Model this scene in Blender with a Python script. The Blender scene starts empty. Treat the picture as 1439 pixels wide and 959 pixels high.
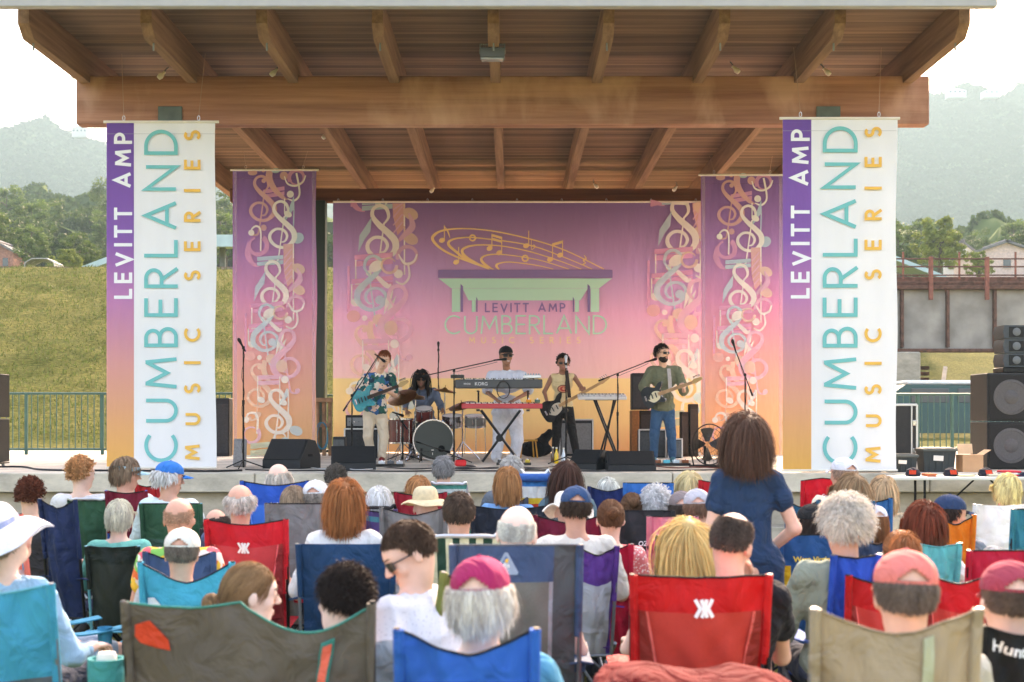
import bpy, bmesh, math, random
import numpy as np
from mathutils import Vector, Matrix
R = math.radians
sc = bpy.context.scene
COL = sc.collection
# ------------------------------------------------------------------ camera
F = 2000.0; CX = 719.5; HY = 586.0; CH = 1.67
cam = bpy.data.cameras.new('camera'); camo = bpy.data.objects.new('camera', cam); COL.objects.link(camo)
camo.location = (0, 0, CH); camo.rotation_euler = (R(90), 0, 0)
cam.sensor_width = 36; cam.lens = F / 1439 * 36; cam.shift_y = (HY - 479.5) / 1439
cam.clip_start = 0.1; cam.clip_end = 9000
cam.dof.use_dof = True; cam.dof.focus_distance = 18.0; cam.dof.aperture_fstop = 3.8
sc.camera = camo
# ------------------------------------------------------------------ world, sun, exposure
SUN_EL, SUN_AZ = 33.0, 17.0          # azimuth measured from +Y towards +X: the sun stands behind the stage, to the right
w = bpy.data.worlds.new('World'); sc.world = w; w.use_nodes = True
nt = w.node_tree; nt.nodes.clear()
sky = nt.nodes.new('ShaderNodeTexSky'); sky.sky_type = 'NISHITA'; sky.sun_disc = False
sky.sun_elevation = R(SUN_EL); sky.sun_rotation = R(SUN_AZ)
sky.air_density = 1.0; sky.dust_density = 3.5; sky.ozone_density = 1.0
bg = nt.nodes.new('ShaderNodeBackground'); bg.inputs['Strength'].default_value = 0.15
wo = nt.nodes.new('ShaderNodeOutputWorld')
nt.links.new(sky.outputs[0], bg.inputs[0]); nt.links.new(bg.outputs[0], wo.inputs[0])
sun = bpy.data.lights.new('sun', 'SUN'); sun.energy = 1.6; sun.angle = R(2.5); sun.color = (1.0, 0.9, 0.76)
so = bpy.data.objects.new('sun', sun); COL.objects.link(so)
sd = Vector((math.sin(R(SUN_AZ)) * math.cos(R(SUN_EL)), math.cos(R(SUN_AZ)) * math.cos(R(SUN_EL)), math.sin(R(SUN_EL))))
so.rotation_euler = sd.to_track_quat('Z', 'Y').to_euler(); so.location = (20, 60, 40)
sc.view_settings.view_transform = 'Standard'; sc.view_settings.look = 'None'
sc.view_settings.exposure = 3.15; sc.view_settings.use_white_balance = True; sc.view_settings.white_balance_temperature = 8300; sc.view_settings.white_balance_tint = 22; sc.view_settings.gamma = 1.0
sc.render.engine = 'CYCLES'
cy = sc.cycles
cy.max_bounces = 7; cy.diffuse_bounces = 4; cy.glossy_bounces = 2; cy.transmission_bounces = 4
cy.transparent_max_bounces = 12; cy.volume_bounces = 0; cy.use_denoising = True
cy.caustics_reflective = False; cy.caustics_refractive = False; cy.sample_clamp_indirect = 6

# ------------------------------------------------------------------ helpers
def W(px, py, Y):
    return Vector(((px - CX) * Y / F, Y, CH - (py - HY) * Y / F))
def lin(c):
    out = []
    for v in c[:3]:
        v = v / 255.0
        out.append(v / 12.92 if v <= 0.04045 else ((v + 0.055) / 1.055) ** 2.4)
    return tuple(out)
_M = {}
def new_mat(name):
    m = bpy.data.materials.new(name); m.use_nodes = True
    n = m.node_tree; b = n.nodes['Principled BSDF']
    return m, n, b
def mat(name, c, rough=0.8, metal=0.0, var=0.12, scale=6.0, bump=0.0, bscale=60.0, stretch=(1, 1, 1), spec=0.3, trans=0.0, sheen=0.0, coord='Object', weave=False):
    """principled surface; colour varied by noise, optional bump, optional translucency"""
    key = (name, c, rough, metal, var, scale, bump, bscale, stretch, spec, trans, sheen, coord, weave)
    if key in _M: return _M[key]
    m, n, b = new_mat(name)
    col = lin(c)
    tc = n.nodes.new('ShaderNodeTexCoord'); mp = n.nodes.new('ShaderNodeMapping'); mp.inputs['Scale'].default_value = stretch
    n.links.new(tc.outputs[coord], mp.inputs[0])
    b.inputs['Roughness'].default_value = rough; b.inputs['Metallic'].default_value = metal
    b.inputs['Specular IOR Level'].default_value = spec
    if sheen: b.inputs['Sheen Weight'].default_value = sheen
    src = None
    if var > 0:
        nz = n.nodes.new('ShaderNodeTexNoise'); nz.inputs['Scale'].default_value = scale; nz.inputs['Detail'].default_value = 6
        n.links.new(mp.outputs[0], nz.inputs['Vector'])
        rp = n.nodes.new('ShaderNodeValToRGB')
        lo = tuple(x * (1 - var * 1.6) for x in col); hi = tuple(min(1, x * (1 + var * 1.2)) for x in col)
        rp.color_ramp.elements[0].position = 0.3; rp.color_ramp.elements[0].color = (*lo, 1)
        rp.color_ramp.elements[1].position = 0.7; rp.color_ramp.elements[1].color = (*hi, 1)
        n.links.new(nz.outputs['Fac'], rp.inputs[0]); n.links.new(rp.outputs[0], b.inputs['Base Color']); src = rp.outputs[0]
    else:
        b.inputs['Base Color'].default_value = (*col, 1)
    if bump > 0:
        nb = n.nodes.new('ShaderNodeTexNoise'); nb.inputs['Scale'].default_value = bscale; nb.inputs['Detail'].default_value = 5
        if name.startswith('fabric'): nb.inputs['Distortion'].default_value = 1.4; nb.inputs['Detail'].default_value = 3
        n.links.new(mp.outputs[0], nb.inputs['Vector'])
        bp = n.nodes.new('ShaderNodeBump'); bp.inputs['Strength'].default_value = bump; bp.inputs['Distance'].default_value = 0.06 if name.startswith('fabric') else 0.01
        n.links.new(nb.outputs['Fac'], bp.inputs['Height']); n.links.new(bp.outputs[0], b.inputs['Normal'])
    if trans > 0:
        tr = n.nodes.new('ShaderNodeBsdfTranslucent'); mx = n.nodes.new('ShaderNodeMixShader'); mx.inputs[0].default_value = trans
        if src: n.links.new(src, tr.inputs[0])
        else: tr.inputs[0].default_value = (*col, 1)
        n.links.new(b.outputs[0], mx.inputs[1]); n.links.new(tr.outputs[0], mx.inputs[2])
        n.links.new(mx.outputs[0], n.nodes['Material Output'].inputs[0])
    _M[key] = m
    return m
def cloth(c, kind='cotton', var=0.06):
    """woven fabric: slight colour drift, folds and weave as bump, a little light through it"""
    return mat('fabric_' + kind, c, 0.9 if kind == 'cotton' else 0.62, 0, var, 5, 0.9 if kind == 'cotton' else 0.6, 6 if kind == 'cotton' else 7, (1, 1, 1), 0.2, 0.10 if kind == 'cotton' else 0.16, 0.04)

def finish(me, smooth=None):
    if smooth:
        me.shade_smooth() if smooth is True else me.set_sharp_from_angle(angle=R(smooth))
        if smooth is not True:
            me.polygons.foreach_set('use_smooth', [True] * len(me.polygons)); me.set_sharp_from_angle(angle=R(smooth))
def link(o, parent=None):
    COL.objects.link(o)
    if parent is not None: o.parent = parent
    return o
def tag(o, label=None, cat=None, group=None, kind=None):
    if label: o['label'] = label
    if cat: o['category'] = cat
    if group: o['group'] = group
    if kind: o['kind'] = kind
    return o
def empty(name, loc=(0, 0, 0), rz=0.0, label=None, cat=None, group=None, parent=None):
    o = bpy.data.objects.new(name, None); o.empty_display_size = 0.1
    o.location = loc; o.rotation_euler = (0, 0, rz); link(o, parent)
    return tag(o, label, cat, group)
def copy_tree(o, parent=None):
    c = o.copy(); COL.objects.link(c); c.parent = parent
    for ch in list(o.children): copy_tree(ch, c)
    return c

class MB:
    """collects shapes into one mesh with material slots"""
    def __init__(s): s.v = []; s.f = []; s.m = []; s.cur = 0; s.T = None
    def add(s, vs, fs, mi=None):
        o = len(s.v)
        if s.T is not None: vs = [s.T @ Vector(p) for p in vs]
        s.v.extend([tuple(p) for p in vs]); s.f.extend([tuple(i + o for i in f) for f in fs])
        s.m.extend([s.cur if mi is None else mi] * len(fs)); return s
    def box(s, c, d, ch=0.0, rot=None, mi=None):
        """chamfered box, centre c, full size d"""
        c = Vector(c); h = [x / 2 for x in d]; ch = min(ch, min(h) * 0.6)
        if ch <= 0:
            vs = [Vector((x * h[0], y * h[1], z * h[2])) for x in (-1, 1) for y in (-1, 1) for z in (-1, 1)]
            fs = [(0, 1, 3, 2), (4, 6, 7, 5), (0, 4, 5, 1), (2, 3, 7, 6), (0, 2, 6, 4), (1, 5, 7, 3)]
        else:
            vs = []; idx = {}
            for x in (-1, 1):
                for y in (-1, 1):
                    for z in (-1, 1):
                        for a in range(3):
                            p = [x * (h[0] - ch), y * (h[1] - ch), z * (h[2] - ch)]; sg = (x, y, z)[a]; p[a] = sg * h[a]
                            idx[(x, y, z, a)] = len(vs); vs.append(Vector(p))
            fs = []
            for a in range(3):
                b, c2 = (a + 1) % 3, (a + 2) % 3
                for sg in (-1, 1):
                    q = []
                    for (i, j) in ((-1, -1), (1, -1), (1, 1), (-1, 1)):
                        k = [0, 0, 0]; k[a] = sg; k[b] = i; k[c2] = j; q.append(idx[(*k, a)])
                    fs.append(tuple(q if sg > 0 else q[::-1]))
                for i in (-1, 1):
                    for j in (-1, 1):      # edge along axis a between faces b and c2
                        k0 = [0, 0, 0]; k1 = [0, 0, 0]; k0[a] = -1; k1[a] = 1; k0[b] = k1[b] = i; k0[c2] = k1[c2] = j
                        q = [idx[(*k0, b)], idx[(*k1, b)], idx[(*k1, c2)], idx[(*k0, c2)]]
                        fs.append(tuple(q if i * j > 0 else q[::-1]))
            for x in (-1, 1):
                for y in (-1, 1):
                    for z in (-1, 1):
                        q = (idx[(x, y, z, 0)], idx[(x, y, z, 1)], idx[(x, y, z, 2)])
                        fs.append(q if x * y * z > 0 else q[::-1])
        if rot is not None: vs = [rot @ p for p in vs]
        return s.add([p + c for p in vs], fs, mi)
    def tube(s, pts, r, n=8, mi=None, cap=True):
        """tube along points; r number or list"""
        pts = [Vector(p) for p in pts]; k = len(pts); rs = r if isinstance(r, (list, tuple)) else [r] * k
        vs = []; fs = []; prev = None
        for i, p in enumerate(pts):
            t = (pts[min(i + 1, k - 1)] - pts[max(i - 1, 0)])
            t = t.normalized() if t.length > 1e-9 else Vector((0, 0, 1))
            if prev is None:
                a = Vector((0, 0, 1)) if abs(t.z) < 0.9 else Vector((1, 0, 0)); u = t.cross(a).normalized()
            else: u = (prev - t * prev.dot(t)).normalized()
            prev = u; v = t.cross(u)
            for j in range(n):
                a = 2 * math.pi * j / n; vs.append(p + (u * math.cos(a) + v * math.sin(a)) * rs[i])
        for i in range(k - 1):
            for j in range(n):
                fs.append((i * n + j, i * n + (j + 1) % n, (i + 1) * n + (j + 1) % n, (i + 1) * n + j))
        if cap: fs.append(tuple(range(n))[::-1]); fs.append(tuple((k - 1) * n + j for j in range(n)))
        return s.add(vs, fs, mi)
    def lathe(s, c, prof, n=20, axis=(0, 0, 1), mi=None, loop=False):
        """profile [(r,h)...] turned round axis through c"""
        ax = Vector(axis).normalized(); a = Vector((1, 0, 0)) if abs(ax.x) < 0.9 else Vector((0, 1, 0)); u = ax.cross(a).normalized(); v = ax.cross(u)
        vs = []; fs = []; k = len(prof); c = Vector(c)
        for (r, h) in prof:
            for j in range(n):
                t = 2 * math.pi * j / n; vs.append(c + ax * h + (u * math.cos(t) + v * math.sin(t)) * max(r, 1e-4))
        for i in range(k - 1):
            for j in range(n): fs.append((i * n + j, i * n + (j + 1) % n, (i + 1) * n + (j + 1) % n, (i + 1) * n + j))
        if loop:
            for j in range(n): fs.append(((k - 1) * n + j, (k - 1) * n + (j + 1) % n, (j + 1) % n, j))
        else: fs.append(tuple(range(n))[::-1]); fs.append(tuple((k - 1) * n + j for j in range(n)))
        return s.add(vs, fs, mi)
    def prism(s, poly, d, T=None, mi=None):
        """2D polygon (x,z) extruded from y=0 to y=d, optional matrix"""
        n = len(poly); vs = [Vector((x, 0, z)) for x, z in poly] + [Vector((x, d, z)) for x, z in poly]
        fs = [tuple(range(n)), tuple(range(2 * n - 1, n - 1, -1))] + [(i, i + n, (i + 1) % n + n, (i + 1) % n) for i in range(n)]
        if T is not None: vs = [T @ p for p in vs]
        return s.add(vs, fs, mi)
    def sheet(s, fn, nu, nv, th=0.0, mfn=None):
        """grid surface fn(u,v)->Vector with thickness th"""
        P = [[Vector(fn(i / nu, j / nv)) for i in range(nu + 1)] for j in range(nv + 1)]
        vs = [p for row in P for p in row]; fs = []; ms = []
        W_ = nu + 1
        for j in range(nv):
            for i in range(nu):
                fs.append((j * W_ + i, j * W_ + i + 1, (j + 1) * W_ + i + 1, (j + 1) * W_ + i))
                ms.append(mfn((i + .5) / nu, (j + .5) / nv) if mfn else s.cur)
        if th:
            N = []
            for j in range(nv + 1):
                for i in range(nu + 1):
                    a = P[j][min(i + 1, nu)] - P[j][max(i - 1, 0)]; b = P[min(j + 1, nv)][i] - P[max(j - 1, 0)][i]
                    nn = a.cross(b); N.append(nn.normalized() if nn.length > 1e-9 else Vector((0, 1, 0)))
            k = len(vs); vs = vs + [vs[i] - N[i] * th for i in range(k)]
            nf = len(fs)
            for q in range(nf): fs.append(tuple(i + k for i in fs[q][::-1])); ms.append(ms[q])
            ring = [i for i in range(W_)] + [j * W_ + nu for j in range(1, nv + 1)] + [nv * W_ + i for i in range(nu - 1, -1, -1)] + [j * W_ for j in range(nv - 1, 0, -1)]
            for a, b in zip(ring, ring[1:] + ring[:1]): fs.append((b, a, a + k, b + k)); ms.append(ms[0])
        o = len(s.v)
        if s.T is not None: vs = [s.T @ p for p in vs]
        s.v.extend([tuple(p) for p in vs]); s.f.extend([tuple(i + o for i in f) for f in fs]); s.m.extend(ms)
        return s
    def build(s, name, mats, parent=None, smooth=40, loc=None):
        me = bpy.data.meshes.new(name); me.from_pydata(s.v, [], s.f)
        if not isinstance(mats, (list, tuple)): mats = [mats]
        for m in mats: me.materials.append(m)
        if max(s.m, default=0) > 0: me.polygons.foreach_set('material_index', s.m)
        me.validate(); me.update()
        if smooth: finish(me, smooth)
        o = bpy.data.objects.new(name, me)
        if loc is not None: o.location = loc
        return link(o, parent)
def np_mesh(name, V, Q, mats, parent=None, rnd=None, smooth=True, mi=None):
    """fast mesh from numpy arrays: V (n,3), Q (m,3|4)"""
    me = bpy.data.meshes.new(name); k = Q.shape[1]
    me.vertices.add(len(V)); me.vertices.foreach_set('co', V.astype(np.float32).ravel())
    me.loops.add(Q.size); me.loops.foreach_set('vertex_index', Q.astype(np.int32).ravel())
    me.polygons.add(len(Q)); me.polygons.foreach_set('loop_start', np.arange(0, Q.size, k, dtype=np.int32))
    if smooth: me.polygons.foreach_set('use_smooth', np.ones(len(Q), bool))
    if mi is not None: me.polygons.foreach_set('material_index', mi.astype(np.int32))
    for m in (mats if isinstance(mats, (list, tuple)) else [mats]): me.materials.append(m)
    if rnd is not None:
        a = me.attributes.new('rnd', 'FLOAT', 'POINT'); a.data.foreach_set('value', rnd.astype(np.float32))
    me.update(calc_edges=True)
    o = bpy.data.objects.new(name, me)
    return link(o, parent)
def smoothpath(pts, k=6, closed=False):
    """Catmull-Rom through points (any dimension)"""
    P = [np.array(p, float) for p in pts]; out = []
    n = len(P)
    for i in range(n - 1):
        p0 = P[max(i - 1, 0)]; p1 = P[i]; p2 = P[i + 1]; p3 = P[min(i + 2, n - 1)]
        for j in range(k):
            t = j / k
            out.append(0.5 * ((2 * p1) + (-p0 + p2) * t + (2 * p0 - 5 * p1 + 4 * p2 - p3) * t * t + (-p0 + 3 * p1 - 3 * p2 + p3) * t ** 3))
    out.append(P[-1]); return out
def mnoise(x, y, seed=0):
    """cheap tileless value noise 2D, vectorised"""
    xi = np.floor(x).astype(np.int64); yi = np.floor(y).astype(np.int64); xf = x - xi; yf = y - yi
    def h(a, b):
        n = (a * 374761393 + b * 668265263 + seed * 974711) & 0x7fffffff
        n = (n ^ (n >> 13)) * 1274126177 & 0x7fffffff
        return ((n ^ (n >> 16)) & 0xffff) / 65535.0
    u = xf * xf * (3 - 2 * xf); v = yf * yf * (3 - 2 * yf)
    return (h(xi, yi) * (1 - u) + h(xi + 1, yi) * u) * (1 - v) + (h(xi, yi + 1) * (1 - u) + h(xi + 1, yi + 1) * u) * v
def fbm(x, y, o=4, seed=0):
    t = 0; a = 0.5
    for i in range(o): t = t + a * mnoise(x * 2 ** i, y * 2 ** i, seed + i); a *= 0.5
    return t

# ---- shapes drawn in a plane: each shape is a polygon list; layered by a hair of depth so that none lie in one plane
class Flat:
    """2-D shapes (x right, y up, metres) that become thin printed areas just proud of a surface"""
    def __init__(s): s.mb = MB(); s.z = 0.0; s.map = None
    def _p(s, x, y): return s.map(x, y, s.z) if s.map else Vector((x, -s.z, y))
    def poly(s, pts, mi=0, dz=0.0004):
        s.z += dz; s.mb.add([s._p(x, y) for x, y in pts], [tuple(range(len(pts)))], mi)
    def stroke(s, pts, w, mi=0, dz=0.0004):
        """ribbon with mitred joints; w number or list"""
        s.z += dz; ws = list(w) if isinstance(w, (list, tuple, np.ndarray)) else [w] * len(pts); P = [np.array(p, float)[:2] for p in pts]
        kp = [i for i in range(len(P)) if i == 0 or np.linalg.norm(P[i] - P[i - 1]) > 1e-6]; P = [P[i] for i in kp]; ws = [ws[i] for i in kp]; n = len(P)
        L = []; Rr = []
        for i in range(n):
            a = P[i] - P[i - 1] if i > 0 else P[1] - P[0]; b = P[i + 1] - P[i] if i < n - 1 else a
            a = a / (np.linalg.norm(a) + 1e-9); b = b / (np.linalg.norm(b) + 1e-9)
            t = a + b; t = t / (np.linalg.norm(t) + 1e-9); nn = np.array([-t[1], t[0]]); c = max(0.35, abs(np.dot(nn, np.array([-a[1], a[0]]))))
            d = nn * ws[i] / 2 / c; L.append(P[i] + d); Rr.append(P[i] - d)
        vs = [s._p(*q) for q in L] + [s._p(*q) for q in Rr]
        s.mb.add(vs, [(i, i + 1, n + i + 1, n + i) for i in range(n - 1)], mi)
    def ell(s, x, y, rx, ry, rot=0.0, mi=0, n=18, dz=0.0004):
        c, d = math.cos(rot), math.sin(rot)
        s.poly([(x + rx * math.cos(t) * c - ry * math.sin(t) * d, y + rx * math.cos(t) * d + ry * math.sin(t) * c) for t in [2 * math.pi * i / n for i in range(n)]], mi, dz)
    def ring(s, x, y, r, w, mi=0, a0=0, a1=360, n=28):
        s.stroke([(x + r * math.cos(R(a0 + (a1 - a0) * i / n)), y + r * math.sin(R(a0 + (a1 - a0) * i / n))) for i in range(n + 1)], w, mi)
    def build(s, name, mats, parent=None): return s.mb.build(name, mats, parent, smooth=None)

def arc(cx, cy, rx, ry, a0, a1, n=14):
    return [(cx + rx * math.cos(R(a0 + (a1 - a0) * i / n)), cy + ry * math.sin(R(a0 + (a1 - a0) * i / n))) for i in range(n + 1)]
# geometric one-line capitals: width, strokes (height 1)
GL = {
 'C': (.86, [arc(.5, .5, .5, .5, 48, 312, 24)]),
 'U': (.68, [[(0, 1), (0, .34)] + arc(.34, .34, .34, .34, 180, 360, 16)[1:] + [(.68, 1)]]),
 'M': (.92, [[(0, 0), (.1, 1)], [(.1, 1), (.46, .3), (.82, 1)], [(.82, 1), (.92, 0)]]),
 'B': (.55, [[(0, 0), (0, 1)], [(0, 1), (.24, 1)] + arc(.24, .77, .25, .23, 90, -90) + [(0, .54)], [(0, .54), (.28, .54)] + arc(.28, .27, .27, .27, 90, -90) + [(0, 0)]]),
 'E': (.5, [[(.5, 1), (0, 1), (0, 0), (.5, 0)], [(0, .52), (.45, .52)]]),
 'R': (.56, [[(0, 0), (0, 1)], [(0, 1), (.26, 1)] + arc(.26, .74, .28, .26, 90, -90) + [(0, .48)], [(.22, .48), (.56, 0)]]),
 'L': (.46, [[(0, 1), (0, 0), (.46, 0)]]),
 'A': (.84, [[(0, 0), (.42, 1), (.84, 0)], [(.15, .3), (.69, .3)]]),
 'N': (.74, [[(0, 0), (0, 1), (.74, 0), (.74, 1)]]),
 'D': (.72, [[(0, 0), (0, 1)], [(0, 1), (.22, 1)] + arc(.22, .5, .5, .5, 90, -90, 20) + [(0, 0)]]),
 'V': (.78, [[(0, 1), (.39, 0), (.78, 1)]]),
 'I': (.0, [[(0, 0), (0, 1)]]),
 'T': (.6, [[(.3, 0), (.3, 1)], [(0, 1), (.6, 1)]]),
 'P': (.54, [[(0, 0), (0, 1)], [(0, 1), (.26, 1)] + arc(.26, .73, .28, .27, 90, -90) + [(0, .46)]]),
 'S': (.52, [arc(.26, .76, .24, .24, 40, 270, 12) + arc(.26, .26, .27, .26, 90, -150, 14)[1:]]),
 ' ': (.35, []),
}
def flat_text(fl, txt, x0, y0, length, h, t, mi=0, gap=None, up=False):
    """writes txt from (x0,y0) over `length`, cap height h, stroke t; up=True runs it up the sheet, letter tops to the left"""
    t_ = t; hh = h - t; ws = [GL[c][0] * hh + t for c in txt]
    g = (length - sum(ws)) / (len(txt) - 1)
    s_ = 1.0
    if g < t * 0.5:
        g = t * 0.6; s_ = (length - g * (len(txt) - 1)) / sum(ws)
    x = 0.0
    for c, wd in zip(txt, ws):
        for st in GL[c][1]:
            pts = [((t / 2 + px * hh) * s_ + x, t / 2 + py * hh) for px, py in st]
            k0 = GL[c][1].index(st) == 0 or c in 'TM'
            if c in 'ELTFP' or len(st) == 2:      # square ends where a stroke ends free
                f_ = .3 if c in 'MA' else 1
                for (ia, ib, on) in ((0, 1, k0 and not (c == 'M' and len(st) > 2)), (-1, -2, (k0 or c in 'ER') and not (c == 'M' and len(st) > 2))):
                    if on and not (c == 'P' and len(st) > 2):
                        a = np.array(pts[ia]); b = np.array(pts[ib]); pts[ia] = tuple(a + (a - b) / (np.linalg.norm(a - b) + 1e-9) * t / 2 * f_)
            if up: pts = [(x0 - py, y0 + px) for px, py in pts]
            else: pts = [(x0 + px, y0 + py) for px, py in pts]
            fl.stroke(pts, t_, mi)
        x += wd * s_ + g
_TX = {}
def text_mesh(txt, bold=0.0, shear=0.0):
    """outline text from the built-in font as 2-D triangles: (verts Nx2 width-normalised to height 1, faces)"""
    if (txt, bold, shear) in _TX: return _TX[(txt, bold, shear)]
    cu = bpy.data.curves.new('t', 'FONT'); cu.body = txt; cu.size = 1; cu.offset = bold; cu.resolution_u = 3; cu.shear = shear
    o = bpy.data.objects.new('t', cu); me = o.to_mesh()
    V = [(v.co.x, v.co.y) for v in me.vertices]; Fc = [tuple(p.vertices) for p in me.polygons]
    o.to_mesh_clear(); bpy.data.objects.remove(o); bpy.data.curves.remove(cu)
    xs = [v[0] for v in V]; ys = [v[1] for v in V]; x0, y0 = min(xs), min(ys); h = max(ys) - y0
    V = [((x - x0) / h, (y - y0) / h) for x, y in V]
    _TX[(txt, bold, shear)] = (V, Fc, (max(xs) - x0) / h)
    return _TX[(txt, bold, shear)]
def put_text(fl, txt, cx, cy, h, mi=0, width=None, bold=0.012, shear=0.0, rot=0.0):
    V, Fc, asp = text_mesh(txt, bold, shear); sx = (width / asp) if width else h
    fl.z += 0.0004; vs = []
    for x, y in V:
        a, b = (x - asp / 2) * sx, (y - .5) * h; vs.append(fl._p(cx + a * math.cos(rot) - b * math.sin(rot), cy + a * math.sin(rot) + b * math.cos(rot)))
    fl.mb.add(vs, Fc, mi)
rng = np.random.default_rng(7); random.seed(7)
# ------------------------------------------------------------------ ground
def ground_mat():
    m, n, b = new_mat('lawn_grass')
    tc = n.nodes.new('ShaderNodeTexCoord')
    n1 = n.nodes.new('ShaderNodeTexNoise'); n1.inputs['Scale'].default_value = 0.9; n1.inputs['Detail'].default_value = 8; n1.inputs['Roughness'].default_value = .7
    n2 = n.nodes.new('ShaderNodeTexNoise'); n2.inputs['Scale'].default_value = 22; n2.inputs['Detail'].default_value = 6
    for q in (n1, n2): n.links.new(tc.outputs['Object'], q.inputs['Vector'])
    r1 = n.nodes.new('ShaderNodeValToRGB'); e = r1.color_ramp.elements
    e[0].position = .32; e[0].color = (*lin((92, 104, 46)), 1); e[1].position = .68; e[1].color = (*lin((150, 146, 84)), 1)
    r2 = n.nodes.new('ShaderNodeValToRGB'); e = r2.color_ramp.elements
    e[0].position = .35; e[0].color = (.45, .45, .4, 1); e[1].position = .7; e[1].color = (1.25, 1.2, 1.1, 1)
    n.links.new(n1.outputs['Fac'], r1.inputs[0]); n.links.new(n2.outputs['Fac'], r2.inputs[0])
    mx = n.nodes.new('ShaderNodeMixRGB'); mx.blend_type = 'MULTIPLY'; mx.inputs[0].default_value = .8
    n.links.new(r1.outputs[0], mx.inputs[1]); n.links.new(r2.outputs[0], mx.inputs[2]); n.links.new(mx.outputs[0], b.inputs['Base Color'])
    bp = n.nodes.new('ShaderNodeBump'); bp.inputs['Strength'].default_value = .8; bp.inputs['Distance'].default_value = .05
    n.links.new(n2.outputs['Fac'], bp.inputs['Height']); n.links.new(bp.outputs[0], b.inputs['Normal'])
    b.inputs['Roughness'].default_value = .95; b.inputs['Specular IOR Level'].default_value = .1
    return m
M_LAWN = ground_mat()
g = MB(); g.add([(-2500, -300, 0), (2500, -300, 0), (2500, 3500, 0), (-2500, 3500, 0)], [(0, 1, 2, 3)])
tag(g.build('ground', M_LAWN, smooth=None), kind='structure')

def blades(name, pts, h, wd, m, lean=.4):
    n = len(pts); a = rng.uniform(0, 2 * np.pi, n); hh = h * rng.uniform(.5, 1.3, n)
    dx = np.cos(a) * wd / 2; dy = np.sin(a) * wd / 2; la = rng.uniform(0, 2 * np.pi, n); lx = np.cos(la) * hh * lean * rng.random(n); ly = np.sin(la) * hh * lean * rng.random(n)
    V = np.zeros((n, 3, 3)); V[:, 0] = pts; V[:, 1] = pts; V[:, 0, 0] -= dx; V[:, 0, 1] -= dy; V[:, 1, 0] += dx; V[:, 1, 1] += dy
    V[:, 2] = pts; V[:, 2, 0] += lx; V[:, 2, 1] += ly; V[:, 2, 2] += hh
    Q = np.arange(n * 3).reshape(n, 3)
    return np_mesh(name, V.reshape(-1, 3), Q, m, rnd=np.repeat(rng.random(n), 3), smooth=False)
def leaf_mat(name, c1, c2, trans=.35, rough=.6):
    """foliage whose leaves differ a little one from another"""
    m, n, b = new_mat(name)
    at = n.nodes.new('ShaderNodeAttribute'); at.attribute_name = 'rnd'
    r = n.nodes.new('ShaderNodeValToRGB'); r.color_ramp.elements[0].color = (*lin(c1), 1); r.color_ramp.elements[1].color = (*lin(c2), 1)
    n.links.new(at.outputs['Fac'], r.inputs[0]); n.links.new(r.outputs[0], b.inputs['Base Color']); b.inputs['Roughness'].default_value = rough
    b.inputs['Specular IOR Level'].default_value = .2 if trans > .15 else 0
    t = n.nodes.new('ShaderNodeBsdfTranslucent'); n.links.new(r.outputs[0], t.inputs[0]); mx = n.nodes.new('ShaderNodeMixShader'); mx.inputs[0].default_value = trans
    n.links.new(b.outputs[0], mx.inputs[1]); n.links.new(t.outputs[0], mx.inputs[2]); n.links.new(mx.outputs[0], n.nodes['Material Output'].inputs[0])
    return m
M_BLADE = leaf_mat('grass_blades', (96, 110, 48), (170, 160, 92))
n_ = 60000
py = 3.0 + rng.random(n_) ** 1.3 * 13.5; px = (rng.random(n_) * 2 - 1) * (0.40 * py + .5)
tag(blades('grass', np.c_[px, py, np.zeros(n_)], .05, .006, M_BLADE), kind='stuff')

# ------------------------------------------------------------------ stage (concrete)
def concrete(c, name='concrete'):
    m, n, b = new_mat(name)
    tc = n.nodes.new('ShaderNodeTexCoord')
    n1 = n.nodes.new('ShaderNodeTexNoise'); n1.inputs['Scale'].default_value = 1.3; n1.inputs['Detail'].default_value = 9; n1.inputs['Roughness'].default_value = .68
    mp = n.nodes.new('ShaderNodeMapping'); mp.inputs['Scale'].default_value = (1, 1, 2.2)
    n.links.new(tc.outputs['Object'], mp.inputs[0]); n.links.new(mp.outputs[0], n1.inputs['Vector'])
    r = n.nodes.new('ShaderNodeValToRGB'); col = lin(c); e = r.color_ramp.elements
    e[0].position = .3; e[0].color = (*[x * .5 for x in col], 1); e[1].position = .66; e[1].color = (*[min(1, x * 1.08) for x in col], 1)
    n.links.new(n1.outputs['Fac'], r.inputs[0]); n.links.new(r.outputs[0], b.inputs['Base Color'])
    n2 = n.nodes.new('ShaderNodeTexNoise'); n2.inputs['Scale'].default_value = 60; n.links.new(tc.outputs['Object'], n2.inputs['Vector'])
    bp = n.nodes.new('ShaderNodeBump'); bp.inputs['Strength'].default_value = .35; bp.inputs['Distance'].default_value = .01
    n.links.new(n2.outputs['Fac'], bp.inputs['Height']); n.links.new(bp.outputs[0], b.inputs['Normal']); b.inputs['Roughness'].default_value = .9
    return m
SZ = .97; SY = 17.7
M_CONC = concrete((214, 202, 184)); M_CONC2 = concrete((196, 184, 166), 'weathered_concrete')
st = MB()
joints = [-40, -9.6, -6.4, -3.2, -1.2, 2.0, 5.2, 8.4, 40]
for a, b_ in zip(joints, joints[1:]): st.box(((a + b_) / 2, SY + 5.65, SZ - .12), (b_ - a - .012, 11.3, .24), .012)
st.box((0, SY + 5.8, .36), (80, 11.2, .70), 0, mi=1)
for a, b_ in zip(joints, joints[1:]): st.box(((a + b_) / 2 + .9, SY - .02, .16), (b_ - a - .01, .44, .32), .015, mi=1)
tag(st.build('stage', [M_CONC, M_CONC2]), 'long pale concrete stage platform with a thick lip along its front', 'stage')
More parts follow.
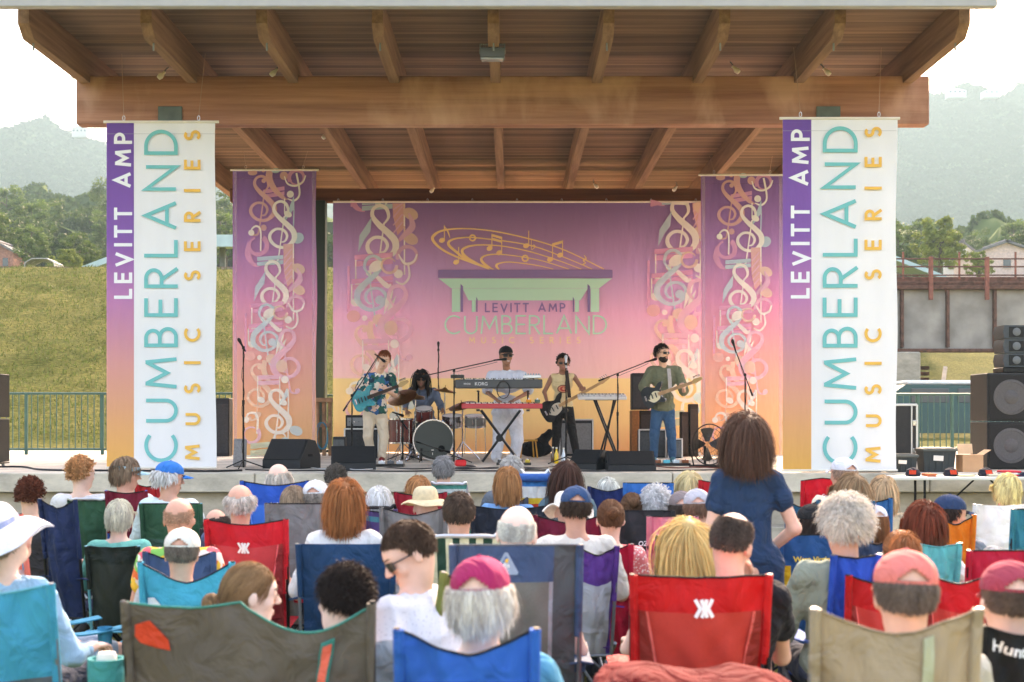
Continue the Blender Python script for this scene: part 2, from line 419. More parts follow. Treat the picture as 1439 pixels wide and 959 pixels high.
pl = MB(); pl.add([(-60, 29, .95), (60, 29, .95), (60, 34, .95), (-60, 34, .95)], [(0, 1, 2, 3)])
pl.add([(-60, 29, .95), (60, 29, .95), (60, 29, 0), (-60, 29, 0)], [(0, 1, 2, 3)])
tag(pl.build('path', M_CONC, smooth=None), kind='structure')

# ------------------------------------------------------------------ embankment behind the stage, left and centre; slope under the bridge at the right
def emb_z(X, Y):
    t = np.clip((Y - 31) / 19.0, 0, 1); z = .93 + 5.95 * (t * t * (3 - 2 * t) * .35 + t * .65)
    # cut for the underpass at the right
    c = np.clip((X - (.262 * Y - 1.4)) / 1.0, 0, 1); c2 = np.clip((X - 30.0) / 6, 0, 1)
    zz = .93 + np.clip((Y - 52) / 18.0, 0, 1) * 5.0
    return z * (1 - c) + zz * c
nx, ny = 300, 90
xs = np.linspace(-60, 60, nx + 1); ys = np.r_[np.linspace(30.5, 52, 70), np.linspace(53, 75, 21)]
X, Y = np.meshgrid(xs, ys); Z = emb_z(X, Y) + (fbm(X * 1.1, Y * 1.1, 5, 3) - .5) * .35 * np.clip((Y - 31) / 3, 0, 1)
V = np.c_[X.ravel(), Y.ravel(), Z.ravel()]; k = nx + 1
i = np.arange(nx)[None, :] + np.arange(ny)[:, None] * k; i = i.ravel(); Q = np.c_[i, i + 1, i + k + 1, i + k]
def bank_mat():
    m, n, b = new_mat('embankment_grass')
    tc = n.nodes.new('ShaderNodeTexCoord')
    mp = n.nodes.new('ShaderNodeMapping'); mp.inputs['Scale'].default_value = (1, 1.2, 2.6); n.links.new(tc.outputs['Object'], mp.inputs[0])
    n1 = n.nodes.new('ShaderNodeTexNoise'); n1.inputs['Scale'].default_value = .35; n1.inputs['Detail'].default_value = 10; n1.inputs['Roughness'].default_value = .72
    n2 = n.nodes.new('ShaderNodeTexNoise'); n2.inputs['Scale'].default_value = 9; n2.inputs['Detail'].default_value = 5
    for q in (n1, n2): n.links.new(mp.outputs[0], q.inputs['Vector'])
    r1 = n.nodes.new('ShaderNodeValToRGB'); e = r1.color_ramp.elements
    e[0].position = .36; e[0].color = (*lin((76, 82, 36)), 1); e[1].position = .62; e[1].color = (*lin((114, 108, 60)), 1)
    r2 = n.nodes.new('ShaderNodeValToRGB'); e = r2.color_ramp.elements; e[0].position = .3; e[0].color = (.38, .42, .3, 1); e[1].position = .7; e[1].color = (1.2, 1.2, 1.05, 1)
    n.links.new(n1.outputs['Fac'], r1.inputs[0]); n.links.new(n2.outputs['Fac'], r2.inputs[0])
    mx = n.nodes.new('ShaderNodeMixRGB'); mx.blend_type = 'MULTIPLY'; mx.inputs[0].default_value = .75
    n.links.new(r1.outputs[0], mx.inputs[1]); n.links.new(r2.outputs[0], mx.inputs[2]); n.links.new(mx.outputs[0], b.inputs['Base Color'])
    bp = n.nodes.new('ShaderNodeBump'); bp.inputs['Strength'].default_value = .7; bp.inputs['Distance'].default_value = .12
    n.links.new(n2.outputs['Fac'], bp.inputs['Height']); n.links.new(bp.outputs[0], b.inputs['Normal'])
    b.inputs['Roughness'].default_value = .95; b.inputs['Specular IOR Level'].default_value = .05
    return m
tag(np_mesh('embankment', V, Q, bank_mat()), kind='structure')
n_ = 60000
bx = rng.uniform(-22, 12.4, n_); by = 31.5 + rng.random(n_) * 19; keep = bx < .262 * by - 1.0; bx = bx[keep]; by = by[keep]
bz = emb_z(bx, by) + (fbm(bx * 1.1, by * 1.1, 5, 3) - .5) * .35
tag(blades('long_grass', np.c_[bx, by, bz], .09, .03, leaf_mat('bank_blades', (68, 78, 32), (98, 114, 58)), .8), kind='stuff')

# railway on the embankment
rl = MB(); rl.box((-24, 52, 6.86), (72, 3.4, .2), .05); 
tag(rl.build('ballast', mat('ballast', (120, 104, 92), .95, var=.3, scale=30, bump=.8)), kind='structure')
rr = MB()
for y in (51.2, 52.6): rr.box((-24, y, 7.01), (72, .07, .12), .01)
tag(rr.build('railway_track', mat('rusty_rail', (98, 70, 58), .7, .3, .3)), 'rusty railway track running along the top of the grass bank', 'railway')

# ------------------------------------------------------------------ hills
def worley(x, y, seed=0):
    xi = np.floor(x).astype(np.int64); yi = np.floor(y).astype(np.int64); best = np.full(x.shape, 9.0); hv = np.zeros(x.shape)
    def h(a, b, s):
        n = (a * 374761393 + b * 668265263 + s * 974711) & 0x7fffffff; n = (n ^ (n >> 13)) * 1274126177 & 0x7fffffff
        return ((n ^ (n >> 16)) & 0xffff) / 65535.0
    for dx in (-1, 0, 1):
        for dy in (-1, 0, 1):
            a = xi + dx; b = yi + dy; d = np.hypot(a + .15 + .7 * h(a, b, seed) - x, b + .15 + .7 * h(a, b, seed + 5) - y)
            q = d < best; best = np.where(q, d, best); hv = np.where(q, h(a, b, seed + 9), hv)
    return best, hv
def forest_mat(name, c1, c2, s):
    m, n, b = new_mat(name)
    at = n.nodes.new('ShaderNodeAttribute'); at.attribute_name = 'rnd'
    tc = n.nodes.new('ShaderNodeTexCoord'); nz = n.nodes.new('ShaderNodeTexNoise'); nz.inputs['Scale'].default_value = s; nz.inputs['Detail'].default_value = 8
    n.links.new(tc.outputs['Object'], nz.inputs['Vector'])
    ad = n.nodes.new('ShaderNodeMath'); ad.operation = 'MULTIPLY_ADD'; ad.inputs[1].default_value = .55
    n.links.new(at.outputs['Fac'], ad.inputs[0])
    sb = n.nodes.new('ShaderNodeMath'); sb.operation = 'MULTIPLY_ADD'; sb.inputs[1].default_value = 1.6; sb.inputs[2].default_value = -.55; n.links.new(nz.outputs['Fac'], sb.inputs[0]); n.links.new(sb.outputs[0], ad.inputs[2])
    r = n.nodes.new('ShaderNodeValToRGB'); e = r.color_ramp.elements; e[0].position = .1; e[0].color = (*lin(c1), 1); e[1].position = .9; e[1].color = (*lin(c2), 1)
    n.links.new(ad.outputs[0], r.inputs[0]); n.links.new(r.outputs[0], b.inputs['Base Color']); b.inputs['Roughness'].default_value = .9; b.inputs['Specular IOR Level'].default_value = .05
    return m
def canopy_z(X, Y, zfn, cell, th, seed):
    d, hv = worley(X / cell, Y / cell, seed); d2, h2 = worley(X / cell * 2.7, Y / cell * 2.7, seed + 3)
    return zfn(X, Y) + th * (.5 + .8 * hv) * np.sqrt(np.clip(1 - (d / .85) ** 2, 0, 1)) + th * .28 * np.sqrt(np.clip(1 - (d2 / .8) ** 2, 0, 1)) + th * .3 * fbm(X / cell * 3, Y / cell * 3, 3, seed), d, hv
def hill(name, x0, x1, y0, y1, nx, ny, zfn, cell, th, m, seed):
    xs = np.linspace(x0, x1, nx + 1); ys = np.linspace(y0, y1, ny + 1); X, Y = np.meshgrid(xs, ys)
    Z, d, hv = canopy_z(X, Y, zfn, cell, th, seed)
    V = np.c_[X.ravel(), Y.ravel(), Z.ravel()]; k = nx + 1
    i = (np.arange(nx)[None, :] + np.arange(ny)[:, None] * k).ravel()
    return tag(np_mesh(name, V, np.c_[i, i + 1, i + k + 1, i + k], m, rnd=hv.ravel()), kind='structure')
def foliage(name, y0, y1, zfn, cell, th, seed, n, size, m, wins=((-60, 340), (1250, 1500))):
    """leaf clumps spread over a wooded slope"""
    r_ = np.random.default_rng(seed); y = y0 + (y1 - y0) * r_.random(n); a = np.where(r_.random(n) < .55, 0, 1); lo = np.array([w_[0] for w_ in wins])[a]; hi = np.array([w_[1] for w_ in wins])[a]
    x = (lo + (hi - lo) * r_.random(n) - CX) * y / F; z0_, d, hv = canopy_z(x, y, zfn, cell, th, seed); keep = r_.random(n) < np.clip(1.25 - d, .1, 1); x, y, z0_, hv = x[keep], y[keep], z0_[keep], hv[keep]; n = len(x)
    z = z0_ + r_.random(n) * size * 1.6 - size * .3
    P = np.c_[x, y, z]; u = r_.normal(size=(n, 3)); u /= np.linalg.norm(u, axis=1)[:, None]; v = np.cross(u, r_.normal(size=(n, 3))); v /= np.linalg.norm(v, axis=1)[:, None]; s_ = (size * r_.uniform(.5, 1.3, n))[:, None]
    V = np.stack([P - u * s_, P + v * s_ * .7, P + u * s_, P - v * s_ * .7], 1).reshape(-1, 3)
    return tag(np_mesh(name, V, np.arange(len(V)).reshape(-1, 4), m, rnd=np.repeat(np.clip(hv * .6 + r_.random(n) * .4, 0, 1), 4), smooth=False), kind='stuff')
rx = [-560, -395, -362, -345, -300, -230, -100, 50, 200, 300, 330, 352, 372, 396, 470, 700]
rz = [205, 224, 236, 226, 214, 190, 190, 215, 235, 248, 254, 262, 250, 260, 262, 230]
def z_far(X, Y):
    rd = np.interp(X, rx, rz) - 8; t = np.clip((Y - 420) / 680, 0, 1)
    return rd * (t ** 1.15) + 14 * (fbm(X / 130, Y / 130, 4, 11) - .5) * t - np.clip((Y - 1100), 0, 999) * .35
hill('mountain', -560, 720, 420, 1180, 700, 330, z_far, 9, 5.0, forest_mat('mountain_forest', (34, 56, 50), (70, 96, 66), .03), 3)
def z_line(Y): return 1.4 + .0955 * Y
def z_mid(X, Y):
    L = np.clip((-X - 10) / 60, 0, 1) * 11; Rr = np.clip((X - 40) / 100, 0, 1) * 4
    t = np.clip((Y - 170) / 100, 0, 1)
    return z_line(np.minimum(Y, 285)) + np.where(X < 0, L, Rr) * t * (.8 + .4 * fbm(X / 40, Y / 40, 3, 5)) - np.clip((Y - 290) / 80, 0, 1) * 22 - 1.5
hill('wooded_hill', -230, 230, 165, 400, 420, 200, z_mid, 6.2, 5.6, forest_mat('hill_forest', (38, 60, 34), (92, 108, 56), .06), 21)
rg = MB(); rg.add([(-230, 75, z_line(75)), (230, 75, z_line(75)), (230, 172, z_line(172)), (-230, 172, z_line(172)), (-230, 75, 0), (230, 75, 0)], [(0, 1, 2, 3), (4, 5, 1, 0)])
tag(rg.build('rising_ground', M_LAWN, smooth=None), kind='structure')

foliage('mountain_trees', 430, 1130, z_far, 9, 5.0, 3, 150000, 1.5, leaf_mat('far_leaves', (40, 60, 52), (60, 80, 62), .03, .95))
foliage('hill_trees', 172, 400, z_mid, 6.2, 5.6, 21, 170000, .42, leaf_mat('hill_leaves', (46, 68, 38), (92, 110, 62), .12, .9))
# white houses far up on the ridges
M_FARW = mat('white_siding', (225, 222, 214), .8, var=.05); M_FARR = mat('grey_shingle', (120, 118, 118), .9, var=.15)
M_PANE = mat('window_glass', (60, 70, 78), .15, var=0, spec=.6)
def house(px, py, Y, wd, dp, hh, roof, label, wall=M_FARW, rz=0.0, roofm=M_FARR, wins=2, rows=1, group=None):
    p = W(px, py, Y); e = empty('house', (p.x, p.y, p.z - 3), rz, label, 'house', group)
    a = MB(); a.box((0, 0, hh / 2 + 1.5), (wd, dp, hh + 3), .02)
    a.prism([(-wd / 2, 0), (wd / 2, 0), (0, roof)], .1, Matrix.Translation((0, -dp / 2 + .05, hh + 3)))
    a.build('wall', wall, e)
    b = MB(); c = math.hypot(wd / 2, roof); an = math.atan2(roof, wd / 2)
    for s in (-1, 1):
        b.box((s * wd / 4, 0, hh + 3 + roof / 2 + .1), (c + .5, dp + .6, .18), 0, Matrix.Rotation(s * an, 3, 'Y'))
    b.build('roof', roofm, e)
    for r in range(rows):
        for q in range(wins):
            x = (q + .5) / wins * wd - wd / 2; z = 3 + hh * (r + .5) / rows
            f = MB(); f.box((x, -dp / 2 - .03, z), (wd / wins * .42, .08, hh / rows * .5), .01); fo = f.build('window', wall, e)
            f = MB(); f.box((x, -dp / 2 - .08, z), (wd / wins * .34, .03, hh / rows * .42)); f.build('pane', M_PANE, fo)
    return e
house(114, 188, 960, 10, 8, 2.5, 2, 'white house half way up the hazy mountain at the left, beside the roof beam', wins=4)
house(1343, 133, 1010, 13, 8, 2.2, 1.6, 'left one of the two tiny white houses near the top of the right-hand mountain', wins=4)
house(1391, 133, 1010, 11, 8, 1.8, 1.5, 'right one of the two tiny white houses near the top of the right-hand mountain', wins=3)
house(140, 352, 235, 3.6, 4, 2.6, 1.6, 'two-storey white house with a gabled roof among the trees at the left', wins=3, rows=2, rz=.25)
house(6, 385, 118, 2.6, 3, 1.6, .7, 'small brick-coloured house at the left edge above the bank', wall=mat('red_brick', (170, 120, 104), .9, var=.2), wins=2)
house(1400, 389, 118, 5.5, 5, 1.6, .9, 'low pinkish house seen through the bridge railing at the far right', wall=mat('pink_siding', (214, 188, 178), .9), wins=3)
house(1352, 388, 126, 3.2, 4, 1.4, 1.3, 'grey and white gabled house behind the middle of the bridge railing', wins=2, rz=-.3)
# arched white frame shelter on the bank top
a = MB(); p = W(62, 383, 75); T = Matrix.Translation((p.x, 75, p.z))
pts = [(-1.55, 0), (-1.35, .95), (-.7, 1.35), (.7, 1.35), (1.35, .95), (1.55, 0)]
e = empty('shelter', (p.x, 75, p.z - .3), 0, 'small shelter with a white arched roof frame on top of the grass bank', 'shelter'); e.scale = (.55, .5, .5); e.location.z += .12
for y in (-1.5, 0, 1.5): a.tube([(x, y, z + .3) for x, z in pts], .06, 6)
for x, z in pts[1:-1]: a.tube([(x, -1.5, z + .3), (x, 1.5, z + .3)], .05, 6)
a.build('frame', mat('white_pipe', (176, 176, 170), .5, var=0), e)
b = MB(); b.sheet(lambda u, v: Vector((*(lambda q: (q[0] * .96, -1.4 + 2.8 * v, q[1] * .96 + .3))(smoothpath(pts, 4)[int(round(u * 20))]),)), 20, 3, .02)
b.build('cover', mat('clear_sheet', (130, 138, 128), .6, var=.1, trans=.3), e)
# station canopies (pale blue sloped metal roofs) on the bank top
M_CAN = mat('pale_blue_metal_roof', (178, 206, 208), .45, .1, .06, 2); M_STEEL = mat('painted_grey_steel', (128, 134, 134), .6, .2, .1)
def canopy(px0, py0, px1, py1, Y, dpth, label, thick=.25, posts=4):
    p0 = W(px0, py0, Y); p1 = W(px1, py1, Y); e = empty('canopy', ((p0.x + p1.x) / 2, Y, 6.8), 0, label, 'canopy')
    o = Vector(e.location); a = MB()
    q0 = p0 - o; q1 = p1 - o
    a.sheet(lambda u, v: q0.lerp(q1, u) + Vector((0, v * dpth, v * .5)), 8, 4, thick); a.build('roof', M_CAN, e)
    for i in range(posts):
        t = (i + .5) / posts; q = q0.lerp(q1, t); b = MB(); b.box((q.x, dpth / 2, (q.z - .1) / 2), (.25, .25, q.z - .0), .02); b.build('post', M_STEEL, e)
canopy(85, 386, 205, 340, 62, 4, 'pale blue sloping canopy roof behind the top of the grass bank at the left', posts=2)
canopy(262, 330, 330, 330, 60, 5, 'flat grey-blue station canopy on posts between the left banners', .5, 3)
canopy(1240, 352, 1330, 388, 68, 5, 'pale blue slanting roof behind the bridge railing at the right', .2, 2)

# ------------------------------------------------------------------ trees (trunk, limbs, leaf clumps), four kinds copied
M_BARK = mat('bark', (92, 80, 66), .95, var=.25, scale=8, bump=.8, bscale=20)
def tree_proto(seed, h, rw, c1, c2, label):
    r_ = np.random.default_rng(seed); e = empty('tree', (0, 0, 0), 0, label, 'tree', 'trees beyond the bank')
    a = MB(); a.tube([(0, 0, -1), (.1, 0, h * .2), (0, .15, h * .5), (.1, 0, h * .85)], [.32, .26, .17, .05], 8)
    for q in range(9):
        an = q * 2.4; z = h * (.25 + .06 * q); l = rw * (.85 - .05 * q)
        a.tube([(0, 0, z), (math.cos(an) * l * .5, math.sin(an) * l * .5, z + l * .35), (math.cos(an) * l, math.sin(an) * l, z + l * .55)], [.12, .07, .02], 5)
    a.build('trunk', M_BARK, e)
    nc = 75; cs = []
    while len(cs) < nc:
        p = r_.uniform(-1, 1, 3)
        if .25 < np.linalg.norm(p) < 1: 
            p[2] = p[2] * (1 if p[2] > 0 else .7); cs.append(p)
    cs = np.array(cs) * [rw, rw, h * .42] * (.85 + .3 * r_.random((nc, 1))) + [0, 0, h * .58]
    n = 105; L = np.repeat(cs, n, 0); d = r_.normal(size=(nc * n, 3)); d /= np.linalg.norm(d, axis=1)[:, None]
    rad = np.repeat(r_.uniform(.55, 1.05, nc), n) * rw * .27
    P = L + d * (rad * r_.random(nc * n) ** .35)[:, None] * [1, 1, .75]
    s = .13 * (rw / 4 + .4) * r_.uniform(.6, 1.4, len(P)); u = r_.normal(size=P.shape); u /= np.linalg.norm(u, axis=1)[:, None]; v = np.cross(u, d); v /= np.linalg.norm(v, axis=1)[:, None] + 1e-6
    V = np.stack([P - u * s[:, None], P + v * s[:, None] * .6, P + u * s[:, None], P - v * s[:, None] * .6], 1).reshape(-1, 3)
    rnd = np.clip(np.repeat(r_.random(nc), n) * .6 + r_.random(len(P)) * .4, 0, 1)
    np_mesh('crown', V, np.arange(len(V)).reshape(-1, 4), leaf_mat('leaves', c1, c2), e, rnd=np.repeat(rnd, 4), smooth=False)
    return e
protos = [tree_proto(1, 10, 4.2, (46, 66, 28), (96, 116, 48), ''), tree_proto(2, 11, 3.2, (56, 80, 40), (110, 132, 66), ''),
          tree_proto(3, 9, 4.8, (44, 62, 32), (84, 104, 50), ''), tree_proto(4, 7, 2.6, (86, 104, 40), (142, 152, 70), '')]
used = set()
tl = [ # px, py of base, Y, kind, scale
 (-20, 400, 120, 0, 1.2), (14, 395, 140, 2, 1.3), (45, 392, 150, 1, 1.3), (45, 395, 105, 1, .72), (92, 400, 120, 2, .95), (112, 398, 100, 0, .62), (150, 400, 150, 1, 1.2), (75, 380, 175, 0, 1.5), (125, 380, 170, 2, 1.4),
 (10, 372, 185, 1, 1.6), (160, 372, 190, 0, 1.7), (-30, 380, 170, 2, 1.6), (190, 392, 140, 2, 1.1), (230, 395, 150, 0, 1.3), (318, 396, 120, 1, 1.0), (310, 380, 170, 0, 1.5), (98, 404, 84, 3, .55), (78, 402, 88, 3, .5),
 (460, 396, 120, 2, .8), (1262, 402, 110, 0, .75), (1295, 400, 140, 1, .9), (1320, 404, 95, 3, .95), (1350, 398, 160, 2, 1.0), (1385, 398, 150, 0, .8), (1425, 398, 145, 1, .85), (1460, 402, 120, 2, .8), (1375, 405, 88, 3, .5), (1240, 398, 120, 1, .7)]
adj = ['broad dark green tree', 'tall pale green tree', 'wide olive green tree', 'small yellow-green tree']
for j, (px, py, Yd, kd, s_) in enumerate(tl):
    src = protos[kd]; e = src if kd not in used else copy_tree(src); used.add(kd)
    p = W(px, py, Yd); e.location = (p.x, Yd, p.z); s_ *= .58 if px < 700 else .66; e.scale = (s_, s_, s_ * random.uniform(.9, 1.1)); e.rotation_euler = (0, 0, random.uniform(0, 6.28))
    nth = ['first', 'second', 'third', 'fourth', 'fifth', 'sixth', 'seventh', 'eighth', 'ninth', 'tenth', 'eleventh', 'twelfth', 'thirteenth', 'fourteenth', 'fifteenth', 'sixteenth', 'seventeenth', 'eighteenth', 'nineteenth']
    e['label'] = '%s %s, %s from the left %s' % (adj[kd], 'near the railway' if Yd < 112 else ('further off' if Yd < 160 else 'on the hillside'), nth[sorted([(q[0], q[2]) for q in tl if (q[0] < 700) == (px < 700)]).index((px, Yd))], 'of the stage' if px < 700 else 'beyond the bridge')

# ------------------------------------------------------------------ bridge at the right
M_GIRD = mat('painted_girder', (158, 151, 141), .85, 0, .2, 1.2, .3, 20); M_RUST = mat('rust_brown_steel', (112, 78, 66), .85, .2, .3, 6); M_RAIL = mat('rusty_red_post', (150, 92, 76), .8, .1, .2)
e = empty('railway_bridge', (21, 50, 0), 0, 'old steel girder railway bridge with stained grey plates and a rusty railing', 'bridge')
o = Vector(e.location)
zt = W(0, 405, 50).z; zb = W(0, 492, 50).z
a = MB(); a.box((0, 0, (zt + zb) / 2), (16.4, .12, zt - zb), .01); a.build('girder_web', M_GIRD, e)
a = MB(); a.box((0, -.1, zb - .03), (16.4, .5, .12), .02); a.box((0, 0, zt), (16.4, .7, .14), .02); a.box((0, 2.3, zt + .2), (16.4, 5, .35), .03); a.build('deck', M_RUST, e)
for x in [-7.35, -5.75, -4.1, -2.4, -.75, .9, 2.55, 4.2, 5.85, 7.5]:
    a = MB(); a.box((x, -.16, (zt + zb) / 2), (.1, .2, zt - zb - .15), .01); a.build('stiffener', M_RUST, e)
rp = [1308, 1387, 1466, 1229]
for px in rp:
    x = W(px, 0, 49.6).x - o.x; a = MB(); a.box((x, -.4, zt + .3), (.14, .12, 1.5), .01); a.build('railing_post', M_RAIL, e)
    a = MB(); a.box((x + 1.0, -.38, zt + .75), (.06, .06, .95), .005); a.build('thin_post', M_RAIL, e)
a = MB()
for pyr in (364, 375, 387, 397): z = W(0, pyr, 49.6).z; a.box((0, -.4, z), (16.4, .05, .05), .01)
a.build('railing', M_RUST, e)
a = MB(); p = W(1275, 490, 50)
ab = empty('bridge_abutment', (p.x - .15, 50, 0), 0, 'stained concrete abutment under the near end of the bridge', 'abutment')
a.box((-.9, .5, (zb - .1) / 2), (2.6, 2.6, zb - .1), .05); a.build('wall', M_CONC2, ab)
# stairs with a rail up the slope below the bridge
sp = W(1290, 560, 53); se = empty('staircase', (sp.x, 53.5, .93), 0, 'dark stairs with a pale side rail climbing the slope under the bridge', 'stairs')
a = MB()
for q in range(12): a.box((-.25 + q * .09, q * .3, .1 + q * .235), (1.5, .34, .14), .01)
a.build('tread', M_RUST, se)
a = MB(); a.box((1.35, 1.2, 1.3), (.16, 5.0, .3), .02, Matrix.Rotation(R(34), 3, 'X') @ Matrix.Rotation(R(-18), 3, 'Z')); a.build('side_rail', M_CONC, se)
# parked teal and white vehicle seen through the right fence
e = empty('parked_car', (W(1325, 640, 33).x, 33, .95), 0, 'dark teal car with a pale roof parked behind the green fence', 'car')
prof = [(-2.2, .35), (2.2, .35), (2.25, .8), (1.7, .95), (1.05, 1.42), (-1.1, 1.45), (-1.75, 1.0), (-2.25, .85)]
M_TEAL = mat('dark_teal_paint', (24, 70, 76), .25, .3, .02, spec=.6)
a = MB(); a.prism(prof, 1.7, Matrix.Translation((0, -.85, 0))); a.build('body', M_TEAL, e, 30)
a = MB(); a.box((0, 0, 1.5), (2.1, 1.5, .1), .04); a.build('roof', mat('white_roof_paint', (215, 225, 228), .3, var=.02), e)
for x in (-.55, .5): a = MB(); a.box((x, -.86, 1.2), (.85, .03, .32), .01); a.build('window', M_PANE, e)
for x in (-1.4, 1.4):
    for y in (-.8, .8):
        a = MB(); a.lathe((x, y - .1, .32), [(.2, 0), (.32, .02), (.32, .18), (.2, .2)], 20, (0, 1, 0)); wo_ = a.build('wheel', mat('tyre', (30, 30, 32), .9, var=.1), e)
        a = MB(); a.lathe((x, y - .115, .32), [(.19, 0), (.19, .23)], 16, (0, 1, 0)); a.build('rim', mat('rim_metal', (160, 160, 165), .4, .8, .02), wo_)

# ------------------------------------------------------------------ green fences
M_GREEN = mat('green_painted_steel', (58, 92, 82), .5, .2, .08)
def fence(x0, x1, y, z0, posts, label, h=1.13):
    e = empty('fence', ((x0 + x1) / 2, y, z0), 0, label, 'fence'); c = (x0 + x1) / 2
    for z_ in (h, .1): a = MB(); a.tube([(x0 - c, 0, z_), (x1 - c, 0, z_)], .023, 8); a.build('rail', M_GREEN, e)
    for x in posts: a = MB(); a.box((x - c, 0, h / 2), (.055, .055, h), .005); a.build('post', M_GREEN, e)
    a = MB(); n = int((x1 - x0) / .115)
    for i in range(1, n): a.box((x0 + (x1 - x0) * i / n - c, 0, h / 2 + .05), (.016, .016, h - .1))
    pk = a.build('pickets', M_GREEN, e, None)
    return e
fence(-12.0, -4.6, 26.3, SZ, [W(37, 0, 26.3).x, W(144, 0, 26.3).x, -6.0, -10.6, -12], 'green metal picket fence in front of the grass bank, left of the stage')
fence(-4.5, -3.0, 28.6, SZ, [-4.5, -3.0], 'short length of green picket fence seen behind the left column')
fence(6.2, 12.5, 27.2, SZ, [6.3, W(1290, 0, 27.2).x, W(1338, 0, 27.2).x, 10.2, 12.4], 'green metal picket fence behind the right loudspeakers')

# ------------------------------------------------------------------ roof of the bandshell
def wood_mat(name, c1, c2, sc_, axis, patch=None, rough=.75, boards=0.0):
    m, n, b = new_mat(name)
    tc = n.nodes.new('ShaderNodeTexCoord'); mp = n.nodes.new('ShaderNodeMapping')
    mp.inputs['Scale'].default_value = {'x': (.35, 9, 9), 'y': (9, .35, 9)}[axis]
    n.links.new(tc.outputs['Object'], mp.inputs[0])
    nz = n.nodes.new('ShaderNodeTexNoise'); nz.inputs['Scale'].default_value = sc_; nz.inputs['Detail'].default_value = 8; nz.inputs['Roughness'].default_value = .65
    n.links.new(mp.outputs[0], nz.inputs['Vector'])
    r = n.nodes.new('ShaderNodeValToRGB'); e = r.color_ramp.elements; e[0].position = .33; e[0].color = (*lin(c1), 1); e[1].position = .68; e[1].color = (*lin(c2), 1)
    n.links.new(nz.outputs['Fac'], r.inputs[0]); out = r.outputs[0]; hgt = nz.outputs['Fac']
    if boards:      # tongue and groove boards: each its own tone, a dark joint between
        sx = n.nodes.new('ShaderNodeSeparateXYZ'); n.links.new(tc.outputs['Object'], sx.inputs[0])
        dv = n.nodes.new('ShaderNodeMath'); dv.operation = 'DIVIDE'; dv.inputs[1].default_value = boards; n.links.new(sx.outputs['Y' if axis == 'x' else 'X'], dv.inputs[0])
        fl = n.nodes.new('ShaderNodeMath'); fl.operation = 'FLOOR'; n.links.new(dv.outputs[0], fl.inputs[0])
        wn = n.nodes.new('ShaderNodeTexWhiteNoise'); wn.noise_dimensions = '1D'; n.links.new(fl.outputs[0], wn.inputs['W'])
        r2 = n.nodes.new('ShaderNodeValToRGB'); r2.color_ramp.elements[0].color = (.62, .6, .56, 1); r2.color_ramp.elements[1].color = (1.25, 1.2, 1.15, 1); n.links.new(wn.outputs['Value'], r2.inputs[0])
        mx = n.nodes.new('ShaderNodeMixRGB'); mx.blend_type = 'MULTIPLY'; mx.inputs[0].default_value = 1; n.links.new(out, mx.inputs[1]); n.links.new(r2.outputs[0], mx.inputs[2])
        fr = n.nodes.new('ShaderNodeMath'); fr.operation = 'FRACT'; n.links.new(dv.outputs[0], fr.inputs[0])
        r3 = n.nodes.new('ShaderNodeValToRGB'); q = r3.color_ramp.elements; q[0].position = 0; q[0].color = (.3, .3, .3, 1); q[1].position = .07; q[1].color = (1, 1, 1, 1); n.links.new(fr.outputs[0], r3.inputs[0])
        m3 = n.nodes.new('ShaderNodeMixRGB'); m3.blend_type = 'MULTIPLY'; m3.inputs[0].default_value = 1; n.links.new(mx.outputs[0], m3.inputs[1]); n.links.new(r3.outputs[0], m3.inputs[2]); out = m3.outputs[0]
    if patch:       # worn, paler patches across the beam
        n3 = n.nodes.new('ShaderNodeTexNoise'); n3.inputs['Scale'].default_value = 1.5; n3.inputs['Detail'].default_value = 5; n3.inputs['Distortion'].default_value = .3
        m4 = n.nodes.new('ShaderNodeMapping'); m4.inputs['Scale'].default_value = (.85, .3, .45); n.links.new(tc.outputs['Object'], m4.inputs[0]); n.links.new(m4.outputs[0], n3.inputs['Vector'])
        r4 = n.nodes.new('ShaderNodeValToRGB'); q = r4.color_ramp.elements; q[0].position = .50; q[0].color = (0, 0, 0, 1); q[1].position = .66; q[1].color = (.55, .55, .55, 1); n.links.new(n3.outputs['Fac'], r4.inputs[0])
        m5 = n.nodes.new('ShaderNodeMixRGB'); m5.inputs[2].default_value = (*lin(patch), 1); n.links.new(r4.outputs[0], m5.inputs[0]); n.links.new(out, m5.inputs[1]); out = m5.outputs[0]
    n.links.new(out, b.inputs['Base Color']); b.inputs['Roughness'].default_value = rough; b.inputs['Specular IOR Level'].default_value = .25
    bp = n.nodes.new('ShaderNodeBump'); bp.inputs['Strength'].default_value = .3; bp.inputs['Distance'].default_value = .01; n.links.new(hgt, bp.inputs['Height']); n.links.new(bp.outputs[0], b.inputs['Normal'])
    return m
M_SOFFIT = wood_mat('soffit_boards', (104, 81, 64), (146, 118, 95), 1.1, 'x', boards=.145)
M_RAFT = wood_mat('glulam_rafter', (118, 88, 68), (158, 124, 98), 1.2, 'y')
M_BEAM = wood_mat('glulam_beam', (138, 94, 76), (184, 134, 110), .9, 'x', patch=(216, 176, 152))
RZ = 6.56
e = empty('bandshell_roof', (-.12, 24, 0), 0, 'wide wooden bandshell roof with rafters and a big reddish front beam over the stage', 'bandshell')
def loc(p): return (p[0] + .12, p[1] - 24, p[2])
a = MB(); a.box(loc((-.18, 23.9, RZ + .05)), (11.2, 15.4, .1)); a.build('soffit', M_SOFFIT, e)
a = MB(); a.box(loc((-.18, 23.9, RZ + .22)), (11.24, 15.3, .22), .01); a.build('roof_deck', mat('roof_membrane', (190, 190, 188), .7, .1), e)
a = MB(); a.box(loc((-.18, 16.12, RZ + .0)), (11.32, .12, .52), .01); a.box(loc((-5.81, 23.9, RZ + .14)), (.06, 15.4, .26), .01); a.box(loc((5.45, 23.9, RZ + .14)), (.06, 15.4, .26), .01)
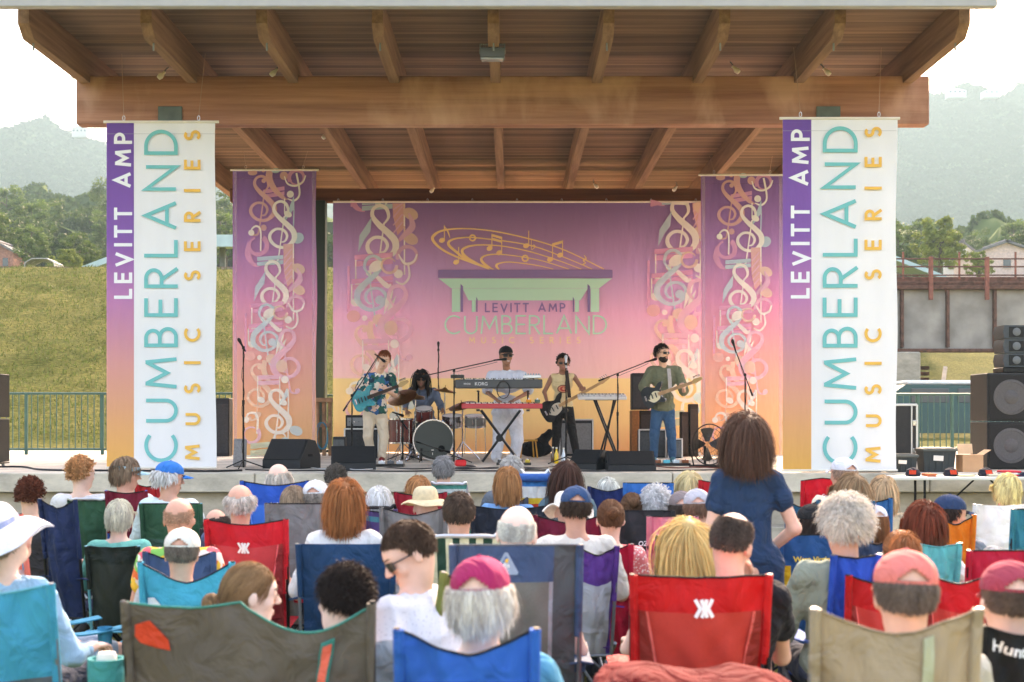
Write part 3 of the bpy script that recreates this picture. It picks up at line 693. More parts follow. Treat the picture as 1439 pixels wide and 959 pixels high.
a.build('fascia', mat('pale_metal_fascia', (168, 166, 162), .6, .1, .03), e)
for x in [-5.7, -4.27, -2.92, -1.57, -.22, 1.13, 2.48, 3.83, 5.28]:
    a = MB()
    pr = [(16.6, RZ), (16.6, RZ - .3), (16.78, RZ - .44), (31.2, RZ - .4), (31.2, RZ)]
    T = Matrix.Translation(Vector(loc((x + .065, 0, 0)))) @ Matrix.Rotation(R(90), 4, 'Z')
    a.prism(pr, .13, T); rf = a.build('rafter', M_RAFT, e)
    a = MB(); a.tube([loc((x, 16.95, RZ - .43)), loc((x, 16.95, RZ - .53))], .012, 6); a.build('conduit_stub', M_STEEL, rf)
zt, zb = W(0, 107, 19).z, W(0, 175, 19).z
x0, x1 = W(107, 0, 19).x, W(1306, 0, 19).x
a = MB(); a.box(loc(((x0 + x1) / 2, 19.12, (zt + zb) / 2)), (x1 - x0, .24, zt - zb), .012); a.build('front_beam', M_BEAM, e)
zt, zb = W(0, 266, 28).z, W(0, 284, 28).z
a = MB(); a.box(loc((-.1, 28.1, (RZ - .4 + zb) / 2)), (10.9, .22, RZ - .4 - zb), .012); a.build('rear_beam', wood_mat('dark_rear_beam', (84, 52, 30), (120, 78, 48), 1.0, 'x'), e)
M_COLM = mat('dark_green_steel', (44, 56, 50), .45, .3, .06, 3)
for (x, y, w_) in ((-4.56, 19.14, .34), (4.22, 19.14, .34), (-3.86, 27.95, .42), (3.95, 27.95, .42)):
    a = MB(); zt_ = 5.57 if y < 20 else 5.9
    a.box(loc((x, y, (SZ + zt_) / 2)), (w_, .34, zt_ - SZ), .015); a.box(loc((x, y, SZ + .03)), (w_ + .16, .5, .05), .01); c_ = a.build('column', M_COLM, e)
    if y < 20: a = MB(); a.box(loc((x, 18.985, 5.66)), (w_ - .02, .03, .3), .004); a.build('bracket', mat('grey_green_plate', (92, 104, 98), .5, .3), c_)
# floodlight under the eave
p = W(692, 76, 17.2); e = empty('floodlight', p, 0, 'grey finned floodlight hanging under the middle of the front eave', 'floodlight')
a = MB(); a.box((0, 0, 0), (.3, .16, .12), .01); 
for i in range(12): a.box((-.14 + i * .0255, 0, .075), (.008, .17, .05))
a.build('housing', mat('cast_grey', (84, 88, 88), .5, .4, .05), e)
a = MB(); a.tube([(0, .02, .08), (0, .02, .3), (0, .02, RZ - .42 - p.z)], .02, 8); a.tube([(-.15, 0, 0), (-.15, .02, .12), (.15, .02, .12), (.15, 0, 0)], .01, 6); a.build('bracket', M_STEEL, e)
a = MB(); a.box((0, -.0, -.07), (.27, .14, .02), .004); a.build('lens', mat('glass_lens', (150, 155, 155), .2, var=0), e)
# small white lamps on the rafters
M_WHITEP = mat('white_plastic', (226, 220, 208), .5, var=.04)
spots = [(105, 106, 18.9, 1), (226, 107, 18.9, 1), (384, 103, 18.9, 1), (1035, 99, 18.9, -1), (1163, 102, 18.9, -1), (838, 262, 27.8, -1), (948, 266, 27.8, 1), (607, 268, 27.8, 1), (1160, 185, 23, -1), (456, 192, 23, 1)]
for i, (px, py, Yd, s_) in enumerate(spots):
    p = W(px, py, Yd); e = empty('spot_bulb', p, 0, 'small white lamp bulb on a clip, number %s from the left along the %s' % (['one', 'two', 'three', 'four', 'five', 'six', 'seven', 'eight', 'nine', 'ten'][i], 'front beam' if Yd < 20 else 'rear rafters'), 'lamp bulb', 'small lamps clipped to the roof timbers')
    a = MB(); a.lathe((0, 0, 0), [(.012, -.05), (.03, -.045), (.04, .0), (.02, .05), (.018, .08)], 12, (s_ * .6, .3, .7)); a.build('bulb', M_WHITEP, e)
    a = MB(); a.tube([(s_ * .04, .02, .05), (s_ * .05, .06, .1), (s_ * .05, .2, .16)], .008, 6); a.build('clip', M_STEEL, e)
# ------------------------------------------------------------------ smooth bodies: distance field -> surface net
def _nrm(a): a = np.asarray(a, float); return a / (np.linalg.norm(a) + 1e-9)
def sdf_mesh(prims, h, k=.02):
    """prims: ('c',p0,p1,r0,r1[,k]) round cone; ('e',c,(rx,ry,rz)[,rot,k]) ellipsoid; ('-e',...) carves. returns V, Q"""
    lo = np.full(3, 9e9); hi = -lo
    for p in prims:
        if p[0] == 'c':
            r = max(p[3], p[4]); a = np.minimum(p[1], p[2]) - r; b = np.maximum(p[1], p[2]) + r
        elif p[0] == 'e':
            r = max(p[2]) if len(p) > 3 and p[3] is not None else np.array(p[2]); a = np.array(p[1]) - r; b = np.array(p[1]) + r
        else: continue
        lo = np.minimum(lo, a); hi = np.maximum(hi, b)
    lo = lo - 3 * h; hi = hi + 3 * h; n = np.ceil((hi - lo) / h).astype(int) + 1
    ax = [lo[i] + h * np.arange(n[i]) for i in range(3)]
    vol = np.full(tuple(n), .25, np.float32)
    for p in prims:
        neg = p[0][0] == '-'; kk = k
        if p[0] == 'c':
            p0 = np.array(p[1], float); p1 = np.array(p[2], float); r0, r1 = p[3], p[4]
            if len(p) > 5: kk = p[5]
            m = max(kk, 2.5 * h) + .012; r = max(r0, r1); a = np.minimum(p0, p1) - r - m; b = np.maximum(p0, p1) + r + m
        else:
            c = np.array(p[1], float); rr = np.array(p[2], float); Rm = p[3] if len(p) > 3 else None
            if len(p) > 4: kk = p[4]
            m = max(kk, 2.5 * h) + .012; r = (max(rr) if Rm is not None else rr); a = c - r - m; b = c + r + m
        i0 = np.clip(np.floor((a - lo) / h).astype(int), 0, n - 1); i1 = np.clip(np.ceil((b - lo) / h).astype(int) + 1, 1, n)
        sl = tuple(slice(i0[q], i1[q]) for q in range(3))
        X = ax[0][sl[0]][:, None, None]; Y = ax[1][sl[1]][None, :, None]; Z = ax[2][sl[2]][None, None, :]
        if p[0] == 'c':
            d = p1 - p0; dd = d @ d + 1e-12; t = np.clip(((X - p0[0]) * d[0] + (Y - p0[1]) * d[1] + (Z - p0[2]) * d[2]) / dd, 0, 1)
            D = np.sqrt((X - p0[0] - t * d[0]) ** 2 + (Y - p0[1] - t * d[1]) ** 2 + (Z - p0[2] - t * d[2]) ** 2) - (r0 + (r1 - r0) * t)
        else:
            x, y, z = X - c[0], Y - c[1], Z - c[2]
            if Rm is not None:
                x, y, z = (Rm[0][0] * x + Rm[1][0] * y + Rm[2][0] * z, Rm[0][1] * x + Rm[1][1] * y + Rm[2][1] * z, Rm[0][2] * x + Rm[1][2] * y + Rm[2][2] * z)
            k0 = np.sqrt((x / rr[0]) ** 2 + (y / rr[1]) ** 2 + (z / rr[2]) ** 2); k1 = np.sqrt((x / rr[0] ** 2) ** 2 + (y / rr[1] ** 2) ** 2 + (z / rr[2] ** 2) ** 2) + 1e-6
            D = k0 * (k0 - 1) / k1
        A = vol[sl]
        if neg:
            D = -D; hh = np.clip(.5 - .5 * (D - A) / kk, 0, 1); hh = np.clip(.5 + .5 * (D - A) / kk, 0, 1)
            vol[sl] = A * (1 - hh) + D * hh + kk * hh * (1 - hh)
        else:
            hh = np.clip(.5 + .5 * (A - D) / kk, 0, 1); vol[sl] = A * (1 - hh) + D * hh - kk * hh * (1 - hh)
    ins = vol < 0
    cs = np.zeros(tuple(n - 1), np.int8)
    for a in (0, 1):
        for b in (0, 1):
            for c in (0, 1): cs += ins[a:n[0] - 1 + a, b:n[1] - 1 + b, c:n[2] - 1 + c]
    act = (cs > 0) & (cs < 8); I, J, K = np.nonzero(act); idx = np.full(act.shape, -1, np.int32); idx[I, J, K] = np.arange(len(I))
    S = np.zeros((len(I), 3)); C = np.zeros(len(I))
    for axis in range(3):
        for a in (0, 1):
            for b in (0, 1):
                o = [0, 0, 0]; o[(axis + 1) % 3] = a; o[(axis + 2) % 3] = b; o2 = list(o); o2[axis] = 1
                v0 = vol[I + o[0], J + o[1], K + o[2]]; v1 = vol[I + o2[0], J + o2[1], K + o2[2]]; q = (v0 < 0) != (v1 < 0)
                t = np.where(q, v0 / (v0 - v1 + 1e-12), 0); P = np.tile(np.array(o, float), (len(I), 1)); P[:, axis] = t
                S += P * q[:, None]; C += q
    V = lo + h * (np.c_[I, J, K] + S / C[:, None])
    Qs = []
    for axis in range(3):
        s0 = [slice(None)] * 3; s1 = [slice(None)] * 3; s0[axis] = slice(0, -1); s1[axis] = slice(1, None)
        e = ins[tuple(s0)] != ins[tuple(s1)]; E = np.nonzero(e); flip = ins[tuple(s0)][E]
        b, c = (axis + 1) % 3, (axis + 2) % 3; g = [E[0], E[1], E[2]]
        ok = (g[b] > 0) & (g[c] > 0) & (g[b] < n[b] - 1) & (g[c] < n[c] - 1); g = [x[ok] for x in g]; flip = flip[ok]
        def cell(db, dc):
            q = [g[0].copy(), g[1].copy(), g[2].copy()]; q[b] = q[b] - db; q[c] = q[c] - dc; return idx[q[0], q[1], q[2]]
        q = np.stack([cell(1, 1), cell(0, 1), cell(0, 0), cell(1, 0)], 1); q[~flip] = q[~flip][:, ::-1]; Qs.append(q)
    return V, np.concatenate(Qs)
def vnormals(V, Q):
    N = np.zeros_like(V); fn = np.cross(V[Q[:, 2]] - V[Q[:, 0]], V[Q[:, 3]] - V[Q[:, 1]])
    for j in range(4): np.add.at(N, Q[:, j], fn)
    return N / (np.linalg.norm(N, axis=1)[:, None] + 1e-12)
def wrinkle(V, Q, amp, seed, freq=28, drop=.5):
    """folds in cloth: ridged waves running along and across the body"""
    N = vnormals(V, Q); r_ = np.random.default_rng(seed); d = np.zeros(len(V)); W_ = V + .03 * np.sin(V[:, [1, 2, 0]] * 11 + r_.uniform(0, 6, 3))
    for i in range(5):
        f = r_.normal(size=3) * [1, 1, drop]; f = f / np.linalg.norm(f) * freq * r_.uniform(.4, 1.3); d += (1 - np.abs(np.sin(W_ @ f + r_.uniform(0, 6)))) ** 2 * r_.uniform(.4, 1)
    return V + N * ((d - 1.2) * amp)[:, None]
def rotm(yaw=0, pitch=0, roll=0):
    """yaw left+, pitch down+ (nod), roll towards right shoulder+ ; degrees, y is forward"""
    return np.array(Matrix.Rotation(R(yaw), 3, 'Z') @ Matrix.Rotation(R(-pitch), 3, 'X') @ Matrix.Rotation(R(roll), 3, 'Y'))

# ------------------------------------------------------------------ hair
def hair_mat(c, name='hair'):
    key = ('hair', c)
    if key in _M: return _M[key]
    m, n, b = new_mat(name); at = n.nodes.new('ShaderNodeAttribute'); at.attribute_name = 'rnd'
    col = lin(c); r = n.nodes.new('ShaderNodeValToRGB'); e = r.color_ramp.elements
    e[0].color = (*[x * .58 for x in col], 1); e[1].color = (*[min(1, x * 1.45) for x in col], 1)
    n.links.new(at.outputs['Fac'], r.inputs[0]); n.links.new(r.outputs[0], b.inputs['Base Color']); b.inputs['Roughness'].default_value = .6; b.inputs['Specular IOR Level'].default_value = .18
    t = n.nodes.new('ShaderNodeBsdfTranslucent'); n.links.new(r.outputs[0], t.inputs[0]); mx = n.nodes.new('ShaderNodeMixShader'); mx.inputs[0].default_value = .3
    n.links.new(b.outputs[0], mx.inputs[1]); n.links.new(t.outputs[0], mx.inputs[2]); n.links.new(mx.outputs[0], n.nodes['Material Output'].inputs[0])
    _M[key] = m; return m
HC = np.array([0, -.01, .025]); HR = np.array([.077, .098, .093])
def hairline(d, style):
    z = np.interp(d[:, 1], [-1, -.3, .15, .45, .8, 1], [-.62, -.5, -.12, .42, .5, .5]); ok = d[:, 2] > z
    if style == 'fringe': ok &= (d[:, 2] < .12 + .2 * np.abs(d[:, 0])) & (d[:, 1] < .35)       # bald on top
    if style == 'thin': ok &= ~((d[:, 2] > .72) & (d[:, 1] > -.6))
    if style == 'undercap': ok &= d[:, 2] < .2
    return ok
def hair(parent, style, color, seed, N=900, L=.1, vol=.012, wave=0.0, curl=0.0, width=.0045, tie=None, mask='full', grav=.35, base=True, thick=1.0):
    """ribbons of hair rooted on the scalp; tie = point the hair is pulled to (bun, tail)"""
    r_ = np.random.default_rng(seed); d = r_.normal(size=(N * 4, 3)); d /= np.linalg.norm(d, axis=1)[:, None]; d = d[hairline(d, mask)][:N]; n = len(d)
    M = 9 if L > .06 else 5; lay = r_.random(n); p = HC + d * HR * (1.0 + .03 * lay[:, None]); nrm = d / HR; nrm /= np.linalg.norm(nrm, axis=1)[:, None]
    wh = np.array([.15, -.55, .8]); away = d - wh; away -= nrm * np.sum(away * nrm, 1)[:, None]; away /= np.linalg.norm(away, axis=1)[:, None] + 1e-6
    lift = {'curly': 1.2, 'short': .25, 'buzz': .6}.get(style, .12)
    u = away * (1 - min(lift, .9)) + nrm * lift + r_.normal(size=(n, 3)) * (.12 + wave * .3); u /= np.linalg.norm(u, axis=1)[:, None]
    ln = L * (r_.uniform(.3, 1.35, n) if mask in ('undercap', 'fringe', 'thin') else r_.uniform(.7, 1.12, n)); st = (ln / (M - 1))[:, None]; P = [p.copy()]; ph = r_.uniform(0, 6.28, n); rv = vol * lay
    for s in range(M - 1):
        g = np.array([0, 0, -1.0]) * grav * (1 + s * .25)
        if tie is not None and s < M * .55: g = (np.array(tie) - p); g /= np.linalg.norm(g, axis=1)[:, None] + 1e-6; g = g * 1.1
        elif tie is not None: g = np.array([0, -.25, -1.0]) * .9
        u = u + g + r_.normal(size=(n, 3)) * (.05 + wave * .35)
        if curl: a = ph + s * 1.9; u += curl * np.c_[np.cos(a), np.sin(a * 1.1), np.sin(a)]
        u /= np.linalg.norm(u, axis=1)[:, None]; p = p + u * st
        q = (p - HC) / (HR * 1.02 + rv[:, None]); l = np.linalg.norm(q, axis=1); ins = l < 1
        p[ins] = HC + q[ins] / l[ins][:, None] * (HR * 1.02 + rv[ins][:, None])
        face = (p[:, 1] > .055) & (p[:, 2] < .035) & (np.abs(p[:, 0]) < .085) if tie is None else np.zeros(n, bool)
        p[face, 0] = np.sign(p[face, 0] + 1e-6) * (.086 + .01 * lay[face])
        for (c, rr) in ((np.array([0, -.02, -.36]), np.array([.215, .125, .2])), (np.array([0, -.01, -.13]), np.array([.058, .058, .09]))):
            q = (p - c) / (rr + .012 * lay[:, None] + vol * .3); l = np.linalg.norm(q, axis=1); ins = l < 1; p[ins] = c + q[ins] / l[ins][:, None] * (rr + .012 * lay[ins][:, None] + vol * .3)
        P.append(p.copy())
    P = np.stack(P, 1); T = np.gradient(P, axis=1); T /= np.linalg.norm(T, axis=2)[:, :, None] + 1e-9
    out = P - HC; out[:, :, 2] *= .4; S = np.cross(T, out) + r_.normal(size=(n, 1, 3)) * .03; S /= np.linalg.norm(S, axis=2)[:, :, None] + 1e-9
    wd = width * r_.uniform(.6, 1.3, n)[:, None, None] * np.interp(np.linspace(0, 1, M), [0, .3, .8, 1], [.8, 1, .75, .15])[None, :, None] * thick
    A = P - S * wd; B = P + S * wd; V = np.stack([A, B], 2).reshape(-1, 3); i = (np.arange(n)[:, None] * M + np.arange(M - 1)[None, :]).ravel() * 2
    Q = np.c_[i, i + 1, i + 3, i + 2]; clump = np.clip(.5 + .35 * np.sin(d[:, 0] * 9 + d[:, 1] * 7 + seed) * .5 + r_.normal(size=n) * .22, 0, 1)
    rn = np.repeat(clump, M * 2)
    if base:       # scalp layer under the ribbons
        a, b = np.meshgrid(np.linspace(0, 2 * np.pi, 33)[:-1], np.linspace(.02, np.pi * .8, 20)); D = np.c_[(np.sin(b) * np.cos(a)).ravel(), (np.sin(b) * np.sin(a)).ravel(), np.cos(b).ravel()]
        ok = hairline(D - np.array((0, 0, .1)), mask); SV = HC + D * (HR * (1.015) + vol * .25); nn = 32; jj, ii = np.meshgrid(np.arange(19), np.arange(32), indexing='ij')
        q = np.stack([jj * nn + ii, jj * nn + (ii + 1) % nn, (jj + 1) * nn + (ii + 1) % nn, (jj + 1) * nn + ii], 2).reshape(-1, 4); q = q[ok[q].all(1)]
        Q = np.concatenate([Q, q + len(V)]); V = np.concatenate([V, SV]); rn = np.concatenate([rn, np.full(len(SV), .3)])
    return np_mesh('hair', V, Q, hair_mat(color), parent, rnd=rn)
def bun(parent, color, seed, c, r=.035, n=260):
    r_ = np.random.default_rng(seed); M = 8; a0 = r_.uniform(0, 6.28, n); ti = r_.normal(size=(n, 3)); ti /= np.linalg.norm(ti, axis=1)[:, None]; o = np.cross(ti, r_.normal(size=(n, 3))); o /= np.linalg.norm(o, axis=1)[:, None]; w_ = np.cross(ti, o)
    t = np.linspace(0, 2.6, M)[None, :] + a0[:, None]; rr = r * r_.uniform(.9, 1.1, n)[:, None]
    P = np.array(c) + (o[:, None] * np.cos(t)[:, :, None] + w_[:, None] * np.sin(t)[:, :, None]) * rr[:, :, None]; S = np.repeat(ti[:, None], M, 1) * .004
    V = np.stack([P - S, P + S], 2).reshape(-1, 3); i = (np.arange(n)[:, None] * M + np.arange(M - 1)[None, :]).ravel() * 2
    return np_mesh('hair_bun', V, np.c_[i, i + 1, i + 3, i + 2], hair_mat(color), parent, rnd=np.repeat(r_.random(n), M * 2))

# ------------------------------------------------------------------ headgear
def cap(parent, c, back=True, c_in=(60, 50, 45), brimc=None, low=0.0, logo=None):
    """baseball cap: six-panel dome, stitched button, curved brim, arched gap and strap at the back"""
    cm = cloth(c, 'cotton', .08); a = MB(); cc = Vector((0, -.004, .048 + low)); rx, ry, rz = .089, .110, .083
    nu, nv = 48, 16
    def P(i, j, s=1.0):
        t = 2 * math.pi * i / nu; f = math.pi * .54 * j / nv; w_ = 1 + .012 * abs(math.cos(3 * t)) ** 8 * -1
        return cc + Vector((math.sin(f) * math.cos(t) * rx * s * w_, math.sin(f) * math.sin(t) * ry * s * w_, math.cos(f) * rz * s))
    for s in (1.0, .965):
        vs = [P(i, j, s) for j in range(nv + 1) for i in range(nu)]; fs = []
        for j in range(nv):
            for i in range(nu):
                t = 2 * math.pi * (i + .5) / nu; jj = (j + .5) / nv
                off = abs(((t - 1.5 * math.pi + math.pi) % (2 * math.pi)) - math.pi)
                if back and off < .50 and jj > .70 + .9 * off * off and jj < .93: continue
                fs.append((j * nu + i, j * nu + (i + 1) % nu, (j + 1) * nu + (i + 1) % nu, (j + 1) * nu + i))
        a.add(vs, fs if s == 1 else [f[::-1] for f in fs])
    a.lathe(cc + Vector((0, 0, rz - .001)), [(.009, 0), (.007, .005), (.001, .006)], 10)
    o = a.build('cap', cm, parent, 50)
    b = MB(); b.sheet(lambda u, v: Vector(((u - .5) * .165 * (1 - .25 * v * v), .07 + .045 * (1 - (2 * u - 1) ** 2) ** .5 + v * .07 * (1 - .5 * abs(2 * u - 1) ** 3), .034 + low - .02 * (2 * u - 1) ** 2 - v * .012)), 14, 6, .004)
    b.build('brim', cloth(brimc or c, 'cotton', .08), o, 50)
    return o
def brim_hat(parent, c, r=.19, wav=.02, crown=.105, band=None, droop=.03, tilt=0, seed=0):
    a = MB(); ph = seed
    def S(u, v):
        t = 2 * math.pi * u; e = v * v
        return Vector((math.cos(t) * (.092 + (r - .092) * v), math.sin(t) * (.112 + (r - .1) * v), .055 - droop * e + wav * math.sin(2 * t + ph) * e + wav * .5 * math.sin(5 * t + ph) * e))
    a.sheet(S, 56, 8, .005)
    a.sheet(lambda u, v: Vector((math.cos(2 * math.pi * u) * .092 * math.cos(v * math.pi / 2) ** .45, math.sin(2 * math.pi * u) * .112 * math.cos(v * math.pi / 2) ** .45, .053 + crown * math.sin(v * math.pi / 2) ** .9)), 40, 12, .004)
    o = a.build('sun_hat', mat('hat_straw', c, .85, 0, .07, 40, .5, 90, trans=.2), parent, 60)
    if band:
        b = MB(); b.sheet(lambda u, v: Vector((math.cos(2 * math.pi * u) * .0945, math.sin(2 * math.pi * u) * .1145, .062 + v * .022)), 40, 1, .002); b.build('hat_band', cloth(band), o)
    return o
def visor(parent, c):
    a = MB(); a.sheet(lambda u, v: Vector((math.cos(2 * math.pi * u) * .087, -.004 + math.sin(2 * math.pi * u) * .108, .03 + v * .032)), 40, 2, .003)
    a.sheet(lambda u, v: Vector(((u - .5) * .165 * (1 - .25 * v * v), .07 + .045 * (1 - (2 * u - 1) ** 2) ** .5 + v * .075 * (1 - .5 * abs(2 * u - 1) ** 3), .034 - .02 * (2 * u - 1) ** 2 - v * .012)), 14, 6, .004)
    return a.build('visor', cloth(c, 'cotton'), parent, 50)
M_BLACKP = mat('black_plastic', (22, 22, 24), .3, var=0, spec=.5)
def glasses(parent, onhead=False, c=None):
    T = Matrix.Translation((0, -.01, .085)) @ Matrix.Rotation(R(35), 4, 'X') if onhead else Matrix.Identity(4)
    a = MB(); a.T = T
    for s in (-1, 1):
        a.sheet(lambda u, v: Vector((s * (.008 + u * .052), .1 - .018 * u * u, .016 - v * (.038 - .008 * abs(2 * u - 1)) + .002 * math.sin(math.pi * u))), 8, 6, .004)
        a.tube([(s * .06, .083, .01), (s * .079, .055, .01), (s * .082, -.01, .006), (s * .08, -.03, -.012)], .003, 6)
    a.tube([(-.012, .101, .006), (0, .104, .01), (.012, .101, .006)], .003, 6)
    return a.build('sunglasses', c or M_BLACKP, parent, 50)

# ------------------------------------------------------------------ people
def skin(c): return mat('skin', c, .5, 0, .07, 14, .12, 120, spec=.35)
def hand_prims(wr, fd, pn, side, curl=.5, sp=.021, r=.0085, k=.006):
    """wr wrist, fd finger direction, pn palm normal (towards what it holds), side = direction of the thumb"""
    wr, fd, pn = np.array(wr, float), _nrm(fd), _nrm(pn); pn = _nrm(pn - fd * (pn @ fd)); sd = np.cross(fd, pn); sd = sd if sd @ np.array(side) > 0 else -sd
    Rm = np.stack([sd, fd, pn], 1); P = [('e', wr + fd * .048, (.041, .05, .0155), Rm, .01)]
    for i, ln in enumerate((.068, .077, .071, .055)):
        b = wr + fd * (.088 - .004 * abs(i - 1)) + sd * (1.5 - i) * sp; d = fd.copy(); l = ln * .42; p = b
        for q, fr in enumerate((.45, .32, .26)):
            an = curl * (q + .6) * .95; dd = fd * math.cos(an) + pn * math.sin(an); e = p + dd * ln * fr * 1.25; P.append(('c', p, e, r * (1 - .1 * q), r * (.92 - .1 * q), k)); p = e
    b = wr + fd * .03 + sd * .032; m_ = b + (sd * .7 + fd * .6 + pn * .3) * .036; e = m_ + (sd * (.4 - .4 * curl) + fd * .8 + pn * (.3 + .4 * curl)) * .032
    P += [('c', b, m_, .012, .010, .01), ('c', m_, e, .010, .0085, .006)]
    return P
def head_prims(hc, Rh, face=True, k=1.0, beard=False):
    def T(v): return hc + Rh @ (np.array(v, float) * k)
    P = [('e', T(HC), HR * k, Rh, .02), ('e', T((0, .025, -.06)), np.array((.056, .064, .064)) * k, Rh, .03), ('e', T((0, .05, -.095)), np.array((.03, .03, .022)) * k, Rh, .03),
         ('e', T((0, .06, .02)), np.array((.062, .038, .05)) * k, Rh, .02)]
    for s in (-1, 1):
        P.append(('e', T((s * .079, -.008, -.012)), np.array((.009, .019, .031)) * k, Rh @ rotm(s * -18, 0, 0), .005))
        P.append(('e', T((s * .045, .06, -.03)), np.array((.022, .02, .022)) * k, Rh, .02))
    if face:
        P += [('-e', T((s * .031, .104, .004)), np.array((.019, .014, .012)) * k, Rh, .012) for s in (-1, 1)]
        P += [('e', T((s * .031, .083, .003)), np.array((.013, .012, .010)) * k, Rh, .003) for s in (-1, 1)]
        P += [('c', T((0, .093, .008)), T((0, .113, -.026)), .008 * k, .012 * k, .01), ('e', T((.011, .1, -.031)), np.array((.009, .009, .007)) * k, Rh, .006), ('e', T((-.011, .1, -.031)), np.array((.009, .009, .007)) * k, Rh, .006),
              ('e', T((0, .086, -.062)), np.array((.024, .012, .0065)) * k, Rh, .005), ('e', T((0, .085, -.073)), np.array((.02, .012, .0065)) * k, Rh, .005)]
    return P
class Person: pass
def make_person(name_loc, yaw, J, label, group=None, skinc=(205, 160, 135), shirt=(230, 230, 230), shirt_m=None, sleeve=.5, pants=(60, 66, 80), pants_m=None, shorts=False, size=1.0, build=1.0, hr=(0, 0, 0), h=.012, face=False, seed=0,
                hands=None, dress=False, hem=.0, fem=False, shoes=(70, 66, 64), loose=0.0, belly=0.0, hk=1.0, pl=0.0, amp=.007):
    """J: joints in body axes (x right, y forward). size scales everything about the root."""
    e = empty('person', name_loc, R(yaw), label, 'person', group); A = {q: np.array(v, float) for q, v in J.items()}
    hc = A['head']; Rh = rotm(*hr); b = build; sk = skin(skinc); k_ = size
    if fem and 'shL' in A:
        for q in ('shL', 'shR'): A[q] = A[q] + np.array((-.022 * np.sign(A[q][0]), 0, 0))
    nb, ch, pv = A['neck'], A['chest'], A['pelvis']; shw = .155 * b if not fem else .14 * b
    up = _nrm(nb - pv); rt = _nrm(A['shR'] - A['shL']); fw = _nrm(np.cross(up, rt)); Rt = np.stack([rt, fw, up], 1)
    P = head_prims(hc, Rh, face, hk)
    P += [('c', nb - up * .02, hc + Rh @ np.array((0, -.018, -.05)), .058 * (.92 if fem else 1), .052 * (.9 if fem else 1), .03)]
    P += [('e', ch, (shw * .98, .098 * b, .15), Rt, .05), ('c', A['shL'] * .8 + nb * .2, A['shR'] * .8 + nb * .2, .05, .05, .04), ('e', pv + up * .16, (.125 * b, (.09 + belly) * b, .14), Rt, .05), ('e', pv, (.16 * b, .115, .11), Rt, .05)]
    for s in 'LR':
        P += [('c', A['sh' + s], A['el' + s], .044 * b ** .5, .035, .03), ('c', A['el' + s], A['wr' + s], .035, .024, .02)]
        if 'kn' + s in A: P += [('c', A['hp' + s], A['kn' + s], .078 * b ** .5, .05, .03), ('c', A['kn' + s], A['an' + s], .047, .032, .02), ('c', A['kn' + s] * .6 + A['an' + s] * .4 + np.array((0, -.012, 0)), A['kn' + s] * .45 + A['an' + s] * .55 + np.array((0, -.008, 0)), .042, .038, .03)]
        hd = (hands or {}).get(s)
        f = _nrm(A['wr' + s] - A['el' + s])
        if hd is None: hd = dict(fd=f * .8 + np.array((0, .3, -.1)), pn=(0, 0, -1), side=(-1 if s == 'R' else 1, .3, 0), curl=.45)
        P += hand_prims(A['wr' + s] + f * .005, hd['fd'], hd['pn'], hd['side'], hd.get('curl', .5))
        if 'an' + s in A:
            t = np.array((0, 1, 0)) if 'toe' + s not in A else A['toe' + s]
            P += [('c', A['an' + s] + np.array((0, 0, -.03)), A['an' + s] + t * .15 + np.array((0, 0, -.055)), .034, .024, .03)]
    V, Q = sdf_mesh(P, h, .02); V *= k_
    body = np_mesh('body', V, Q, sk, e)
    # shirt
    cw = .014 + loose; S = [('e', ch, (shw + cw + .012, .1 * b + cw, .165), Rt, .05), ('c', A['shL'] * .82 + nb * .18 - up * .004, A['shR'] * .82 + nb * .18 - up * .004, .057 + cw * .4, .057 + cw * .4, .04), ('c', ch + up * .08, nb - up * .035 - fw * .008, .08, .064, .03),
         ('e', pv + up * .17, (.14 * b + cw, (.098 + belly) * b + cw, .15), Rt, .05), ('e', pv + up * .04, (.162 * b + cw + (.01 if fem else 0), .122 * b + cw, .12), Rt, .05)]
    if fem: S.append(('e', ch + fw * .06 - up * .02, (.12 * b, .07, .075), Rt, .04))
    for s in 'LR':
        sh, el, wr = A['sh' + s], A['el' + s], A['wr' + s]
        if sleeve > 0: 
            t = min(sleeve, 1.0); S.append(('c', sh, sh + (el - sh) * t, .053 * b ** .5 + cw * .6, .047 + cw * (1.0 if t < 1 else .4), .025))
            if sleeve > 1: S.append(('c', el, el + (wr - el) * (sleeve - 1) * .97, .043 + cw * .5, .033 + cw * .4, .02))
    if dress:
        for s in 'LR': S += [('c', A['hp' + s] + np.array((0, 0, .05)), A['hp' + s] * (1 - hem) + A['kn' + s] * hem, .11, .115, .06)]
    V, Q = sdf_mesh(S, max(h * 1.1, .011), .03); V = wrinkle(V, Q, amp, seed); V *= k_
    so_ = np_mesh('dress' if dress else 'shirt', V, Q, shirt_m or cloth(shirt, 'cotton'), e)
    if 'knL' in A and not (dress and shorts is None):
        Pn = [('e', pv - up * .005, (.168 * b, .128 * b, .115), Rt, .04)]
        for s in 'LR':
            hp, kn, an = A['hp' + s], A['kn' + s], A['an' + s]
            if shorts: Pn.append(('c', hp, hp + (kn - hp) * .88, .09 * b ** .5, .072, .03))
            else: Pn += [('c', hp, kn, .09 * b ** .5 + pl, .064 + pl, .03), ('c', kn, an + (kn - an) * .06, .062 + pl, .052 + pl, .02)]
        V, Q = sdf_mesh(Pn, max(h * 1.2, .013), .03); V = wrinkle(V, Q, .003, seed + 1, 24, .8); V *= k_
        np_mesh('shorts' if shorts else 'trousers', V, Q, pants_m or cloth(pants, 'cotton'), e)
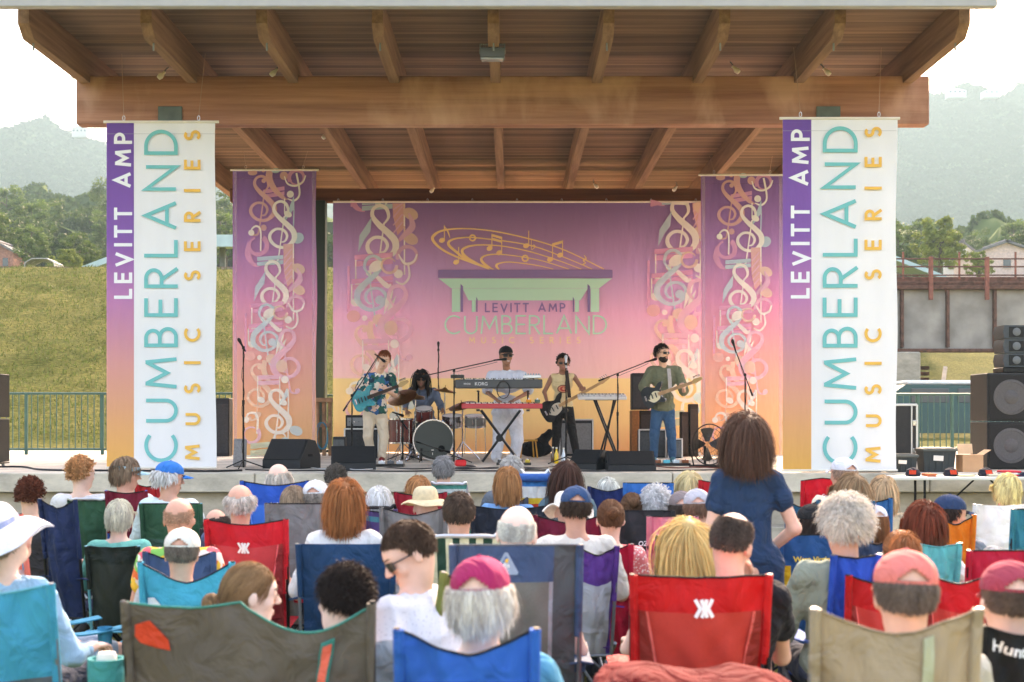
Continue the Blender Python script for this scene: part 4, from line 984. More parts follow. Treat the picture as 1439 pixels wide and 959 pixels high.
    if 'anL' in A:
        for s in 'LR':
            a = A['an' + s]; t = A.get('toe' + s, np.array((0, 1.0, 0)))
            V, Q = sdf_mesh([('c', a + np.array((0, 0, -.035)), a + t * .10 + np.array((0, 0, -.05)), .045, .04), ('c', a + t * .09 + np.array((0, 0, -.052)), a + t * .16 + np.array((0, 0, -.058)), .038, .032), ('c', a - t * .03 + np.array((0, 0, -.05)), a, .04, .036)], .012, .02)
            V[:, 2] = np.maximum(V[:, 2], a[2] - .09); V *= k_; np_mesh('shoe', V, Q, mat('shoe_leather', shoes, .6), e)
    hd = bpy.data.objects.new('head_gear_mount', None)
    # everything worn on the head is built in head axes, then moved onto the head
    Mh = Matrix.Translation(Vector(hc * k_)) @ Matrix(Rh.tolist()).to_4x4() @ Matrix.Scale(k_ * hk, 4)
    bpy.data.objects.remove(hd)
    r = Person(); r.e = e; r.body = body; r.shirt = so_; r.M = Mh; r.hc = hc; r.Rh = Rh; r.k = k_; r.A = A
    if face: face_paint(r, e)
    return r
def on_head(p, o):
    o.matrix_parent_inverse = Matrix.Identity(4); o.matrix_local = p.M; return o
def face_paint(p, e):
    """eyes, brows and lips as small separate surfaces"""
    a = MB()
    for s in (-1, 1):
        a.lathe((s * .031, .094, .003), [(.0065, 0), (.006, .0035), (.001, .0045)], 10, (0, 1, 0), 1)
        a.sheet(lambda u, v: Vector((s * (.012 + u * .04), .099 - .02 * u * u + v * .001, .021 + .006 * math.sin(u * 2.4) + v * .005)), 6, 1, .003, lambda u, v: 2)
    for z, q in ((-.0625, .0), (-.0725, .0)):
        a.sheet(lambda u, v: Vector(((u - .5) * .042, .0975 - .012 * (2 * u - 1) ** 2, z + (v - .5) * .008 * (1 - (2 * u - 1) ** 2))), 8, 2, .001, lambda u, v: 3)
    o = a.build('facial_features', [M_BLACKP, mat('eye_dark', (40, 30, 26), .2, var=0), mat('brow_hair', (60, 42, 32), .8, var=.2), mat('lips', (176, 104, 96), .45, var=.05)], e, 60)
    on_head(p, o)

def sit_joints(hs, lean=14, elb=.25, hx=0.0, hf=.0, hz=.0, arm='rest', knee=.13, twist=0):
    """seated in a camp chair: hs seat height; arm: rest (on arm rests), lap, chin"""
    la = R(lean); d = np.array((hx * .6, -math.sin(la), math.cos(la))); pv = np.array((0, 0, hs + .09)); nb = pv + d * .5; ch = pv + d * .34
    J = dict(pelvis=pv, chest=ch, neck=nb, head=nb + np.array((hx, .02 + hf, .155 + hz)), shL=nb + np.array((-.175, .01, -.045)), shR=nb + np.array((.175, .01, -.045)))
    for s, g in (('L', -1), ('R', 1)):
        sh = J['sh' + s]
        J['el' + s] = np.array((g * .27, sh[1] + .10, hs + .24)); J['wr' + s] = np.array((g * .25, sh[1] + .34, hs + .245))
        if arm == 'lap': J['el' + s] = np.array((g * .24, sh[1] + .08, hs + .26)); J['wr' + s] = np.array((g * .07, sh[1] + .29, hs + .17))
        J['hp' + s] = np.array((g * .09, .02, hs + .075)); J['kn' + s] = np.array((g * knee, .44, hs + .09)); J['an' + s] = np.array((g * (knee + .01), .50 if hs > .36 else .62, .09))
    return J
def stand_joints(w_=.09, hx=0):
    """upright figure 1.75 m tall, feet on z = 0"""
    J = dict(pelvis=(0, 0, .95), chest=(0, .0, 1.28), neck=(0, -.01, 1.46), head=(hx, .02, 1.635), shL=(-.18, 0, 1.415), shR=(.18, 0, 1.415))
    for s, g in (('L', -1), ('R', 1)):
        J['hp' + s] = (g * .09, 0, .90); J['kn' + s] = (g * w_, .02, .50); J['an' + s] = (g * (w_ + .01), -.01, .09)
        J['el' + s] = (g * .25, -.03, 1.13); J['wr' + s] = (g * .25, .06, .90)
    return J
# ------------------------------------------------------------------ banners
def ramp_mat(name, stops, z0, z1, trans=.3, axis='Z', alpha=None):
    """printed cloth with a colour run from top to bottom (part of the print; on the backdrop also painted sun glow)"""
    m, n, b = new_mat(name); tc = n.nodes.new('ShaderNodeTexCoord'); sx = n.nodes.new('ShaderNodeSeparateXYZ'); n.links.new(tc.outputs['Object'], sx.inputs[0])
    mr = n.nodes.new('ShaderNodeMapRange'); mr.inputs[1].default_value = z0; mr.inputs[2].default_value = z1; n.links.new(sx.outputs[axis], mr.inputs[0])
    r = n.nodes.new('ShaderNodeValToRGB'); e = r.color_ramp.elements
    while len(e) < len(stops): e.new(.5)
    for q, (p, c) in zip(e, stops): q.position = p; q.color = (*lin(c), 1)
    n.links.new(mr.outputs[0], r.inputs[0]); n.links.new(r.outputs[0], b.inputs['Base Color']); b.inputs['Roughness'].default_value = .7; b.inputs['Specular IOR Level'].default_value = .15
    nz = n.nodes.new('ShaderNodeTexNoise'); nz.inputs['Scale'].default_value = 1.6; nz.inputs['Detail'].default_value = 3
    mp = n.nodes.new('ShaderNodeMapping'); mp.inputs['Scale'].default_value = (2.4, 1, .6); n.links.new(tc.outputs['Object'], mp.inputs[0]); n.links.new(mp.outputs[0], nz.inputs[0])
    bp = n.nodes.new('ShaderNodeBump'); bp.inputs['Strength'].default_value = .6; bp.inputs['Distance'].default_value = .05; n.links.new(nz.outputs['Fac'], bp.inputs['Height']); n.links.new(bp.outputs[0], b.inputs['Normal'])
    t = n.nodes.new('ShaderNodeBsdfTranslucent'); n.links.new(r.outputs[0], t.inputs[0]); mx = n.nodes.new('ShaderNodeMixShader'); mx.inputs[0].default_value = trans
    n.links.new(b.outputs[0], mx.inputs[1]); n.links.new(t.outputs[0], mx.inputs[2]); n.links.new(mx.outputs[0], n.nodes['Material Output'].inputs[0])
    return m
def ink(name, c, alpha=1.0, trans=.06):
    m, n, b = new_mat(name); b.inputs['Base Color'].default_value = (*lin(c), 1); b.inputs['Roughness'].default_value = .7; b.inputs['Specular IOR Level'].default_value = .15
    t = n.nodes.new('ShaderNodeBsdfTranslucent'); t.inputs[0].default_value = (*lin(c), 1); mx = n.nodes.new('ShaderNodeMixShader'); mx.inputs[0].default_value = trans
    n.links.new(b.outputs[0], mx.inputs[1]); n.links.new(t.outputs[0], mx.inputs[2]); out = mx.outputs[0]
    if alpha < 1:
        tp = n.nodes.new('ShaderNodeBsdfTransparent'); m2 = n.nodes.new('ShaderNodeMixShader'); m2.inputs[0].default_value = alpha
        n.links.new(tp.outputs[0], m2.inputs[1]); n.links.new(out, m2.inputs[2]); out = m2.outputs[0]
    n.links.new(out, n.nodes['Material Output'].inputs[0]); return m
A_ = .62
ART = [ink('print_salmon', (254, 200, 190), A_), ink('print_pink', (252, 182, 214), A_), ink('print_cream', (255, 250, 236), .74), ink('print_sky', (206, 238, 242), A_), ink('print_peach', (255, 222, 196), A_), ink('print_pale_pink', (255, 206, 224), A_), ink('print_pale_green', (206, 226, 196), A_)]
SAL, PNK, CRM, SKYB, PCH, PPK, PGR = range(7)
def notes_art(fl, x0, y1, s, ymax=9e9, ymin=-9e9, xmin=-9e9, xmax=9e9):
    """the flowing clefs and notes; u right, v down in drawing units, s metres per unit, (x0,y1) top left corner"""
    def X(u, v): return (min(max(x0 + u * s, xmin), xmax), min(max(y1 - v * s, ymin), ymax))
    def out(v0, v1): return y1 - v1 * s > ymax or y1 - v0 * s < ymin
    def st(pts, w, mi, k=6):
        if out(min(p[1] for p in pts), max(p[1] for p in pts)): return
        q = smoothpath([tuple(p) + (ww,) for p, ww in zip(pts, w if isinstance(w, list) else [w] * len(pts))], k)
        fl.stroke([X(a, b) for a, b, c in q], [c * s for a, b, c in q], mi)
    def dot(u, v, r, mi, r2=None, rot=0):
        if not out(v - r, v + r): fl.ell(*X(u, v), r * s, (r2 or r) * s, rot, mi)
    def clef(u, v, H, mi, fx=1, w=.085, tail=True):
        P = [(.30, .36), (.40, .22), (.36, .06), (.24, 0), (.12, .06), (.1, .2), (.22, .36), (.38, .5), (.52, .66), (.52, .84), (.36, .98), (.16, .97), (.02, .84), (.02, .7), (.14, .6), (.30, .62), (.38, .74), (.33, .86), (.24, .88)]
        wd = [.3, .6, .8, .7, .7, .9, 1.2, 1.4, 1.5, 1.3, .9, .8, .9, .8, .7, .7, .7, .5, .3]
        st([(u + fx * a * H, v + b * H) for a, b in P], [q * w * H * .8 for q in wd], mi, 5)
        st([(u + fx * .32 * H, v + .32 * H), (u + fx * .2 * H, v + 1.18 * H)], .03 * H, mi, 1)
        if tail: st([(u + fx * .2 * H, v + 1.18 * H), (u + fx * .16 * H, v + 1.3 * H), (u + fx * .04 * H, v + 1.32 * H)], .04 * H, mi); dot(u + fx * .03 * H, v + 1.27 * H, .055 * H, mi)
    def beam(u0, v0, u1, v1, th, mi, n=2):
        for i in range(n):
            if not out(v0, v0 + th): fl.poly([X(u0, v0 + i * th * .62), X(u1, v1 + i * th * .62), X(u1, v1 + i * th * .62 + th * .5), X(u0, v0 + i * th * .62 + th * .5)], mi)
    def note(u, v0, v1, r, mi, mi2=None): st([(u, v0), (u, v1)], 7, mi, 1); dot(u + r * .8, v1 + r * .3, r, mi if mi2 is None else mi2, r * .72, -.5)
    def ringa(u, v, r, w, mi, a0=0, a1=300):
        if not out(v - r, v + r): fl.stroke([X(u + r * (1 - .1 * i / 28) * math.cos(R(a0 + (a1 - a0) * i / 28)), v + r * (1 - .1 * i / 28) * math.sin(R(a0 + (a1 - a0) * i / 28))) for i in range(29)], [w * s * (1.1 - .7 * i / 28) for i in range(29)], mi)
    dot(125, 22, 30, SAL, 18); dot(193, 8, 13, SAL); dot(195, 73, 14, SAL)
    beam(190, 130, 325, 108, 50, PNK)
    st([(233, 5), (230, 60), (262, 125), (318, 180), (345, 190)], [42, 40, 34, 22, 6], SAL)
    dot(270, 10, 26, SKYB, 16); dot(322, 42, 26, SAL); ringa(402, 55, 48, 24, PNK, 150, 520)
    st([(325, 45), (345, 92), (395, 105), (440, 80), (458, 40)], [6, 10, 12, 10, 8], CRM); st([(400, 25), (418, 120), (416, 170), (385, 198), (345, 186)], [12, 12, 11, 12, 6], CRM); dot(362, 158, 22, CRM)
    if not out(130, 330): fl.poly([X(318, 335), X(385, 165), X(388, 245), X(328, 330)], SKYB)
    note(326, 185, 275, 26, CRM)
    st([(385, 250), (378, 480)], 8, SKYB, 1); dot(410, 433, 38, SKYB, 34, .5)
    clef(112, 45, 280, SAL, 1, .1); dot(195, 368, 19, SAL)
    st([(118, 400), (122, 375), (150, 358), (176, 388), (176, 515)], [8, 10, 12, 10, 9], CRM); dot(118, 400, 19, CRM)
    ringa(160, 480, 58, 30, PNK, -60, 250); st([(100, 460), (95, 530), (125, 590), (170, 612)], [10, 36, 26, 6], PNK)
    clef(232, 203, 290, CRM, 1, .1)
    beam(155, 552, 318, 540, 50, SKYB)
    if not out(480, 740):
        fl.poly([X(318, 470), X(380, 470), X(380, 700), X(345, 740), X(322, 640)], SAL)
        for i in range(5): st([(322, 560 + i * 42), (372, 500 + i * 42)], 7, PPK, 1)
    st([(382, 470), (382, 950)], 8, CRM, 1); note(382, 560, 612, 42, PCH); note(382, 690, 745, 42, PCH)
    st([(405, 620), (425, 690), (380, 740), (330, 790)], [8, 34, 26, 8], PPK)
    clef(183, 580, 285, CRM, 1, .11)
    if not out(620, 830): fl.poly([X(135, 830), X(142, 740), X(175, 690), X(208, 640), X(200, 720), X(170, 760)], SKYB)
    ringa(400, 850, 52, 22, PPK, 160, 500); st([(350, 840), (385, 890), (430, 880), (450, 840)], [6, 14, 12, 8], CRM); st([(402, 890), (408, 960), (375, 1000), (335, 985)], [10, 12, 12, 8], CRM); dot(350, 945, 24, CRM)
    beam(115, 845, 320, 830, 55, PNK); note(122, 870, 1005, 28, CRM); beam(100, 975, 320, 955, 50, PNK); note(100, 1000, 1092, 26, CRM)
    st([(84, 905), (82, 1150)], 13, PNK, 1); dot(110, 1172, 36, SAL, 32)
    clef(285, 850, 290, SKYB, -1, .1); dot(230, 905, 40, CRM, 28, .6); st([(235, 960), (290, 1010), (310, 1000)], [20, 26, 8], CRM); ringa(300, 900, 42, 16, PCH, 0, 330)
    if not out(990, 1180): fl.poly([X(270, 1170), X(282, 1080), X(328, 1000), X(318, 1070)], CRM); fl.poly([X(280, 1175), X(300, 1110), X(340, 1060), X(322, 1120)], CRM)
    dot(170, 1182, 15, CRM); dot(250, 1085, 24, SKYB); dot(245, 1190, 34, PCH, 30)
    clef(418, 1010, 300, PPK, -1, .12); dot(310, 1235, 36, PCH, 40)
    clef(98, 1225, 265, PCH, 1, .1); dot(170, 1245, 14, PCH)
    st([(205, 1200), (198, 1260), (225, 1320), (262, 1350)], [26, 34, 28, 6], PCH)
    beam(155, 1295, 300, 1290, 54, PPK); note(160, 1300, 1440, 26, CRM); note(298, 1300, 1455, 26, CRM); dot(330, 1320, 24, CRM)
    if not out(1340, 1480): fl.poly([X(285, 1490), X(345, 1370), X(352, 1420), X(300, 1480)], SKYB)
    st([(352, 1380), (350, 1700)], 8, CRM, 1)
    clef(212, 1385, 270, CRM, 1, .12); dot(165, 1540, 18, PCH)
    st([(88, 1570), (100, 1535), (140, 1530), (160, 1570), (155, 1660)], [8, 12, 16, 14, 10], CRM); dot(88, 1572, 19, CRM); ringa(120, 1665, 52, 22, PPK, -40, 300)
    dot(400, 1640, 42, SKYB, 30, -.35); ringa(300, 1690, 40, 16, CRM, 60, 380); dot(330, 1705, 28, SKYB, 24); beam(115, 1720, 270, 1705, 70, PGR)
FABW = mat('banner_vinyl', (236, 235, 235), .6, 0, .02, 2, .25, 1.1, (2.2, 1, .5), trans=.12)
def hang(e, w_, h_, top, clips=True):
    a = MB(); a.tube([(-.04, 0, h_ - .015), (w_ + .04, 0, h_ - .015)], .018, 8); a.build('top_pole', M_WHITEP, e)
    a = MB(); a.tube([(-.01, 0, .012), (w_ + .01, 0, .012)], .014, 8); a.build('bottom_pole', M_WHITEP, e)
    for x in (.22, w_ - .22):
        a = MB(); a.ring = None
        a.tube([(x + .016 * math.cos(t), 0, h_ + .035 + .03 * math.sin(t)) for t in [i * math.pi / 6 for i in range(13)]], .004, 5); 
        c = a.build('carabiner', mat('zinc', (190, 190, 190), .3, .8, 0), e)
        a = MB(); dx = (-.5 if x < .5 else .5) * (1 if top > 1 else .12); a.tube([(x, 0, h_ + .06), (x + dx, .12, h_ + top)], .0035, 5); a.build('hanging_line', mat('thin_cord', (170, 140, 120), .8, var=0), e)
def rear_banner(x, zb, Y, w_, h_, label):
    e = empty('music_banner', (x, Y, zb), 0, label, 'banner', 'tall banners hanging over the stage')
    st_ = [(0, (248, 198, 136)), (.18, (248, 190, 150)), (.36, (244, 180, 174)), (.55, (232, 160, 196)), (.75, (178, 132, 186)), (1, (132, 98, 160))]
    a = MB(); a.sheet(lambda u, v: Vector((u * w_ + u ** 6 * .012 * math.sin(v * 11 + x), 0, v * h_)), 10, 30, .003); a.build('banner_cloth', ramp_mat('printed_banner', st_, 0, h_, .2), e)
    a = Flat(); a.z = .005
    for (p, q) in (((.0, h_ - .16), (w_, h_ - .16)),): a.stroke([p, q], .006, 0)
    a.stroke([(.045, 0), (.045, h_)], .05, 0); a.stroke([(w_ - .045, 0), (w_ - .045, h_)], .05, 0); a.build('hem', [ink('pale_hem', (236, 206, 226), .28)], e)
    f = Flat(); f.z = .007; s = w_ / 525; notes_art(f, 0, h_, s, h_ - .004, .01); f.build('printed_notes', ART, e)
    hang(e, w_, h_, .33); return e
yb = 23.8
rear_banner(W(327, 0, yb).x, SZ + .03, yb, 1.4, W(0, 238, yb).z - SZ - .03, 'tall purple to orange banner of pastel music notes, on the left of the stage')
yb = 24.0
rear_banner(W(985, 0, yb).x, SZ + .03, yb, 1.385, W(0, 245, yb).z - SZ - .03, 'tall purple to orange banner of pastel music notes, on the right behind the standing woman')
def front_banner(x, zb, Y, w_, h_, label):
    e = empty('name_banner', (x, Y, zb), 0, label, 'banner', 'tall banners hanging over the stage')
    a = MB(); a.sheet(lambda u, v: Vector((u * w_ + u ** 6 * .012 * math.sin(v * 11 + x), 0, v * h_)), 10, 30, .003); a.build('banner_cloth', FABW, e)
    st_ = [(0, (248, 190, 104)), (.12, (246, 184, 128)), (.3, (238, 170, 164)), (.5, (210, 142, 194)), (.66, (156, 108, 186)), (1, (126, 90, 172))]
    a = Flat(); a.z = .004; a.poly([(0, .01), (w_ * .25, .01), (w_ * .25, h_ - .03), (0, h_ - .03)], 0); a.build('colour_strip', [ramp_mat('printed_strip', st_, 0, h_)], e)
    f = Flat(); f.z = .006
    k = h_ / 490.0
    flat_text(f, 'LEVITT AMP', w_ * .235, (660 - 421) * k, 234 * k, .235, .042, 0, up=True)
    flat_text(f, 'CUMBERLAND', w_ * .655, (660 - 651) * k, 468 * k, .435, .048, 1, up=True)
    flat_text(f, 'MUSIC SERIES', w_ * .865, (660 - 648) * k, 464 * k, .215, .038, 2, up=True)
    f.build('lettering', [ink('white_ink', (240, 240, 240)), ink('teal_ink', (104, 190, 188)), ink('yellow_ink', (240, 186, 92))], e)
    a = Flat(); a.z = .0045; a.stroke([(.0, h_ - .17), (w_, h_ - .17)], .004, 0); a.build('seam', [ink('seam_grey', (214, 214, 216), .6)], e)
    hang(e, w_, h_, 2.2 if False else .9); return e
front_banner(W(150, 0, 18.42).x, 1.0, 18.42, 1.41, W(0, 170, 18.42).z - 1.0, 'white name banner with teal lettering, at the left end of the stage')
front_banner(W(1100, 0, 17.75).x, .99, 17.75, 1.42, W(0, 165, 17.75).z - .99, 'white name banner with teal lettering, at the right end of the stage')

# ------------------------------------------------------------------ backdrop
yb = 27.5; x0 = W(468, 0, yb).x; x1 = W(985, 0, yb).x; zt = W(0, 284, yb).z; bw = x1 - x0; bh = zt - SZ - .02
e = empty('backdrop', (x0, yb, SZ + .02), 0, 'wide purple, pink and orange stage backdrop printed with the series logo and music notes', 'backdrop')
st_ = [(0, (244, 188, 128)), (.12, (252, 218, 150)), (.293, (253, 226, 160)), (.297, (252, 212, 206)), (.42, (250, 204, 214)), (.55, (246, 190, 222)), (.72, (206, 166, 216)), (1, (134, 106, 158))]  # print colours; yellow below the sharp step is painted-in sun through the cloth
a = MB(); a.sheet(lambda u, v: Vector((u * bw, 0, v * bh)), 20, 14, .003); a.build('backdrop_cloth', ramp_mat('printed_sunglow_backdrop', st_, 0, bh, .08), e)
f = Flat(); f.z = .006; P_ = 1 / (F / yb)          # metres per photo pixel here
def bp_(px, py): return ((px - 468) * P_, bh - (py - 284) * P_)
s = P_ / 4.568 * 1.2
notes_art(f, *bp_(472 - 4, 284 + 560 / 4.568 * -1.2), s, bh - .03, .01); notes_art(f, *bp_(985 - 96, 284 - 590 / 4.568 * 1.2), s, bh - .03, .01, xmax=bw - .01)
f.build('printed_notes', ART, e)
f = Flat(); f.z = .02
def L(x, y): return bp_(600 + x / 4.568, 290 + y / 4.568)
def sc_(pts, w_, mi=0, k=6): q = smoothpath([p + (w,) for p, w in zip(pts, w_)], k); f.stroke([L(a, b) for a, b, c in q], [c * P_ / 4.568 for a, b, c in q], mi)
sc_([(1135, 405), (900, 290), (700, 222), (450, 165), (250, 145), (110, 155), (45, 188), (42, 225), (100, 280), (200, 330), (400, 407)], [7, 8, 9, 9, 9, 12, 18, 18, 14, 12, 4])
sc_([(1060, 405), (870, 325), (650, 250), (330, 205), (210, 205), (150, 222), (140, 250), (190, 295), (260, 345), (430, 407)], [6, 7, 8, 9, 10, 15, 18, 16, 15, 4])
sc_([(990, 405), (830, 345), (650, 290), (480, 257), (330, 250), (250, 265), (226, 295), (270, 340), (400, 405)], [6, 7, 8, 8, 10, 15, 18, 16, 4])
sc_([(910, 405), (740, 352), (600, 325), (470, 310), (385, 315), (350, 338), (365, 368), (425, 407)], [6, 7, 7, 8, 10, 15, 17, 4])
sc_([(810, 405), (700, 380), (540, 360), (470, 366), (445, 384), (465, 407)], [5, 7, 8, 10, 16, 8])
def nh(x, y, r=20): f.ell(*L(x, y), r * P_ / 4.568, r * .78 * P_ / 4.568, .35, 0)
def ns(x, y0, y1, w_=6): f.stroke([L(x, y0), L(x, y1)], w_ * P_ / 4.568, 0)
nh(97, 220); ns(112, 125, 220); sc_([(112, 130), (135, 165), (148, 205)], [4, 10, 3]); nh(188, 360); ns(204, 262, 360)
nh(402, 272); ns(417, 178, 272); nh(464, 300); ns(480, 200, 300)
for dy in (0, 24): f.poly([L(414, 178 + dy), L(483, 198 + dy), L(483, 214 + dy), L(414, 194 + dy)], 0)
nh(637, 255); ns(653, 158, 255); ns(670, 215, 280, 4); sc_([(670, 262), (688, 250), (690, 266), (672, 282)], [4, 6, 6, 4])
nh(790, 343); ns(806, 240, 343); nh(855, 315); ns(870, 220, 315); f.poly([L(803, 240), L(873, 220), L(873, 238), L(803, 258)], 0)
for (x, y) in ((293, 205), (630, 336)): f.ring(*L(x, y), 18 * P_ / 4.568, 11 * P_ / 4.568, 0)
sc_([(1008, 315), (1020, 338), (1004, 350), (1018, 366), (1004, 372), (1012, 384)], [3, 10, 10, 4, 9, 3])
f.poly([L(72, 410), L(1190, 410), L(1190, 460), L(72, 460)], 1)
f.poly([L(75, 465), L(1187, 465), L(1105, 528), L(155, 528)], 2); f.poly([L(228, 529), L(1032, 529), L(985, 606), L(268, 606)], 2)
for a_, b_, t_ in ((160, 214, 529), (1050, 1105, 529), (288, 313, 607), (949, 975, 607)): f.poly([L(a_, t_), L(b_, t_), L(b_, 680), L(a_, 680)], 2)
for a_, b_, t_ in ((216, 232, 500), (1030, 1046, 500), (317, 325, 582), (936, 944, 582)): f.poly([L(a_, t_), L(b_, t_ + 16), L(b_, 680), L(a_, 680)], 1)
o_ = L(372, 682); flat_text(f, 'LEVITT AMP', o_[0], o_[1], 516 * P_ / 4.568, 60 * P_ / 4.568, 9.5 * P_ / 4.568, 1)
o_ = L(112, 824); flat_text(f, 'CUMBERLAND', o_[0], o_[1], 1043 * P_ / 4.568, 124 * P_ / 4.568, 11.5 * P_ / 4.568, 2)
o_ = L(270, 882); flat_text(f, 'MUSIC SERIES', o_[0], o_[1], 715 * P_ / 4.568, 42 * P_ / 4.568, 6.5 * P_ / 4.568, 3)
f.build('printed_logo', [ink('logo_orange', (254, 220, 158)), ink('logo_purple', (150, 128, 180)), ink('logo_mint', (190, 238, 216)), ink('logo_yellow', (255, 230, 178)), ink('pale_ray', (252, 214, 150), .4)], e)
for i in range(9):
    x = .1 + i * (bw - .2) / 8; a = MB(); a.tube([(x + .016 * math.cos(t), 0, bh + .03 + .03 * math.sin(t)) for t in [i_ * math.pi / 6 for i_ in range(13)]], .004, 5); a.build('carabiner', mat('zinc', (190, 190, 190), .3, .8, 0), e)
a = MB(); a.tube([(0, 0, bh), (bw, 0, bh)], .02, 8); a.build('top_pole', M_WHITEP, e)
# ------------------------------------------------------------------ stage gear
M_BLK = mat('black_grille', (26, 27, 28), .65, 0, .15, 30, .5, 200); M_BLKP = mat('black_cabinet_paint', (34, 36, 38), .55, 0, .12, 20, .4, 120)
M_CHR = mat('chrome', (200, 200, 205), .18, 1.0, 0); M_STAND = mat('black_tube', (24, 24, 26), .35, .4, 0); M_BRASS = mat('cymbal_bronze', (176, 142, 84), .3, .9, .1, 30)
M_SILV = mat('aluminium_edge', (190, 192, 194), .35, .8, .04)
def mic(parent, p, d, r=.022, col=None):
    d = Vector(d).normalized(); a = MB(); a.lathe(p, [(.010, -.16), (.014, -.05), (.018, -.02), (r, .0), (r + .002, .02), (r - .004, .04), (.004, .05)], 12, d); return a.build('microphone', col or M_STAND, parent)
def mic_stand(px, Y, label, top, boom=None, micd=None, micc=None, tripod=True, group='microphone stands', name='microphone_stand'):
    """base at px; top = py of the pivot; boom = ((px,py,dY),(px,py,dY)) ends; the mic sits at the second end"""
    b = W(px, 600, Y); e = empty(name, (b.x, Y, SZ), 0, label, 'mic stand', group); o = Vector(e.location); zt = W(0, top, Y).z - SZ
    a = MB(); a.tube([(0, 0, .02), (0, 0, zt * .55)], .013, 8); a.tube([(0, 0, zt * .55), (0, 0, zt)], .009, 8); a.lathe((0, 0, zt * .55), [(.019, -.03), (.019, .03)], 8); a.lathe((0, 0, zt), [(.02, -.02), (.02, .02)], 8); a.build('pole', M_STAND, e)
    if tripod:
        for q in range(3):
            t = q * 2.094 + .5; a = MB(); a.tube([(0, 0, .12), (.3 * math.cos(t), .3 * math.sin(t), .015)], .009, 6); a.build('leg', M_STAND, e)
    else: a = MB(); a.lathe((0, 0, 0), [(.13, 0), (.13, .012), (.03, .03), (.013, .04)], 20); a.build('base', M_STAND, e)
    if boom:
        p0 = W(boom[0][0], boom[0][1], Y + boom[0][2]) - o; p1 = W(boom[1][0], boom[1][1], Y + boom[1][2]) - o
        a = MB(); a.tube([p0, p1], .008, 8); a.lathe(p0, [(.014, -.05), (.014, .05)], 8, p1 - p0); a.build('boom', M_STAND, e); mp_, md = p1, (p1 - p0)
    else: mp_, md = Vector((0, 0, zt)), Vector((0, -.3, 1))
    if micd is not None: md = Vector(micd)
    m_ = mic(e, mp_ + md.normalized() * .1, md, .022, micc)
    a = MB(); n = 16; a.tube([mp_ + Vector((.02 * math.sin(i * 1.3), -.02, -zt * i / n * .98)) if not boom else (mp_.lerp(Vector((0, 0, zt)), min(1, i / 6)) + Vector((.015 * math.sin(i), -.015, -.03 - (zt * .95 * max(0, (i - 6)) / (n - 6))))) for i in range(n + 1)], .0035, 5); a.build('cable', M_STAND, e)
    return e
def wedge(px0, px1, pyt, Y, depth, rz, label):
    """floor monitor: angled grille, cut-off back, corner handle and badge"""
    x0, x1 = W(px0, 0, Y).x, W(px1, 0, Y).x; w_ = x1 - x0; h_ = W(0, pyt, Y).z - SZ
    e = empty('floor_monitor', ((x0 + x1) / 2, Y, SZ), R(rz), label, 'stage monitor', 'floor monitor wedges')
    pr = [(-depth * .5, 0), (depth * .5, 0), (depth * .5, h_ * .28), (depth * .08, h_), (-depth * .25, h_ * .94), (-depth * .5, h_ * .45)]
    a = MB(); a.prism([(x, z) for x, z in pr], w_, Matrix.Rotation(R(90), 4, 'Z') @ Matrix.Translation((0, -w_ / 2, 0))); a.build('cabinet', M_BLKP, e)
    d = Vector((0, depth * .42, -h_ * .72)); n = Vector((0, d.z, -d.y)).normalized() * -1; c = Vector((0, depth * .29, h_ * .64))
    a = MB(); ang = math.atan2(-d.z, d.y); a.box(c + n * .006, (w_ * .94, d.length * .94, .014), .004, Matrix.Rotation(-ang, 3, 'X')); a.build('grille', M_BLK, e)
    for s in (-1, 1):
        a = MB(); a.box((s * (w_ / 2 + .002), 0, h_ * .45), (.006, .11, .035), .002); a.build('side_handle', mat('handle_recess', (8, 8, 9), .8, var=0), e)
    a = MB(); a.box((w_ * .12, -depth * .385, h_ * .72), (.045, .004, .03), .001, Matrix.Rotation(-R(28), 3, 'X')); a.build('badge', M_SILV, e)
    return e
wedge(380, 440, 617, 19.4, .55, 158, 'black floor monitor at the foot of the left music banner, turned sideways')
wedge(466, 528, 627, 19.0, .5, 186, 'black floor monitor in front of the guitarist in the floral shirt')
wedge(808, 852, 632, 19.0, .5, 150, 'black floor monitor in front of the bassist, left of the widest one')
wedge(852, 918, 634, 18.7, .52, 183, 'widest black floor monitor, in front of the guitarist in the green T-shirt')
